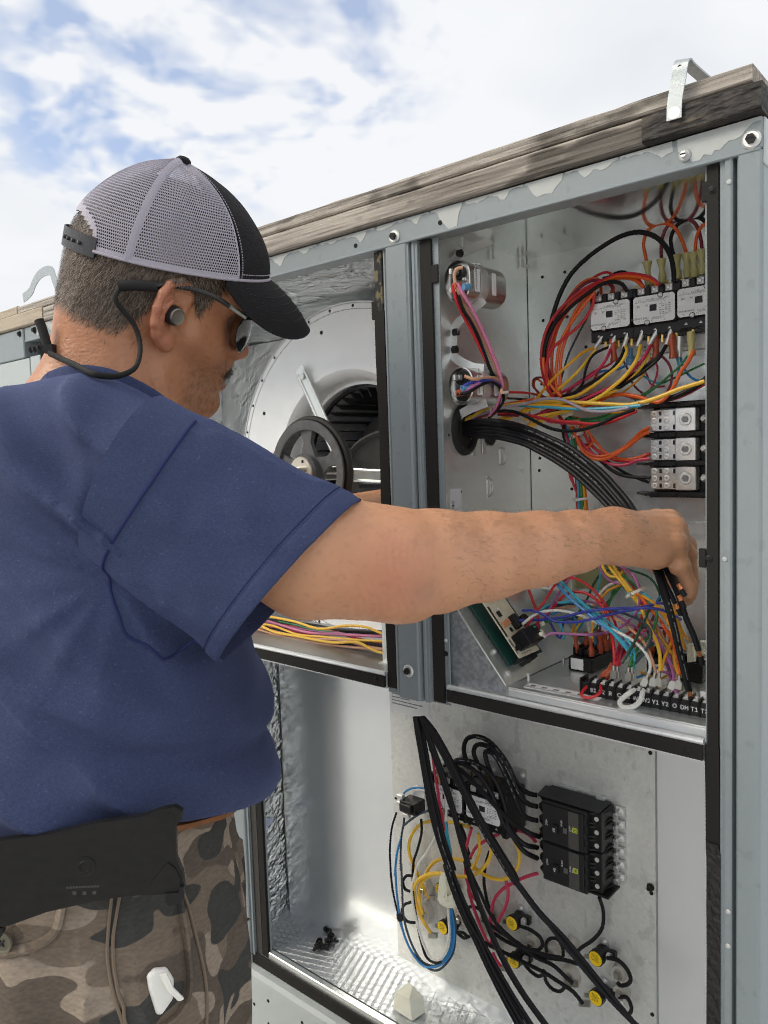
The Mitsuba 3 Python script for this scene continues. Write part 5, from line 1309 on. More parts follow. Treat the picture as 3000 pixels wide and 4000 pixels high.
for p in ((-0.4114,0.222,1.627), (-0.3927,0.222,1.627), (-0.3735,0.224,1.629), (-0.3606,0.222,1.628), (-0.3519,0.222,1.627), (-0.3416,0.222,1.629)):
    part(ch, 'insulated_terminal', [lathe([(0, 0), (.0048, 0), (.0050, .010), (.0036, .014), (.0034, .019), (.0054, .027), (.0066, .031), (0, .030)], p, (-.05, 0, 1), 14)], 'terminal_clear', 'translucent yellow push-on terminal')
for p, c, d in (((-0.4548,0.205,1.561), 'terminal_red', (.08, 0, -1)), ((-0.3983,0.21,1.559), 'terminal_red', (.04, 0, -1)), ((-0.3757,0.205,1.557), 'terminal_red', (.10, 0, -1)), ((-0.349,0.2,1.557), 'terminal_clear', (.04, 0, -1))):
    part(ch, 'insulated_terminal', [lathe([(0, 0), (.0048, 0), (.0052, .012), (.0040, .016), (.0040, .022), (.0058, .030), (0, .030)], p, d, 14)], c)
part(ch, 'insulated_terminal', [lathe([(0, 0), (.003, 0), (.003, .010), (.006, .014), (.006, .022), (0, .022)], (-0.434,0.215,1.547), (0, 0, -1), 12)], 'terminal_blue')
part(ch, 'insulated_terminal', [lathe([(0, 0), (.0046, 0), (.0046, .016), (.0026, .020), (.0026, .026), (0, .026)], (-0.3665,0.21,1.554), (0, 0, -1), 12)], 'zinc')
for p, d in (((-0.47,0.203,1.559), (-.75, 0, -1)), ((-0.4511,0.203,1.557), (-.55, 0, -1)), ((-0.4333,0.203,1.558), (-.35, 0, -1)), ((-0.4131,0.203,1.558), (-.4, 0, -1)), ((-0.3948,0.203,1.557), (-.6, 0, -1)), ((-0.3756,0.203,1.556), (-.35, 0, -1))):
    d = np.array(d) / np.linalg.norm(d)
    p = np.array(p) + np.array([0, 0, .004])
    part(ch, 'crimp_lug', [cyl(p, p + d * .016, .0030, .0028, 12), cyl(p - d * .004, p + d * .002, .0022, .0030, 10)], 'zinc')
tie(ch, (-0.5083,0.205,1.432), (.5, 0, -1), .011)
tie(ch, (-0.503,0.2,1.344), (.1, 0, -1), .011)
tie(ch, (-0.5825,0.105,1.471), (1, .3, .3), .010)
part(ch, 'splice', [hullmesh([(-.5253,0.19,1.4617),(-.5068,0.19,1.4675),(-.5052,0.19,1.4629),(-.522,0.19,1.4573)] + [(-.5306,0.2,1.4622),(-.5119,0.2,1.468),(-.5103,0.2,1.4633),(-.5273,0.2,1.4577)])], 'nylon')
part(ch, 'splice', [cyl((-0.5146,0.19,1.45), (-0.4971,0.19,1.451), .0045, n=10)], mat('splice_tan', (.55, .36, .20), .5))

# --- capacitor leads
cl = thing('capacitor_leads', 'pink, tan, black and red leads running down from the capacitors', 'wiring loom')
wires(cl, [
    ('tan', 2.2, [(-.5651,0.016,1.6459),(-.5717,0.012,1.6445),(-.5756,0.012,1.6361),(-.5739,0.016,1.62),(-.574,0.03,1.6052),(-.5717,0.045,1.5862),(-.5677,0.06,1.5629),(-.565,0.075,1.5392),(-.563,0.085,1.521),(-.5632,0.095,1.5027),(-.5211,0.03,1.4884)]),
    ('pink', 2.3, [(-.5729,0.014,1.6278),(-.5682,0.02,1.6137),(-.5639,0.032,1.5969),(-.5622,0.05,1.5735),(-.5603,0.066,1.5503),(-.5582,0.08,1.5265),(-.5577,0.09,1.5046),(-.5619,0.098,1.4939)]),
    ('pink', 1.8, [(-.5694,0.018,1.6219),(-.5681,0.024,1.6119),(-.5672,0.04,1.5959),(-.5641,0.056,1.5718),(-.562,0.072,1.5486),(-.5603,0.086,1.5246),(-.5626,0.1,1.5016)]),
    ('black', 2.2, [(-.5727,0.016,1.6128),(-.5715,0.022,1.598),(-.5686,0.036,1.5813),(-.5683,0.05,1.5658),(-.5679,0.066,1.5414),(-.5674,0.078,1.5223),(-.5654,0.086,1.5126),(-.5623,0.096,1.5014)]),
    ('red', 2.1, [(-.5789,0.012,1.6261),(-.5782,0.016,1.6136),(-.5773,0.022,1.6012),(-.5759,0.034,1.5857),(-.5729,0.044,1.5706),(-.5712,0.056,1.5545),(-.5691,0.072,1.532)]),
    ('tan', 2.2, [(-.5692,0.02,1.512),(-.5597,0.024,1.5078),(-.5586,0.055,1.5104),(-.5601,0.08,1.5106),(-.5623,0.096,1.5014)]),
    ('black', 2.1, [(-.576,0.012,1.4896),(-.5633,0.018,1.491),(-.5579,0.036,1.4998),(-.5561,0.06,1.5056),(-.5587,0.082,1.5018),(-.562,0.096,1.4976)]),
    ('navy', 2.1, [(-.5706,0.014,1.497),(-.5644,0.02,1.5021),(-.5577,0.036,1.5058),(-.5561,0.06,1.5068),(-.5608,0.09,1.5023)]),
    ('mauve', 2.0, [(-.5692,0.016,1.4916),(-.5615,0.022,1.4972),(-.5565,0.034,1.5032)]),
    ('black', 2.0, [(-.5586,0.09,1.4984),(-.5622,0.1,1.4889),(-.5577,0.09,1.4795),(-.5676,0.09,1.4688),(-.5799,0.09,1.4606)]),
    ('plum', 1.8, [(-.5582,0.088,1.4958),(-.56,0.088,1.4846),(-.5662,0.088,1.4725),(-.5755,0.088,1.4642)]),
    ('pink', 1.8, [(-.5577,0.086,1.4944),(-.5609,0.086,1.4834),(-.5664,0.086,1.4737),(-.5772,0.086,1.463)]),
])
tie(cl, (-0.5631,0.098,1.493), (.1, .1, -1), .008)
for p, c in (((-0.5767,0.012,1.625), 'terminal_red'), ((-0.5752,0.012,1.491), 'terminal_red'), ((-0.5699,0.014,1.496), 'terminal_blue'), ((-0.5651,0.016,1.622), 'terminal_blue')):
    part(cl, 'insulated_terminal', [lathe([(0, 0), (.0042, 0), (.0046, .010), (0, .011)], p, (.3, 1, .1), 12)], c)

# --- the heavy black cables that the man holds
hc = thing('power_cables', 'thick black power cables sweeping from the side wall grommet into the man\'s hand', 'cable')
heavy = [
    [(-.618,0.0764,1.4511),(-.6,0.0742,1.4556),(-.54,0.0484,1.4538),(-.5306,0.1,1.4458),(-.4957,0.095,1.4325),(-.4623,0.09,1.4186),(-.4377,0.085,1.4031),(-.414,0.08,1.3869),(-.3898,0.072,1.3663),(-.367,0.062,1.3441),(-.3479,0.056,1.3238),(-.3321,0.054,1.3072)],
    [(-.618,0.0763,1.4498),(-.6,0.0741,1.4534),(-.542,0.0514,1.4509),(-.5283,0.096,1.4421),(-.4956,0.092,1.4294),(-.4659,0.088,1.416),(-.4397,0.08,1.4006),(-.4178,0.076,1.3845),(-.3935,0.068,1.3639),(-.3727,0.06,1.3442),(-.3547,0.054,1.325),(-.3392,0.05,1.3086)],
    [(-.618,0.0762,1.4475),(-.6,0.0738,1.4482),(-.546,0.0574,1.445),(-.525,0.09,1.4341),(-.4951,0.088,1.4238),(-.4619,0.083,1.4078),(-.4345,0.078,1.3912),(-.4081,0.07,1.3728),(-.3855,0.062,1.3527),(-.3767,0.06,1.3441),(-.3564,0.052,1.3251),(-.341,0.048,1.3087)],
    [(-.618,0.0762,1.4462),(-.6,0.0737,1.4438),(-.548,0.0604,1.4409),(-.5227,0.086,1.4305),(-.494,0.083,1.419),(-.4664,0.08,1.4052),(-.4398,0.074,1.3901),(-.4146,0.066,1.373),(-.3918,0.058,1.3542),(-.3811,0.055,1.3444),(-.362,0.05,1.3263),(-.3464,0.046,1.3099)],
    [(-.618,0.0761,1.4448),(-.6,0.0735,1.4401),(-.55,0.0633,1.4367),(-.5204,0.082,1.4255),(-.4955,0.08,1.4156),(-.4709,0.077,1.404),(-.4461,0.072,1.3902),(-.4207,0.064,1.3731),(-.3977,0.056,1.3555),(-.3829,0.05,1.3441),(-.3642,0.046,1.3266),(-.3481,0.044,1.31)],
    [(-.618,0.0761,1.4439),(-.6,0.0734,1.4371),(-.552,0.0663,1.4331),(-.5181,0.078,1.4226),(-.4965,0.076,1.4129),(-.4718,0.073,1.4007),(-.447,0.068,1.3864),(-.423,0.06,1.3701),(-.3999,0.052,1.3532),(-.3869,0.047,1.3423),(-.3673,0.044,1.3254),(-.3499,0.042,1.3089)],
    [(-.618,0.0763,1.4484),(-.6,0.0739,1.4504),(-.55,0.0638,1.4476),(-.5308,0.1,1.4378),(-.5006,0.098,1.427),(-.4676,0.094,1.4111),(-.4369,0.086,1.3943),(-.4114,0.08,1.3756),(-.3886,0.072,1.3559),(-.374,0.066,1.3437),(-.3546,0.06,1.3244),(-.3391,0.056,1.3079)],
]
tails = [
    [(-.3556,0.088,1.2822),(-.3481,0.08,1.2718),(-.3326,0.062,1.2552),(-.3215,0.052,1.2347),(-.3154,0.052,1.2112),(-.3104,0.052,1.1877),(-.3043,0.052,1.1624),(-.3001,0.052,1.1431)],
    [(-.3429,0.092,1.2793),(-.3348,0.082,1.2692),(-.3222,0.068,1.2573),(-.3106,0.056,1.2414),(-.3035,0.056,1.2213),(-.2965,0.056,1.2055),(-.2913,0.056,1.1891)],
    [(-.3446,0.085,1.2724),(-.3335,0.07,1.2592),(-.3234,0.06,1.249),(-.3181,0.06,1.2384)],
    [(-.3352,0.086,1.2751),(-.3247,0.072,1.2661),(-.3176,0.06,1.2642),(-.3107,0.048,1.263)],
    [(-.3392,0.088,1.2724),(-.3257,0.072,1.2628),(-.3114,0.052,1.2499)],
    [(-.3521,0.086,1.2717),(-.3347,0.062,1.2529),(-.3229,0.05,1.2328),(-.3163,0.05,1.2084),(-.3112,0.05,1.1859),(-.3052,0.05,1.1617),(-.3006,0.05,1.1435)],
    [(-.3374,0.086,1.2706),(-.3258,0.072,1.2607),(-.3129,0.058,1.244),(-.3058,0.058,1.2228),(-.2982,0.058,1.206),(-.2927,0.058,1.189)],
]
tips = [[(-.3001,0.052,1.1431),(-.2955,0.052,1.1261)], [(-.2913,0.056,1.1891),(-.2874,0.056,1.1736)], [(-.3181,0.06,1.2384),(-.3116,0.06,1.2259)], [(-.3107,0.048,1.263),(-.3028,0.048,1.2508)], [(-.3114,0.052,1.2499),(-.3051,0.052,1.2359)], None, None]
for i, (h, tl, tp) in enumerate(zip(heavy, tails, tips)):
    r = .0033 if i < 2 else .0028
    pts = h[:-2] + [tuple((np.array(h[-2]) + np.array(tl[0])) / 2)] + tl
    part(hc, 'black_wire', tube(pts, r, 10, .006), 'wire_black')
    if i in (1, 3):
        cable_print(hc, h, r, 60, i, .35, .75)
    if i == 0:
        cable_print(hc, tl, r, 60, 20 + i, .40, .92)
    if tp:
        a, b = np.array(tp[0]), np.array(tp[1])
        d = (b - a) / np.linalg.norm(b - a)
        L = np.linalg.norm(b - a)
        strands = []
        aa, bb, _ = frame_from(d)
        for k in range(7):
            th = k * 2 * np.pi / 6
            off = (aa * math.cos(th) + bb * math.sin(th)) * (.0017 if k < 6 else 0)
            off2 = (aa * math.cos(th + .9) + bb * math.sin(th + .9)) * (.0017 if k < 6 else 0)
            strands.append(cyl(a + off, a + d * .0065 + off2, .00085, n=6))
        part(hc, 'copper_strands', strands, 'copper', 'bare copper strands')
        part(hc, 'loose_jacket', [cyl(a + d * .0065, b, r, r, 12), cyl(b, b + d * .0008, r * .5, r * .4, 10)], 'wire_black')

# --- control wiring over the terminal strip
cw = thing('control_wiring', 'tangle of thin coloured control wires above the terminal strip', 'wiring loom')
CW = [
    ('mauve', 1.7, [(-.5228,0.07,1.1629),(-.5188,0.09,1.1767),(-.5087,0.12,1.2025),(-.4973,0.12,1.2213),(-.4807,0.12,1.2427),(-.4645,0.12,1.2587),(-.445,0.12,1.2668),(-.426,0.12,1.2687),(-.4088,0.12,1.2663),(-.3987,0.13,1.2563),(-.3862,0.12,1.2448),(-.384,0.12,1.2299),(-.3877,0.12,1.212),(-.3974,0.12,1.1992),(-.4031,0.1,1.1918),(-.4309,0.12,1.1783),(-.4379,0.09,1.1811),(-.4584,0.085,1.18),(-.4766,0.08,1.1799),(-.4861,0.078,1.1784),(-.4912,0.075,1.1753)]),
    ('mauve', 1.7, [(-.4541,0.15,1.2727),(-.4516,0.15,1.2592),(-.444,0.15,1.2462),(-.4312,0.15,1.2387),(-.4186,0.15,1.2395)]),
    ('yellow', 1.9, [(-.4484,0.145,1.2736),(-.4441,0.145,1.2592),(-.4365,0.145,1.2488),(-.4238,0.145,1.2483),(-.4175,0.145,1.2551)]),
    ('yellow', 2.1, [(-.4305,0.13,1.2766),(-.4244,0.13,1.2663),(-.4158,0.13,1.2538),(-.4037,0.13,1.2393),(-.393,0.13,1.225),(-.3806,0.12,1.2105),(-.3644,0.1,1.1978),(-.3507,0.085,1.1869),(-.3404,0.07,1.1772),(-.3366,0.062,1.1687),(-.3353,0.058,1.159)]),
    ('gold', 1.8, [(-.3665,0.12,1.2201),(-.3597,0.12,1.2151),(-.3507,0.12,1.2047),(-.3419,0.11,1.1964),(-.3365,0.1,1.1879),(-.3345,0.08,1.1781),(-.3346,0.066,1.1681),(-.3343,0.06,1.1587)]),
    ('green', 1.7, [(-.4445,0.16,1.2671),(-.4343,0.16,1.2554),(-.4229,0.16,1.2477),(-.4104,0.16,1.2377),(-.4006,0.16,1.2289),(-.3821,0.15,1.2132),(-.3801,0.16,1.2057)]),
    ('darkgreen', 1.7, [(-.4557,0.17,1.2663),(-.444,0.17,1.2546),(-.4338,0.17,1.2392),(-.4211,0.17,1.2254),(-.4111,0.17,1.2189)]),
    ('green', 2.0, [(-.3603,0.11,1.218),(-.3592,0.11,1.209),(-.3639,0.11,1.1925),(-.3682,0.095,1.1813),(-.3724,0.08,1.1726),(-.3739,0.07,1.1656),(-.3726,0.062,1.1576)]),
    ('green', 1.8, [(-.3685,0.13,1.1733),(-.3722,0.11,1.1683),(-.3743,0.09,1.1644),(-.3711,0.07,1.1615),(-.3703,0.064,1.1561)]),
    ('orange', 2.1, [(-.391,0.12,1.2362),(-.3816,0.12,1.2278),(-.3724,0.12,1.2172),(-.362,0.12,1.2068),(-.348,0.11,1.1945),(-.3328,0.09,1.1872),(-.3201,0.07,1.177),(-.3132,0.06,1.1664),(-.3113,0.056,1.1592)]),
    ('red', 1.7, [(-.4288,0.165,1.2551),(-.4188,0.165,1.2412),(-.4064,0.165,1.2263),(-.3979,0.165,1.2138),(-.3882,0.165,1.2027)]),
    ('crimson', 1.6, [(-.4336,0.17,1.2591),(-.4184,0.17,1.2503),(-.4097,0.17,1.24),(-.4035,0.17,1.2295)]),
    ('cyan', 2.3, [(-.5299,0.15,1.2523),(-.5064,0.13,1.2453),(-.4888,0.12,1.2368),(-.4704,0.11,1.2267),(-.4462,0.1,1.2139),(-.4252,0.09,1.2027),(-.4084,0.085,1.1929),(-.3932,0.08,1.1821),(-.3806,0.075,1.1725),(-.3734,0.07,1.1645)]),
    ('cyan', 1.9, [(-.5317,0.11,1.1839),(-.5228,0.12,1.1984),(-.5113,0.13,1.2055),(-.484,0.11,1.2141),(-.4706,0.11,1.2172),(-.4575,0.11,1.2158),(-.4448,0.11,1.2087),(-.4297,0.11,1.2008),(-.4104,0.1,1.1932),(-.3928,0.09,1.1859),(-.3792,0.08,1.1784),(-.3731,0.075,1.1702),(-.3708,0.07,1.1616),(-.37,0.066,1.1537)]),
    ('white', 1.9, [(-.5222,0.07,1.1877),(-.5142,0.09,1.1985),(-.4963,0.1,1.2036),(-.4788,0.1,1.2049),(-.4618,0.1,1.2032),(-.4451,0.1,1.1997),(-.4276,0.1,1.1946),(-.4035,0.09,1.1902),(-.3825,0.085,1.1848),(-.3635,0.075,1.1772),(-.3537,0.07,1.1687),(-.3497,0.066,1.1592),(-.3511,0.062,1.1489)]),
    ('white', 1.7, [(-.474,0.17,1.1536),(-.4779,0.17,1.1673),(-.4794,0.17,1.1839),(-.474,0.17,1.1999),(-.463,0.17,1.2151),(-.4509,0.17,1.2289),(-.439,0.17,1.235),(-.4287,0.17,1.2365)]),
    ('tan', 1.8, [(-.5227,0.14,1.1948),(-.5001,0.14,1.1996),(-.4794,0.14,1.2046),(-.4594,0.14,1.2049),(-.4352,0.13,1.2013),(-.412,0.12,1.1963),(-.3908,0.11,1.189),(-.3685,0.09,1.1823),(-.3534,0.075,1.1709),(-.345,0.066,1.1599),(-.3407,0.06,1.1528)]),
    ('navy', 1.8, [(-.5263,0.07,1.1927),(-.5186,0.09,1.1902),(-.4978,0.09,1.1936),(-.4737,0.09,1.1994),(-.4477,0.09,1.2084),(-.4226,0.09,1.215),(-.3969,0.1,1.2175),(-.3776,0.11,1.219),(-.3642,0.12,1.2232),(-.3413,0.09,1.2311)]),
    ('navy', 1.7, [(-.5218,0.07,1.2062),(-.5154,0.085,1.2042),(-.5003,0.085,1.201),(-.4857,0.085,1.1941),(-.4711,0.085,1.194),(-.4517,0.085,1.1967),(-.4265,0.085,1.2047),(-.409,0.1,1.2098),(-.3787,0.085,1.2204),(-.3616,0.085,1.2245),(-.3449,0.085,1.2241),(-.334,0.085,1.221),(-.3303,0.11,1.2096)]),
    ('blue', 1.5, [(-.3756,0.15,1.2092),(-.3749,0.15,1.2187),(-.3713,0.15,1.225),(-.3654,0.15,1.2277),(-.3596,0.15,1.2226)]),
    ('red', 1.9, [(-.5329,0.08,1.1669),(-.5188,0.09,1.1805),(-.5131,0.12,1.1931),(-.4975,0.12,1.2112),(-.4891,0.12,1.2202),(-.4756,0.12,1.2268),(-.4597,0.12,1.2279),(-.4456,0.12,1.2226),(-.4342,0.12,1.2129),(-.4222,0.11,1.2017),(-.4141,0.1,1.1892),(-.4015,0.08,1.1776),(-.3957,0.07,1.1657),(-.3918,0.062,1.1556)]),
    ('red', 1.9, [(-.388,0.06,1.1567),(-.3898,0.08,1.1643),(-.389,0.1,1.175),(-.3933,0.13,1.1812),(-.3872,0.13,1.1973),(-.3853,0.13,1.2117),(-.387,0.13,1.2209)]),
    ('crimson', 1.8, [(-.3875,0.064,1.1553),(-.3851,0.08,1.1662),(-.3838,0.11,1.1736),(-.3819,0.14,1.1771),(-.3724,0.14,1.1842)]),
    ('crimson', 1.6, [(-.4081,0.15,1.163),(-.3969,0.15,1.1755),(-.3823,0.15,1.1845),(-.3668,0.15,1.1862),(-.3575,0.15,1.1818)]),
    ('mauve', 1.8, [(-.3783,0.12,1.2073),(-.3725,0.12,1.1963),(-.3633,0.12,1.1825),(-.3438,0.09,1.1768),(-.3297,0.07,1.1701),(-.3212,0.06,1.1587),(-.3191,0.056,1.1504)]),
    ('purple', 1.6, [(-.3706,0.13,1.2016),(-.366,0.13,1.1917),(-.3592,0.13,1.1786),(-.3535,0.13,1.1643),(-.3303,0.08,1.1633),(-.3226,0.065,1.1551)]),
    ('purple', 1.6, [(-.4658,0.18,1.1539),(-.4656,0.18,1.1733),(-.464,0.18,1.1941),(-.461,0.18,1.2149),(-.4542,0.18,1.2296),(-.4435,0.18,1.235),(-.4318,0.18,1.2366)]),
    ('darkgreen', 1.7, [(-.5176,0.2,1.1685),(-.5087,0.2,1.1803),(-.4956,0.2,1.2004),(-.484,0.2,1.2252),(-.4714,0.2,1.2419),(-.4551,0.2,1.2484)]),
    ('darkgreen', 1.6, [(-.4725,0.195,1.1853),(-.4669,0.195,1.195),(-.4546,0.195,1.2105),(-.4424,0.195,1.2258),(-.4371,0.195,1.2326)]),
    ('green', 1.5, [(-.4638,0.2,1.1906),(-.4582,0.2,1.2093),(-.4554,0.2,1.2226)]),
    ('cyan', 1.5, [(-.5011,0.19,1.1617),(-.4924,0.19,1.1773),(-.4839,0.19,1.1902),(-.4739,0.19,1.216),(-.4702,0.19,1.2318),(-.4687,0.19,1.2461)]),
    ('gold', 1.8, [(-.5041,0.17,1.1548),(-.5008,0.17,1.1657),(-.4922,0.17,1.1798),(-.481,0.17,1.1915),(-.4631,0.17,1.2075),(-.4496,0.17,1.2227),(-.4313,0.17,1.2332)]),
    ('gold', 1.8, [(-.4579,0.14,1.1595),(-.4585,0.14,1.1719),(-.4567,0.14,1.1871),(-.4529,0.14,1.1975)]),
    ('blue', 1.6, [(-.4927,0.165,1.1638),(-.4884,0.165,1.1734),(-.4813,0.165,1.1846)]),
    ('blue', 1.5, [(-.4913,0.165,1.164),(-.4939,0.165,1.178),(-.4994,0.165,1.1851),(-.5134,0.165,1.1888),(-.5279,0.165,1.1845),(-.5397,0.165,1.1805)]),
    ('darkgreen', 1.8, [(-.5424,0.175,1.1723),(-.519,0.175,1.1744),(-.5046,0.175,1.1781),(-.4905,0.175,1.1843)]),
    ('cyan', 1.6, [(-.4007,0.12,1.2306),(-.397,0.12,1.2331),(-.3875,0.12,1.2344),(-.3781,0.12,1.2339),(-.37,0.12,1.2267),(-.3689,0.12,1.2199),(-.3643,0.12,1.2158)]),
    ('cyan', 1.6, [(-.398,0.13,1.2038),(-.3967,0.13,1.2066),(-.3859,0.13,1.2067),(-.3776,0.13,1.2113),(-.3717,0.13,1.2155)]),
    ('slate', 1.5, [(-.4041,0.15,1.2),(-.3968,0.15,1.1912),(-.3883,0.15,1.1826),(-.374,0.15,1.1778)]),
    ('gold', 1.8, [(-.3513,0.14,1.2194),(-.349,0.14,1.2139),(-.3446,0.14,1.2017),(-.339,0.14,1.1873),(-.3312,0.14,1.1769)]),
    ('gold', 1.8, [(-.3464,0.13,1.2194),(-.3426,0.13,1.2072),(-.3393,0.13,1.1928),(-.3354,0.13,1.1784),(-.333,0.13,1.1684)]),
    ('blue', 1.6, [(-.3486,0.14,1.1861),(-.3492,0.14,1.1744),(-.3504,0.14,1.1626),(-.3586,0.14,1.1473),(-.3751,0.14,1.134),(-.3706,0.1,1.1386),(-.3715,0.08,1.1397)]),
    ('slate', 1.5, [(-.3924,0.16,1.1801),(-.3876,0.16,1.1686),(-.3871,0.16,1.1602)]),
    ('navy', 1.5, [(-.3707,0.16,1.1792),(-.3648,0.16,1.1895),(-.3671,0.16,1.1988),(-.3753,0.16,1.205)]),
    ('plum', 1.5, [(-.401,0.16,1.1778),(-.3948,0.16,1.1822),(-.3839,0.16,1.1848),(-.3778,0.16,1.1867)]),
    ('white', 1.8, [(-.375,0.15,1.2092),(-.3668,0.15,1.2007),(-.3622,0.15,1.1859),(-.3616,0.15,1.173),(-.3647,0.15,1.1583)]),
    ('red', 1.9, [(-.4177,0.052,1.131),(-.4203,0.045,1.1278),(-.421,0.036,1.1249),(-.4188,0.03,1.122),(-.4109,0.028,1.1213),(-.4024,0.03,1.1241),(-.3985,0.036,1.1278),(-.401,0.044,1.1309),(-.4071,0.052,1.1329)]),
    ('white', 3.0, [(-.362,0.048,1.1346),(-.3636,0.04,1.1331),(-.3697,0.036,1.127),(-.3716,0.03,1.1228),(-.3674,0.028,1.1187),(-.3564,0.028,1.1207),(-.3513,0.034,1.1245),(-.3496,0.04,1.1308),(-.3513,0.048,1.1365)]),
    ('red', 2.0, [(-.5447,0.12,1.2321),(-.5426,0.12,1.2272),(-.5358,0.12,1.2111),(-.5303,0.12,1.1963),(-.5218,0.11,1.1851),(-.5156,0.1,1.1751)]),
    ('green', 1.7, [(-.5094,0.095,1.185),(-.5094,0.11,1.1853),(-.4983,0.11,1.1882),(-.4847,0.11,1.1913)]),
    ('cyan', 1.8, [(-.5079,0.13,1.1842),(-.4996,0.13,1.1776),(-.495,0.13,1.168),(-.4942,0.13,1.1592)]),
]
wires(cw, CW)
siblings(cw, CW, [(3, 'yellow'), (5, 'darkgreen'), (7, 'darkgreen'), (9, 'gold'), (12, 'blue'), (13, 'slate'), (16, 'mauve'), (20, 'red'), (21, 'crimson'), (22, 'plum'), (24, 'mauve'), (25, 'tan'), (31, 'green'), (33, 'yellow'), (35, 'navy'), (41, 'gold'), (28, 'green'), (45, 'purple')], 8, .009)
tie(cw, (-0.3914,0.125,1.234), (.6, 0, -1), .013)
part(cw, 'connector_body', [hullmesh([(-.3345,0.14,1.1741),(-.3267,0.14,1.1752),(-.3262,0.14,1.1523),(-.3335,0.14,1.15)] + [(-.3416,0.16,1.1689),(-.3303,0.16,1.1705),(-.3298,0.16,1.1471),(-.3406,0.16,1.1443)])], 'nylon')
for q in ((-0.5165,0.09,1.172), (-0.5082,0.085,1.167)):
    p = np.array(q)
    part(cw, 'plug', [cyl(p, p + np.array([.012, 0, .006]), .002, n=8)], 'milky')
part(cw, 'plug', [cyl((-0.5025,0.08,1.175), (-0.497,0.08,1.176), .0030, n=8)], 'milky')
part(cw, 'plug', [cyl((-0.5088,0.094,1.185), (-0.5069,0.098,1.186), .0032, n=8)], 'milky')

# --- loose bundle on the floor of the left compartment
fb = thing('floor_cables', 'loose bundle of yellow, pink, red and black wires on the floor of the left compartment', 'wiring loom')
wires(fb, [
    ('yellow', 2.2, [(-1.11,0.1,1.1288),(-1.0598,0.1,1.1298),(-.9988,0.1,1.1287),(-.9352,0.1,1.1239),(-.8745,0.1,1.1367),(-.8288,0.1,1.1399),(-.791,0.1,1.1331),(-.7597,0.1,1.1312)]),
    ('yellow', 2.2, [(-1.0863,0.08,1.122),(-1.0312,0.08,1.1103),(-.9782,0.08,1.1104),(-.8857,0.08,1.1111),(-.8282,0.08,1.1191),(-.8012,0.08,1.1122),(-.7748,0.08,1.1096),(-.7437,0.08,1.115)]),
    ('yellow', 2.0, [(-1.1113,0.1,1.1104),(-1.0609,0.1,1.1142),(-.9936,0.1,1.1066),(-.9298,0.1,1.1105),(-.8468,0.1,1.1165),(-.7916,0.1,1.1216),(-.76,0.1,1.1243)]),
    ('pink', 2.2, [(-1.1226,0.11,1.1206),(-1.0583,0.11,1.1158),(-.978,0.11,1.1102),(-.885,0.11,1.1179),(-.8,0.11,1.1258),(-.7681,0.11,1.128)]),
    ('tan', 2.2, [(-1.0991,0.09,1.1114),(-1.036,0.09,1.1076),(-.9572,0.09,1.1067),(-.8661,0.09,1.1147),(-.8266,0.09,1.1118),(-.7833,0.09,1.1126),(-.752,0.09,1.1155)]),
    ('tan', 2.0, [(-1.0933,0.085,1.1084),(-1.0238,0.085,1.1034),(-.9396,0.085,1.1026),(-.8617,0.085,1.1066),(-.779,0.085,1.1135),(-.7478,0.085,1.116)]),
    ('mauve', 2.2, [(-1.1353,0.12,1.1124),(-1.063,0.12,1.11),(-.9755,0.12,1.1117),(-.8887,0.12,1.1162),(-.8088,0.12,1.1234),(-.7765,0.12,1.1268)]),
    ('crimson', 2.3, [(-1.148,0.13,1.105),(-1.0817,0.13,1.1072),(-1.0192,0.13,1.1093),(-.9601,0.13,1.113),(-.9105,0.13,1.1113),(-.8633,0.13,1.108),(-.8181,0.13,1.1073)]),
    ('crimson', 2.3, [(-1.136,0.12,1.1035),(-1.0564,0.12,1.1047),(-.989,0.12,1.1031),(-.9258,0.12,1.1002),(-.8542,0.12,1.107),(-.8095,0.12,1.1077)]),
    ('black', 2.4, [(-1.1596,0.14,1.1118),(-1.0786,0.14,1.109),(-.9965,0.14,1.1083),(-.9077,0.14,1.1164),(-.8261,0.14,1.1238),(-.7932,0.14,1.1247)]),
    ('black', 2.4, [(-1.1358,0.12,1.106),(-1.0565,0.12,1.1028),(-.9762,0.12,1.1002),(-.8892,0.12,1.1066),(-.8095,0.12,1.1077),(-.7772,0.12,1.1082)]),
    ('black', 2.4, [(-1.1116,0.1,1.1055),(-1.0341,0.1,1.1012),(-.949,0.1,1.1013),(-.8644,0.1,1.1073),(-.792,0.1,1.1116),(-.7604,0.1,1.1129)]),
    ('black', 2.4, [(-1.1236,0.11,1.1069),(-1.0453,0.11,1.1024),(-.9593,0.11,1.1018),(-.8742,0.11,1.1008),(-.8011,0.11,1.1007),(-.7691,0.11,1.1033)]),
    ('black', 2.2, [(-1.1721,0.15,1.1059),(-1.0756,0.15,1.1099),(-.9934,0.15,1.1128),(-.9236,0.15,1.1101),(-.835,0.15,1.1172)]),
    ('green', 1.8, [(-1.0626,0.12,1.1172),(-1.0147,0.12,1.116),(-.9754,0.12,1.1131),(-.9249,0.12,1.1159)]),
    ('slate', 1.8, [(-1.0929,0.14,1.1097),(-.9897,0.14,1.1119),(-.8835,0.14,1.1208),(-.826,0.14,1.1255)]),
])

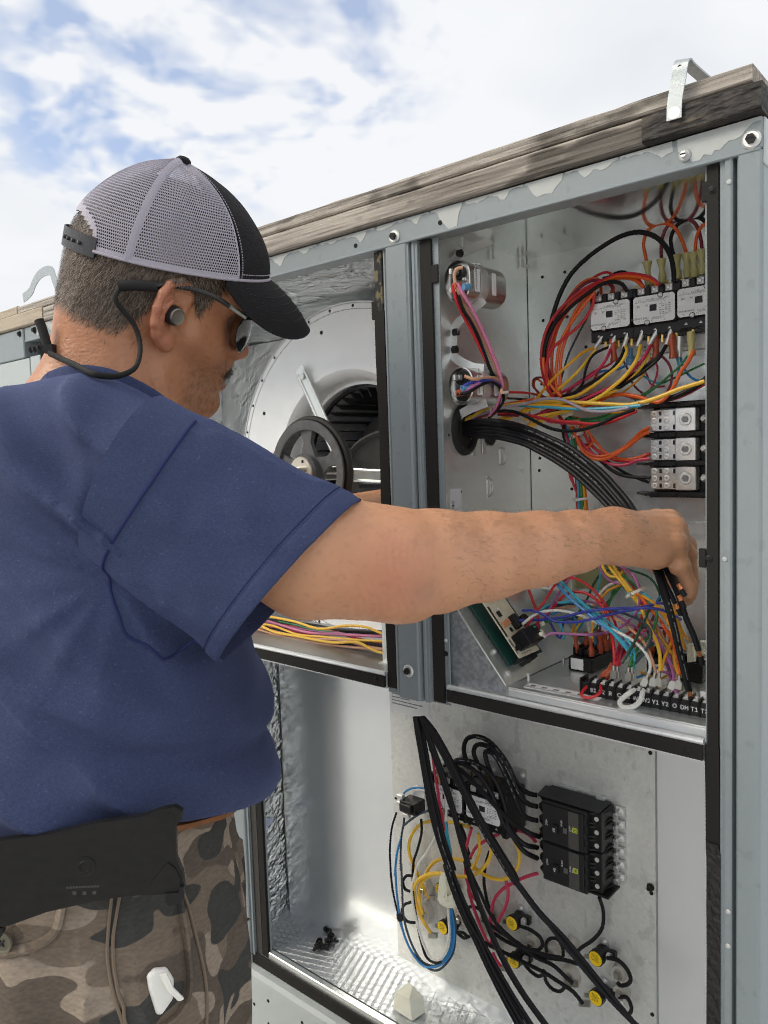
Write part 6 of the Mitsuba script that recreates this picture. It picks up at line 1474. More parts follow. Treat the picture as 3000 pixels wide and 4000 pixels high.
# --- black cables that hang out of the mullion across the lower panel, with a few coloured wires
hb_ = thing('hanging_cables', 'long black cables hanging from the foot of the mullion across the lower panel', 'cable')
F0 = [(285, 545, 1190, .040), (300, 560, 1220, .036), (318, 578, 1250, .034), (338, 600, 1300, .038), (352, 618, 1330, .042)]
hang = [
    [(-.6826,0.036,1.0408),(-.6802,0.036,1.0223),(-.6747,0.036,0.9918),(-.6679,0.036,0.9537),(-.6593,0.036,0.9084),(-.6455,0.036,0.8648),(-.6307,0.036,0.8301)] + [(-.6388,0.04,0.8327),(-.6267,0.04,0.8003),(-.6087,0.04,0.7658),(-.5913,0.04,0.7411),(-.5725,0.04,0.7114),(-.5508,0.04,0.6806),(-.5245,0.04,0.6468)],
    [(-.679,0.034,1.0421),(-.6762,0.034,1.0237),(-.6701,0.034,0.9935),(-.6628,0.034,0.9558),(-.6539,0.034,0.9107),(-.6411,0.034,0.8671),(-.6263,0.034,0.8325)] + [(-.6333,0.036,0.8363),(-.6207,0.036,0.8043),(-.603,0.036,0.77),(-.5848,0.036,0.7458),(-.5663,0.036,0.7163),(-.5438,0.036,0.6861),(-.517,0.036,0.6529)],
    [(-.6754,0.032,1.0434),(-.6712,0.032,1.0254),(-.6652,0.032,0.9953),(-.6583,0.032,0.9576),(-.6484,0.032,0.9131),(-.6367,0.032,0.8693),(-.6216,0.032,0.835)] + [(-.627,0.032,0.8402),(-.6151,0.032,0.8082),(-.5969,0.032,0.7743),(-.5776,0.032,0.7509),(-.5592,0.032,0.7215),(-.5361,0.032,0.692),(-.5088,0.032,0.6594)],
    [(-.6783,0.038,1.0411),(-.6727,0.038,1.0233),(-.6668,0.038,0.993),(-.6601,0.038,0.9551),(-.6498,0.038,0.9103),(-.638,0.038,0.8664),(-.6227,0.038,0.8319)] + [(-.6285,0.038,0.8371),(-.6162,0.038,0.805),(-.5971,0.038,0.7712),(-.5774,0.038,0.7416),(-.558,0.038,0.7156),(-.5341,0.038,0.6863),(-.505,0.038,0.6575)],
    [(-.6779,0.04,1.0406),(-.6712,0.04,1.023),(-.6651,0.04,0.9927),(-.6582,0.04,0.9549),(-.6479,0.04,0.9101),(-.6361,0.04,0.8662),(-.6214,0.04,0.8315)] + [(-.6244,0.036,0.8393),(-.611,0.036,0.8078),(-.5911,0.036,0.7745),(-.5716,0.036,0.745),(-.5515,0.036,0.7196),(-.5269,0.036,0.6908),(-.4981,0.036,0.6621)],
    [(-.6737,0.036,1.0426),(-.6652,0.036,1.0255),(-.6548,0.036,1.0043),(-.6424,0.036,0.9791),(-.6295,0.036,0.9466),(-.6185,0.036,0.9155),(-.6086,0.036,0.8812),(-.597,0.036,0.8478)] + [(-.6037,0.04,0.8492),(-.5943,0.04,0.8213),(-.5817,0.04,0.7933),(-.5683,0.04,0.7675),(-.5535,0.04,0.7411),(-.5371,0.04,0.7175),(-.5128,0.04,0.6919),(-.4828,0.04,0.6672)],
    [(-.6701,0.034,1.0439),(-.6597,0.034,1.0273),(-.649,0.034,1.0062),(-.6367,0.034,0.9812),(-.6237,0.034,0.9489),(-.6129,0.034,0.9179),(-.6031,0.034,0.8838),(-.5919,0.034,0.8504)] + [(-.5972,0.036,0.8532),(-.5876,0.036,0.8255),(-.5754,0.036,0.7976),(-.5618,0.036,0.7721),(-.5465,0.036,0.7462),(-.5294,0.036,0.7231),(-.5054,0.036,0.6977),(-.4757,0.036,0.6731)],
    [(-.665,0.03,1.0461),(-.6522,0.03,1.0301),(-.6369,0.03,1.0088),(-.6192,0.03,0.9838),(-.595,0.03,0.949),(-.5714,0.03,0.9165),(-.5466,0.03,0.8854),(-.5225,0.03,0.858)] + [(-.5132,0.034,0.846),(-.4847,0.034,0.8216),(-.4502,0.034,0.8007),(-.4204,0.034,0.7785),(-.3917,0.034,0.7571),(-.364,0.034,0.7373),(-.3431,0.034,0.7228)],
    [(-.662,0.028,1.0473),(-.6473,0.028,1.0317),(-.6316,0.028,1.0106),(-.6131,0.028,0.986),(-.59,0.028,0.9511),(-.5665,0.028,0.9187),(-.5419,0.028,0.8892),(-.5179,0.028,0.862)] + [(-.5088,0.03,0.8528),(-.4805,0.03,0.8285),(-.4446,0.03,0.8067),(-.4151,0.03,0.7838),(-.3882,0.03,0.7618),(-.3615,0.03,0.7417),(-.34,0.03,0.7269)],
    [(-.6589,0.026,1.0485),(-.6423,0.026,1.0334),(-.6263,0.026,1.0125),(-.608,0.026,0.9879),(-.5859,0.026,0.9545),(-.5625,0.026,0.9222),(-.538,0.026,0.8928),(-.5134,0.026,0.863)] + [(-.5203,0.028,0.8622),(-.4917,0.028,0.8368),(-.4673,0.028,0.8173),(-.4371,0.028,0.7915),(-.4047,0.028,0.7673),(-.3781,0.028,0.7497),(-.3554,0.028,0.7374),(-.3377,0.028,0.7293)],
    [(-.6627,0.032,1.046),(-.6442,0.032,1.0312),(-.6271,0.032,1.0104),(-.6097,0.032,0.9855),(-.5871,0.032,0.9519),(-.564,0.032,0.9194),(-.5394,0.032,0.8906),(-.5139,0.032,0.8586)] + [(-.518,0.036,0.8501),(-.4928,0.036,0.8291),(-.4666,0.036,0.8095),(-.4379,0.036,0.7845),(-.4053,0.036,0.7609),(-.3786,0.036,0.7431),(-.3558,0.036,0.7322),(-.338,0.036,0.7241)],
    [(-.676,0.04,1.041),(-.6668,0.04,1.0239),(-.6563,0.04,0.9948),(-.6422,0.04,0.9637),(-.6301,0.04,0.9325),(-.6146,0.04,0.8964),(-.6011,0.04,0.8617)] + [(-.6141,0.06,0.8338),(-.5949,0.06,0.8024),(-.5811,0.06,0.7791),(-.564,0.06,0.7606),(-.5401,0.06,0.7484),(-.515,0.06,0.748),(-.4906,0.06,0.7507),(-.4656,0.06,0.7568)],
]
for i, p in enumerate(hang):
    part(hb_, 'black_wire', tube(p, .0024, 9, .010), 'wire_black')
    if i in (2, 7):
        cable_print(hb_, p, .0024, 60, 40 + i, .35, .85)
wires(hb_, [
    ('crimson', 1.9, [(-.6748,0.046,1.0395),(-.6589,0.046,1.0239),(-.6597,0.046,1),(-.6579,0.046,0.9719),(-.6531,0.046,0.943),(-.6486,0.046,0.9092),(-.6419,0.046,0.8809)]),
    ('crimson', 1.7, [(-.6754,0.048,1.0388),(-.6576,0.048,1.0204),(-.6602,0.048,0.9913),(-.6579,0.048,0.9601),(-.6523,0.048,0.9265),(-.6459,0.048,0.8917)]),
    ('mauve', 1.7, [(-.679,0.05,1.0375),(-.665,0.05,1.0181),(-.664,0.05,0.9929),(-.661,0.05,0.9698),(-.6545,0.05,0.9348),(-.6498,0.05,0.9041)]),
    ('tan', 1.7, [(-.6651,0.052,1.0048),(-.6601,0.052,0.9821),(-.6543,0.052,0.9548),(-.6507,0.052,0.9223),(-.6471,0.052,0.8882)]),
    ('white', 2.2, [(-.6575,0.05,1.0135),(-.653,0.05,0.9765),(-.6435,0.05,0.9472),(-.6408,0.05,0.9163),(-.6426,0.05,0.8919),(-.6473,0.05,0.8664)]),
    ('cyan', 1.8, [(-.681,0.05,1.0371),(-.6719,0.05,1.0167),(-.6691,0.05,1.0029),(-.6661,0.05,0.9893)]),
    ('cyan', 2.4, [(-.6402,0.048,0.8918),(-.6394,0.048,0.8761),(-.6365,0.048,0.8611),(-.6332,0.048,0.8462)]),
])

# --- short wiring of the lower panel
lw = thing('lower_panel_wiring', 'yellow, red, blue and black wires looping over the lower panel', 'wiring loom')
wires(lw, [
    ('yellow', 2.5, [(-.6944,0.085,0.8634),(-.7144,0.085,0.8532),(-.7321,0.085,0.8341),(-.7417,0.085,0.8086),(-.7381,0.085,0.7888),(-.7281,0.085,0.7731),(-.7201,0.085,0.7603),(-.7182,0.09,0.7465)] + [(-.7184,0.094,0.7384),(-.7113,0.094,0.732)]),
    ('yellow', 2.5, [(-.6651,0.085,0.871),(-.6474,0.085,0.8736),(-.6339,0.085,0.8741),(-.6244,0.085,0.875)]),
    ('yellow', 2.5, [(-.6046,0.075,0.8758),(-.6022,0.075,0.8638),(-.6032,0.075,0.8492),(-.6096,0.075,0.8311),(-.6159,0.075,0.8185)]),
    ('yellow', 2.6, [(-.5558,0.08,0.8904),(-.5474,0.08,0.8806),(-.5409,0.08,0.8673),(-.5431,0.08,0.8465),(-.5538,0.08,0.8289),(-.5716,0.08,0.8167),(-.5933,0.08,0.8136),(-.6134,0.08,0.8179),(-.632,0.08,0.823),(-.6533,0.08,0.82),(-.6733,0.08,0.8134),(-.6919,0.08,0.7996),(-.7028,0.08,0.784),(-.7074,0.08,0.7722)]),
    ('yellow', 2.6, [(-.5865,0.07,0.885),(-.5794,0.07,0.87),(-.5818,0.07,0.8505),(-.5935,0.07,0.8308),(-.6123,0.07,0.8131),(-.6352,0.07,0.8032),(-.6625,0.07,0.7974),(-.6847,0.07,0.7893),(-.7015,0.07,0.7754),(-.7115,0.07,0.7599)] + [(-.7247,0.085,0.7386),(-.7226,0.085,0.722),(-.7183,0.085,0.7071)]),
    ('yellow', 2.6, [(-.6594,0.066,0.8019),(-.6774,0.066,0.7957),(-.696,0.066,0.7859),(-.7109,0.066,0.7722),(-.7177,0.066,0.7596)] + [(-.7303,0.082,0.738),(-.7277,0.082,0.7215),(-.7189,0.082,0.7022),(-.7088,0.082,0.6923),(-.7007,0.082,0.6851)]),
    ('crimson', 2.3, [(-.6173,0.078,0.8787),(-.6255,0.078,0.8536),(-.6285,0.078,0.8316),(-.6297,0.078,0.8035),(-.6251,0.078,0.7871)] + [(-.6276,0.08,0.7812),(-.618,0.08,0.7553),(-.6049,0.08,0.7278),(-.5916,0.08,0.7088)]),
    ('crimson', 2.2, [(-.6323,0.086,0.7948),(-.63,0.086,0.7775),(-.6245,0.086,0.7697),(-.618,0.086,0.7663)]),
    ('crimson', 2.3, [(-.5479,0.08,0.8959),(-.5317,0.08,0.8978),(-.5202,0.08,0.8938),(-.5137,0.08,0.889)]),
    ('crimson', 2.3, [(-.5709,0.076,0.8843),(-.5835,0.076,0.8764),(-.5965,0.076,0.8652),(-.6096,0.076,0.8531),(-.6195,0.076,0.8354)]),
    ('crimson', 2.2, [(-.5839,0.074,0.8787),(-.5755,0.074,0.8633),(-.5714,0.074,0.8506)]),
    ('crimson', 2.4, [(-.5129,0.08,0.8461),(-.5332,0.08,0.8334),(-.5506,0.08,0.8196),(-.5684,0.08,0.8041),(-.5814,0.08,0.7867),(-.5872,0.08,0.7702),(-.5906,0.08,0.7464),(-.5864,0.08,0.7335)]),
    ('crimson', 2.4, [(-.5628,0.08,0.8171),(-.5597,0.08,0.8026),(-.5637,0.08,0.7822),(-.5749,0.08,0.7589),(-.5863,0.08,0.7352),(-.5907,0.08,0.7092)]),
    ('crimson', 2.4, [(-.5895,0.082,0.7005),(-.5834,0.082,0.6917),(-.5754,0.082,0.6854)]),
    ('black', 2.6, [(-.6399,0.08,0.8759),(-.6335,0.08,0.8665),(-.6301,0.08,0.8562),(-.6276,0.08,0.844),(-.6224,0.08,0.8295)]),
    ('black', 2.3, [(-.5928,0.085,0.8483),(-.5998,0.085,0.8267),(-.6033,0.085,0.8014)] + [(-.6018,0.085,0.7882),(-.5969,0.085,0.7673),(-.5838,0.085,0.7465),(-.5697,0.085,0.7376),(-.5471,0.085,0.7293),(-.5334,0.085,0.7271)]),
    ('black', 1.6, [(-.7562,0.075,0.862),(-.766,0.075,0.8365),(-.7721,0.075,0.7995),(-.7721,0.075,0.7643),(-.7696,0.075,0.7297)] + [(-.7697,0.072,0.7602),(-.7649,0.072,0.7266),(-.7553,0.072,0.6931),(-.7465,0.072,0.6702),(-.7301,0.072,0.647),(-.7041,0.072,0.6397),(-.6853,0.072,0.6452),(-.6687,0.072,0.6591),(-.6541,0.072,0.6822)]),
    ('blue', 1.8, [(-.7488,0.076,0.824),(-.7588,0.076,0.7947),(-.7648,0.076,0.7575)] + [(-.7579,0.07,0.774),(-.7572,0.07,0.7392),(-.7514,0.07,0.6957),(-.7428,0.07,0.6674),(-.7254,0.07,0.6448),(-.7068,0.07,0.6362),(-.688,0.07,0.6431),(-.6693,0.07,0.6574),(-.6547,0.07,0.6796),(-.6485,0.07,0.7022),(-.6482,0.07,0.7289),(-.6524,0.07,0.7489)]),
    ('slate', 1.7, [(-.7415,0.076,0.8711),(-.7422,0.076,0.8519),(-.7488,0.076,0.824),(-.7521,0.076,0.7706)] + [(-.7472,0.072,0.7837),(-.7472,0.072,0.7419),(-.7454,0.072,0.697),(-.7347,0.072,0.6661),(-.7185,0.072,0.6449),(-.698,0.072,0.6345),(-.6836,0.072,0.6383),(-.669,0.072,0.6522),(-.6522,0.072,0.6796),(-.6475,0.072,0.7049),(-.6475,0.072,0.7348),(-.6523,0.072,0.7471)]),
    ('slate', 1.8, [(-.6924,0.074,0.8842),(-.7091,0.074,0.8744),(-.7286,0.074,0.8585),(-.7419,0.074,0.8459)]),
    ('black', 2.0, [(-.708,0.076,0.8655),(-.7081,0.076,0.8452),(-.7172,0.076,0.8151),(-.7254,0.076,0.7935),(-.7287,0.076,0.7648)] + [(-.7234,0.07,0.7772),(-.7237,0.07,0.7427),(-.7187,0.07,0.7083),(-.7106,0.07,0.6735),(-.7,0.07,0.6521),(-.6836,0.07,0.6513),(-.6702,0.07,0.6596)]),
    ('white', 1.9, [(-.6578,0.066,0.8761),(-.6755,0.066,0.8494),(-.6905,0.066,0.8247),(-.71,0.066,0.7963),(-.7194,0.066,0.7692)] + [(-.7222,0.066,0.7622),(-.7213,0.066,0.7317),(-.7133,0.066,0.7021),(-.7023,0.066,0.6739),(-.6885,0.066,0.6582),(-.6721,0.066,0.6652),(-.6605,0.066,0.6844),(-.6536,0.066,0.7122),(-.6542,0.066,0.7352),(-.6543,0.066,0.7501)]),
    ('blue', 2.0, [(-.654,0.07,0.7483),(-.6521,0.07,0.7274),(-.6524,0.07,0.7006),(-.6587,0.07,0.678),(-.6713,0.07,0.6583)]),
    ('blue', 1.6, [(-.7494,0.085,0.8844),(-.748,0.085,0.8917),(-.7358,0.085,0.9019),(-.7207,0.085,0.908),(-.706,0.085,0.9107)]),
    ('black', 2.3, [(-.7391,0.09,0.7588),(-.7522,0.09,0.755),(-.7605,0.09,0.742),(-.7565,0.09,0.7318),(-.7466,0.09,0.7315)]),
    ('black', 2.3, [(-.744,0.09,0.7151),(-.7598,0.09,0.7039),(-.7643,0.09,0.6879),(-.7542,0.09,0.6792),(-.7388,0.09,0.6831)]),
    ('black', 2.3, [(-.6362,0.088,0.7445),(-.6303,0.088,0.7509),(-.6207,0.088,0.7537),(-.6114,0.088,0.7506),(-.6088,0.088,0.7418)]),
    ('black', 2.4, [(-.659,0.088,0.7038),(-.6512,0.088,0.6993),(-.6425,0.088,0.6978),(-.6336,0.088,0.7039)]),
    ('black', 2.4, [(-.6509,0.085,0.7052),(-.6411,0.085,0.7074),(-.6344,0.085,0.7043)]),
    ('black', 2.4, [(-.4238,0.08,0.8452),(-.4234,0.09,0.8207),(-.4254,0.09,0.7983),(-.4393,0.09,0.7759),(-.4553,0.09,0.7591),(-.4644,0.09,0.7464)]),
    ('black', 2.6, [(-.4163,0.084,0.7649),(-.4013,0.084,0.7679),(-.3892,0.084,0.7603),(-.385,0.084,0.7491),(-.3902,0.084,0.7406),(-.4,0.084,0.7355),(-.4025,0.084,0.7381)]),
    ('black', 2.5, [(-.4029,0.088,0.7157),(-.3922,0.088,0.7203),(-.3863,0.088,0.7102),(-.3883,0.088,0.701),(-.3973,0.088,0.6958)]),
    ('black', 2.5, [(-.5433,0.084,0.7574),(-.5258,0.084,0.758),(-.5116,0.084,0.7522),(-.5099,0.084,0.7424),(-.5177,0.084,0.7329),(-.5244,0.084,0.731)]),
    ('black', 2.3, [(-.5057,0.088,0.734),(-.5064,0.088,0.7443),(-.4997,0.088,0.755),(-.4885,0.088,0.7586),(-.4813,0.088,0.7494),(-.4806,0.088,0.7384)]),
    ('black', 2.6, [(-.5961,0.08,0.7358),(-.5674,0.08,0.7289),(-.5357,0.08,0.7294),(-.5164,0.08,0.7285),(-.4938,0.08,0.7337),(-.4719,0.08,0.7401),(-.4558,0.08,0.7421)]),
    ('black', 2.6, [(-.6015,0.076,0.7487),(-.5727,0.076,0.7416),(-.5409,0.076,0.7365),(-.5142,0.076,0.7281),(-.4899,0.076,0.7279),(-.4701,0.076,0.7193),(-.4604,0.076,0.7151)]),
    ('black', 2.6, [(-.5969,0.074,0.7164),(-.564,0.074,0.7153),(-.5286,0.074,0.7142),(-.5021,0.074,0.7133),(-.4764,0.074,0.709),(-.4586,0.074,0.705),(-.4457,0.074,0.6948)]),
    ('black', 2.4, [(-.5091,0.088,0.7042),(-.5075,0.088,0.6907),(-.4973,0.088,0.6837),(-.4861,0.088,0.6858),(-.4777,0.088,0.697)]),
    ('black', 2.4, [(-.5405,0.084,0.7054),(-.529,0.084,0.6978),(-.5175,0.084,0.6957),(-.5098,0.084,0.7017),(-.5087,0.084,0.7084)]),
    ('black', 3.3, [(-.6235,0.085,0.9672),(-.6218,0.075,0.9789),(-.6254,0.075,0.9955),(-.619,0.075,1.0104),(-.6041,0.075,1.0173),(-.5844,0.075,1.0158),(-.5654,0.075,1.0033),(-.552,0.075,0.9883),(-.5438,0.075,0.9737),(-.534,0.075,0.9627),(-.5208,0.075,0.9572),(-.5094,0.075,0.9578)]),
    ('black', 3.3, [(-.6007,0.08,0.9698),(-.5965,0.065,0.9853),(-.6015,0.065,0.9988),(-.5958,0.065,1.0099),(-.5797,0.065,1.0123),(-.5608,0.065,1.0016),(-.5475,0.065,0.9867),(-.5378,0.065,0.9697),(-.5282,0.065,0.9544),(-.5152,0.065,0.9476),(-.5023,0.065,0.948)]),
    ('black', 3.3, [(-.5686,0.075,0.9488),(-.5674,0.058,0.9751),(-.5764,0.058,0.9971),(-.577,0.058,1.0068),(-.5648,0.058,1.0071),(-.5532,0.058,0.9937),(-.5418,0.058,0.9742),(-.5307,0.058,0.9518),(-.5196,0.058,0.9342),(-.5082,0.058,0.9317),(-.4986,0.058,0.9328)]),
    ('black', 3.3, [(-.6489,0.07,0.9676),(-.6228,0.045,0.9817),(-.6047,0.045,0.9746),(-.5802,0.045,0.9596),(-.5598,0.045,0.9456),(-.5398,0.045,0.9319),(-.5186,0.045,0.9234),(-.5026,0.045,0.9196),(-.4999,0.065,0.9075)]),
    ('black', 3.3, [(-.6411,0.07,0.9727),(-.6151,0.05,0.9886),(-.5969,0.05,0.991),(-.5792,0.05,0.9885),(-.5604,0.05,0.9781),(-.549,0.05,0.9602),(-.5412,0.05,0.9355),(-.5399,0.05,0.921),(-.5302,0.05,0.9075),(-.514,0.05,0.899),(-.5063,0.07,0.8885)]),
    ('black', 3.3, [(-.6605,0.075,0.9615),(-.6286,0.048,0.9831),(-.6101,0.048,0.9861),(-.5869,0.048,0.9796),(-.5681,0.048,0.9633),(-.555,0.048,0.9428),(-.5453,0.048,0.9216),(-.5291,0.048,0.9042),(-.5146,0.048,0.891),(-.5067,0.07,0.8735)]),
])
for i, p in enumerate(([(-.6031,0.0735,1.018),(-.5834,0.0735,1.0165),(-.5644,0.0735,1.004),(-.551,0.0735,0.989),(-.5429,0.0735,0.9744)], [(-.5787,0.0635,1.013),(-.5598,0.0635,1.0023),(-.5466,0.0635,0.9875),(-.5369,0.0635,0.9705),(-.5273,0.0635,0.9552)], [(-.5638,0.0565,1.0078),(-.5522,0.0565,0.9945),(-.5409,0.0565,0.9749),(-.5297,0.0565,0.9527)], [(-.614,0.0485,0.9893),(-.5958,0.0485,0.9917),(-.5782,0.0485,0.9892)])):
    cable_print(lw, p, .0033, 60, 70 + i, .05, .95)
for p in ((-0.703,0.09,0.6766), (-0.7108,0.096,0.7307), (-0.4521,0.092,0.682), (-0.5761,0.09,0.6791), (-0.4677,0.09,0.7038)):
    p = np.array(p)
    part(lw, 'spade', [hullmesh([p + np.array([a * .008, b * .002, c * .004 + a * .003]) for a in (-1, 1) for b in (-1, 1) for c in (-1, 1)])], 'tin')
part(lw, 'wire_knot', [lathe([(0, -.006), (.005, -.005), (.006, 0), (.005, .005), (0, .006)], (-0.7513,0.07,0.6975), (.3, 0, -1), 10)], 'black_satin')


# ------------------------------------------------------------------ the man
man = thing('person', 'man in navy t-shirt, mesh cap and camouflage trousers reaching into the open cabinet', 'person')
HP = np.array([-.81938, -.25961, 1.60693])
HR = np.array([[.322037, -.861086, .393476], [.929873, .365766, .039398], [-.177845, .353195, .918490]])
HS = 1.03


def H(x, y, z):
    return HP + HS * (HR @ np.array([x, y, z], float))


def Hm(v):
    return HP + HS * (np.asarray(v, float) @ HR.T)


A3 = lambda *q: np.array(q, float)
TR, TF = A3(.957, -.29, 0), A3(.29, .957, 0)
TB = np.array([TR, TF, [0, 0, 1]])


def head_sdf(p):
    q = ((p - HP) @ HR) / HS
    a = q.copy()
    a[:, 1] = np.abs(a[:, 1])
    d = ell(q, (-.006, 0, .040), (.098, .079, .098))
    d = smin(d, ell(q, (-.030, 0, -.010), (.068, .066, .070)), .03)
    d = smin(d, ell(q, (.032, 0, -.040), (.060, .058, .080)), .022)
    d = smin(d, cone(a, (.000, .054, -.068), (.072, .018, -.100), .022, .020), .022)
    d = smin(d, cone(a, (.052, .034, -.026), (.026, .058, -.020), .024, .020), .02)
    d = smin(d, ell(q, (.079, 0, -.102), (.019, .024, .016)), .012)
    d = smin(d, cone(a, (.086, 0, .034), (.070, .045, .030), .016, .016), .016)
    d = smin(d, cone(q, (.092, 0, .018), (.1085, 0, -.032), .0085, .0120), .008)
    d = smin(d, cone(a, (.100, .013, -.036), (.090, .018, -.034), .0085, .006), .006)
    d = smin(d, cone(a, (.098, 0, -.052), (.084, .024, -.056), .0075, .008), .010)
    d = smin(d, cone(a, (.0955, 0, -.067), (.084, .022, -.070), .0075, .0055), .005)
    d = smin(d, cone(a, (.0945, 0, -.080), (.084, .020, -.078), .0085, .0055), .005)
    d = smax(d, -cone(a, (.1035, 0, -.0735), (.088, .024, -.0745), .0022, .0016), .003)
    # jowl and double chin, eye hollow, nasolabial fold
    d = smin(d, ell(q, (.042, 0, -.112), (.040, .046, .026)), .02)
    d = smax(d, -ell(a, (.092, .036, .006), (.014, .016, .010)), .012)
    d = smax(d, -cone(a, (.094, .024, -.040), (.080, .036, -.078), .0024, .0018), .010)
    # neck
    d = smin(d, cone(p, H(-.036, 0, -.040), NB + A3(.012, .015, -.03), .066, .078), .03)
    d = smin(d, cone(p, H(-.060, .0, -.060), NB + A3(-.045, -.060, -.03), .034, .050), .03)
    t = (q[:, 0] * .62 + q[:, 2] * .30)
    m = np.clip((-.045 - q[:, 2]) / .03, 0, 1) * np.clip((.055 - q[:, 0]) / .03, 0, 1) * np.clip((q[:, 0] + .085) / .04, 0, 1)
    m = m * np.clip((q[:, 0] + .055) / .03, 0, 1)
    d = d - .0017 * m * np.sin(t * 300 + 1.2 * np.sin(q[:, 2] * 60)) - .0006 * m * np.sin(t * 700)
    # a roll at the nape
    d = smin(d, cone(a, (-.078, .0, -.052), (-.055, .040, -.055), .018, .016), .015)
    d = smax(d, -cone(a, (-.1015, 0, -.0180), (-.082, .045, -.022), .0022, .0015), .008)
    # ears
    ax, ay, az = .0005, -.0855, .0035
    e = a - A3(0, .0800, 0)
    th = math.radians(-24)
    ex, ey = e[:, 0] * math.cos(th) - (e[:, 1]) * math.sin(th) * -1, e[:, 1] * math.cos(th) + e[:, 0] * math.sin(th) * 1
    r = np.stack([e[:, 0] * math.cos(th) + e[:, 1] * math.sin(th), e[:, 1] * math.cos(th) - e[:, 0] * math.sin(th) * -1, e[:, 2]], 1)
    r = np.stack([e[:, 0] * .91 - e[:, 1] * .41, e[:, 0] * .41 + e[:, 1] * .91, e[:, 2]], 1)
    near = (np.abs(r[:, 0]) < .06) & (np.abs(r[:, 1]) < .06) & (np.abs(r[:, 2]) < .07) & (a[:, 1] > .05)
    if near.any():
        s = r[near]
        pin = ell(s, (-.004, .000, .004), (.0215, .0045, .0345))
        pin = smax(pin, -ell(s, (.003, .006, .000), (.0125, .0080, .0160)), .004)
        pin = smax(pin, -ell(s, (-.004, .005, .020), (.010, .0045, .010)), .004)
        path = [(.013, .002, .010), (.0165, .003, .024), (.012, .004, .035), (.001, .005, .0395), (-.012, .006, .036), (-.021, .007, .024), (-.0245, .007, .008), (-.023, .006, -.008), (-.017, .004, -.021), (-.009, .002, -.030)]
        for u, v in zip(path[:-1], path[1:]):
            pin = smin(pin, cone(s, u, v, .0043, .0043), .004)
        pin = smin(pin, ell(s, (.0005, .001, -.0300), (.0085, .0055, .0090)), .006)
        pin = smin(pin, cone(s, (.0115, .002, .004), (.0125, .001, -.008), .0045, .0045), .004)
        for u, v in (((-.014, .004, -.012), (-.014, .005, .008)), ((-.014, .005, .008), (-.006, .005, .018))):
            pin = smin(pin, cone(s, u, v, .0032, .0028), .004)
        dn = d[near]
        d[near] = smin(dn, pin, .004)
    return d * HS


NB = np.array((-0.8514,-0.3111,1.481))
SR = np.array((-0.6357,-0.3838,1.406))
EL = np.array((-0.4905,-0.2209,1.312))
WR = np.array((-0.3776,0.0239,1.317))
MCP = [np.array(q) for q in ((-0.3668,0.1268,1.32), (-0.3474,0.1171,1.321), (-0.3347,0.1009,1.314), (-0.328,0.0825,1.298))]      # index to little finger
FING = [
    [MCP[0], np.array((-0.3475,0.1548,1.3)), np.array((-0.3443,0.1544,1.27)), np.array((-0.3462,0.1379,1.255))],
    [MCP[1], np.array((-0.3324,0.1342,1.295)), np.array((-0.3285,0.1341,1.261)), np.array((-0.3281,0.1217,1.242))],
    [MCP[2], np.array((-0.3245,0.1136,1.287)), np.array((-0.3203,0.114,1.256)), np.array((-0.3214,0.1044,1.236))],
    [MCP[3], np.array((-0.3208,0.0812,1.278)), np.array((-0.3121,0.0865,1.255)), np.array((-0.3104,0.0816,1.245))],
]
FR = [(.0132, .0108, .0095, .0080), (.0135, .0110, .0097, .0084), (.0132, .0108, .0095, .0082), (.0128, .0110, .0096, .0082)]
THUMB = [np.array((-0.3883,0.0858,1.298)), np.array((-0.371,0.1128,1.285)), np.array((-0.3545,0.1187,1.268)), np.array((-0.3422,0.1147,1.254))]


LIMB = [(np.array(q), r) for q, r in (((-0.6361,-0.3783,1.399), .046), ((-0.5936,-0.3408,1.365), .058), ((-0.5373,-0.2908,1.324), .0620), ((-0.5068,-0.2572,1.316), .0565), ((-0.4888,-0.2326,1.313), .0530), ((-0.4698,-0.1834,1.308), .0522), ((-0.4447,-0.1283,1.308), .0462), ((-0.4181,-0.0691,1.31), .0404), ((-0.3964,-0.0232,1.314), .0345), ((-0.3744,0.027,1.319), .0262))]


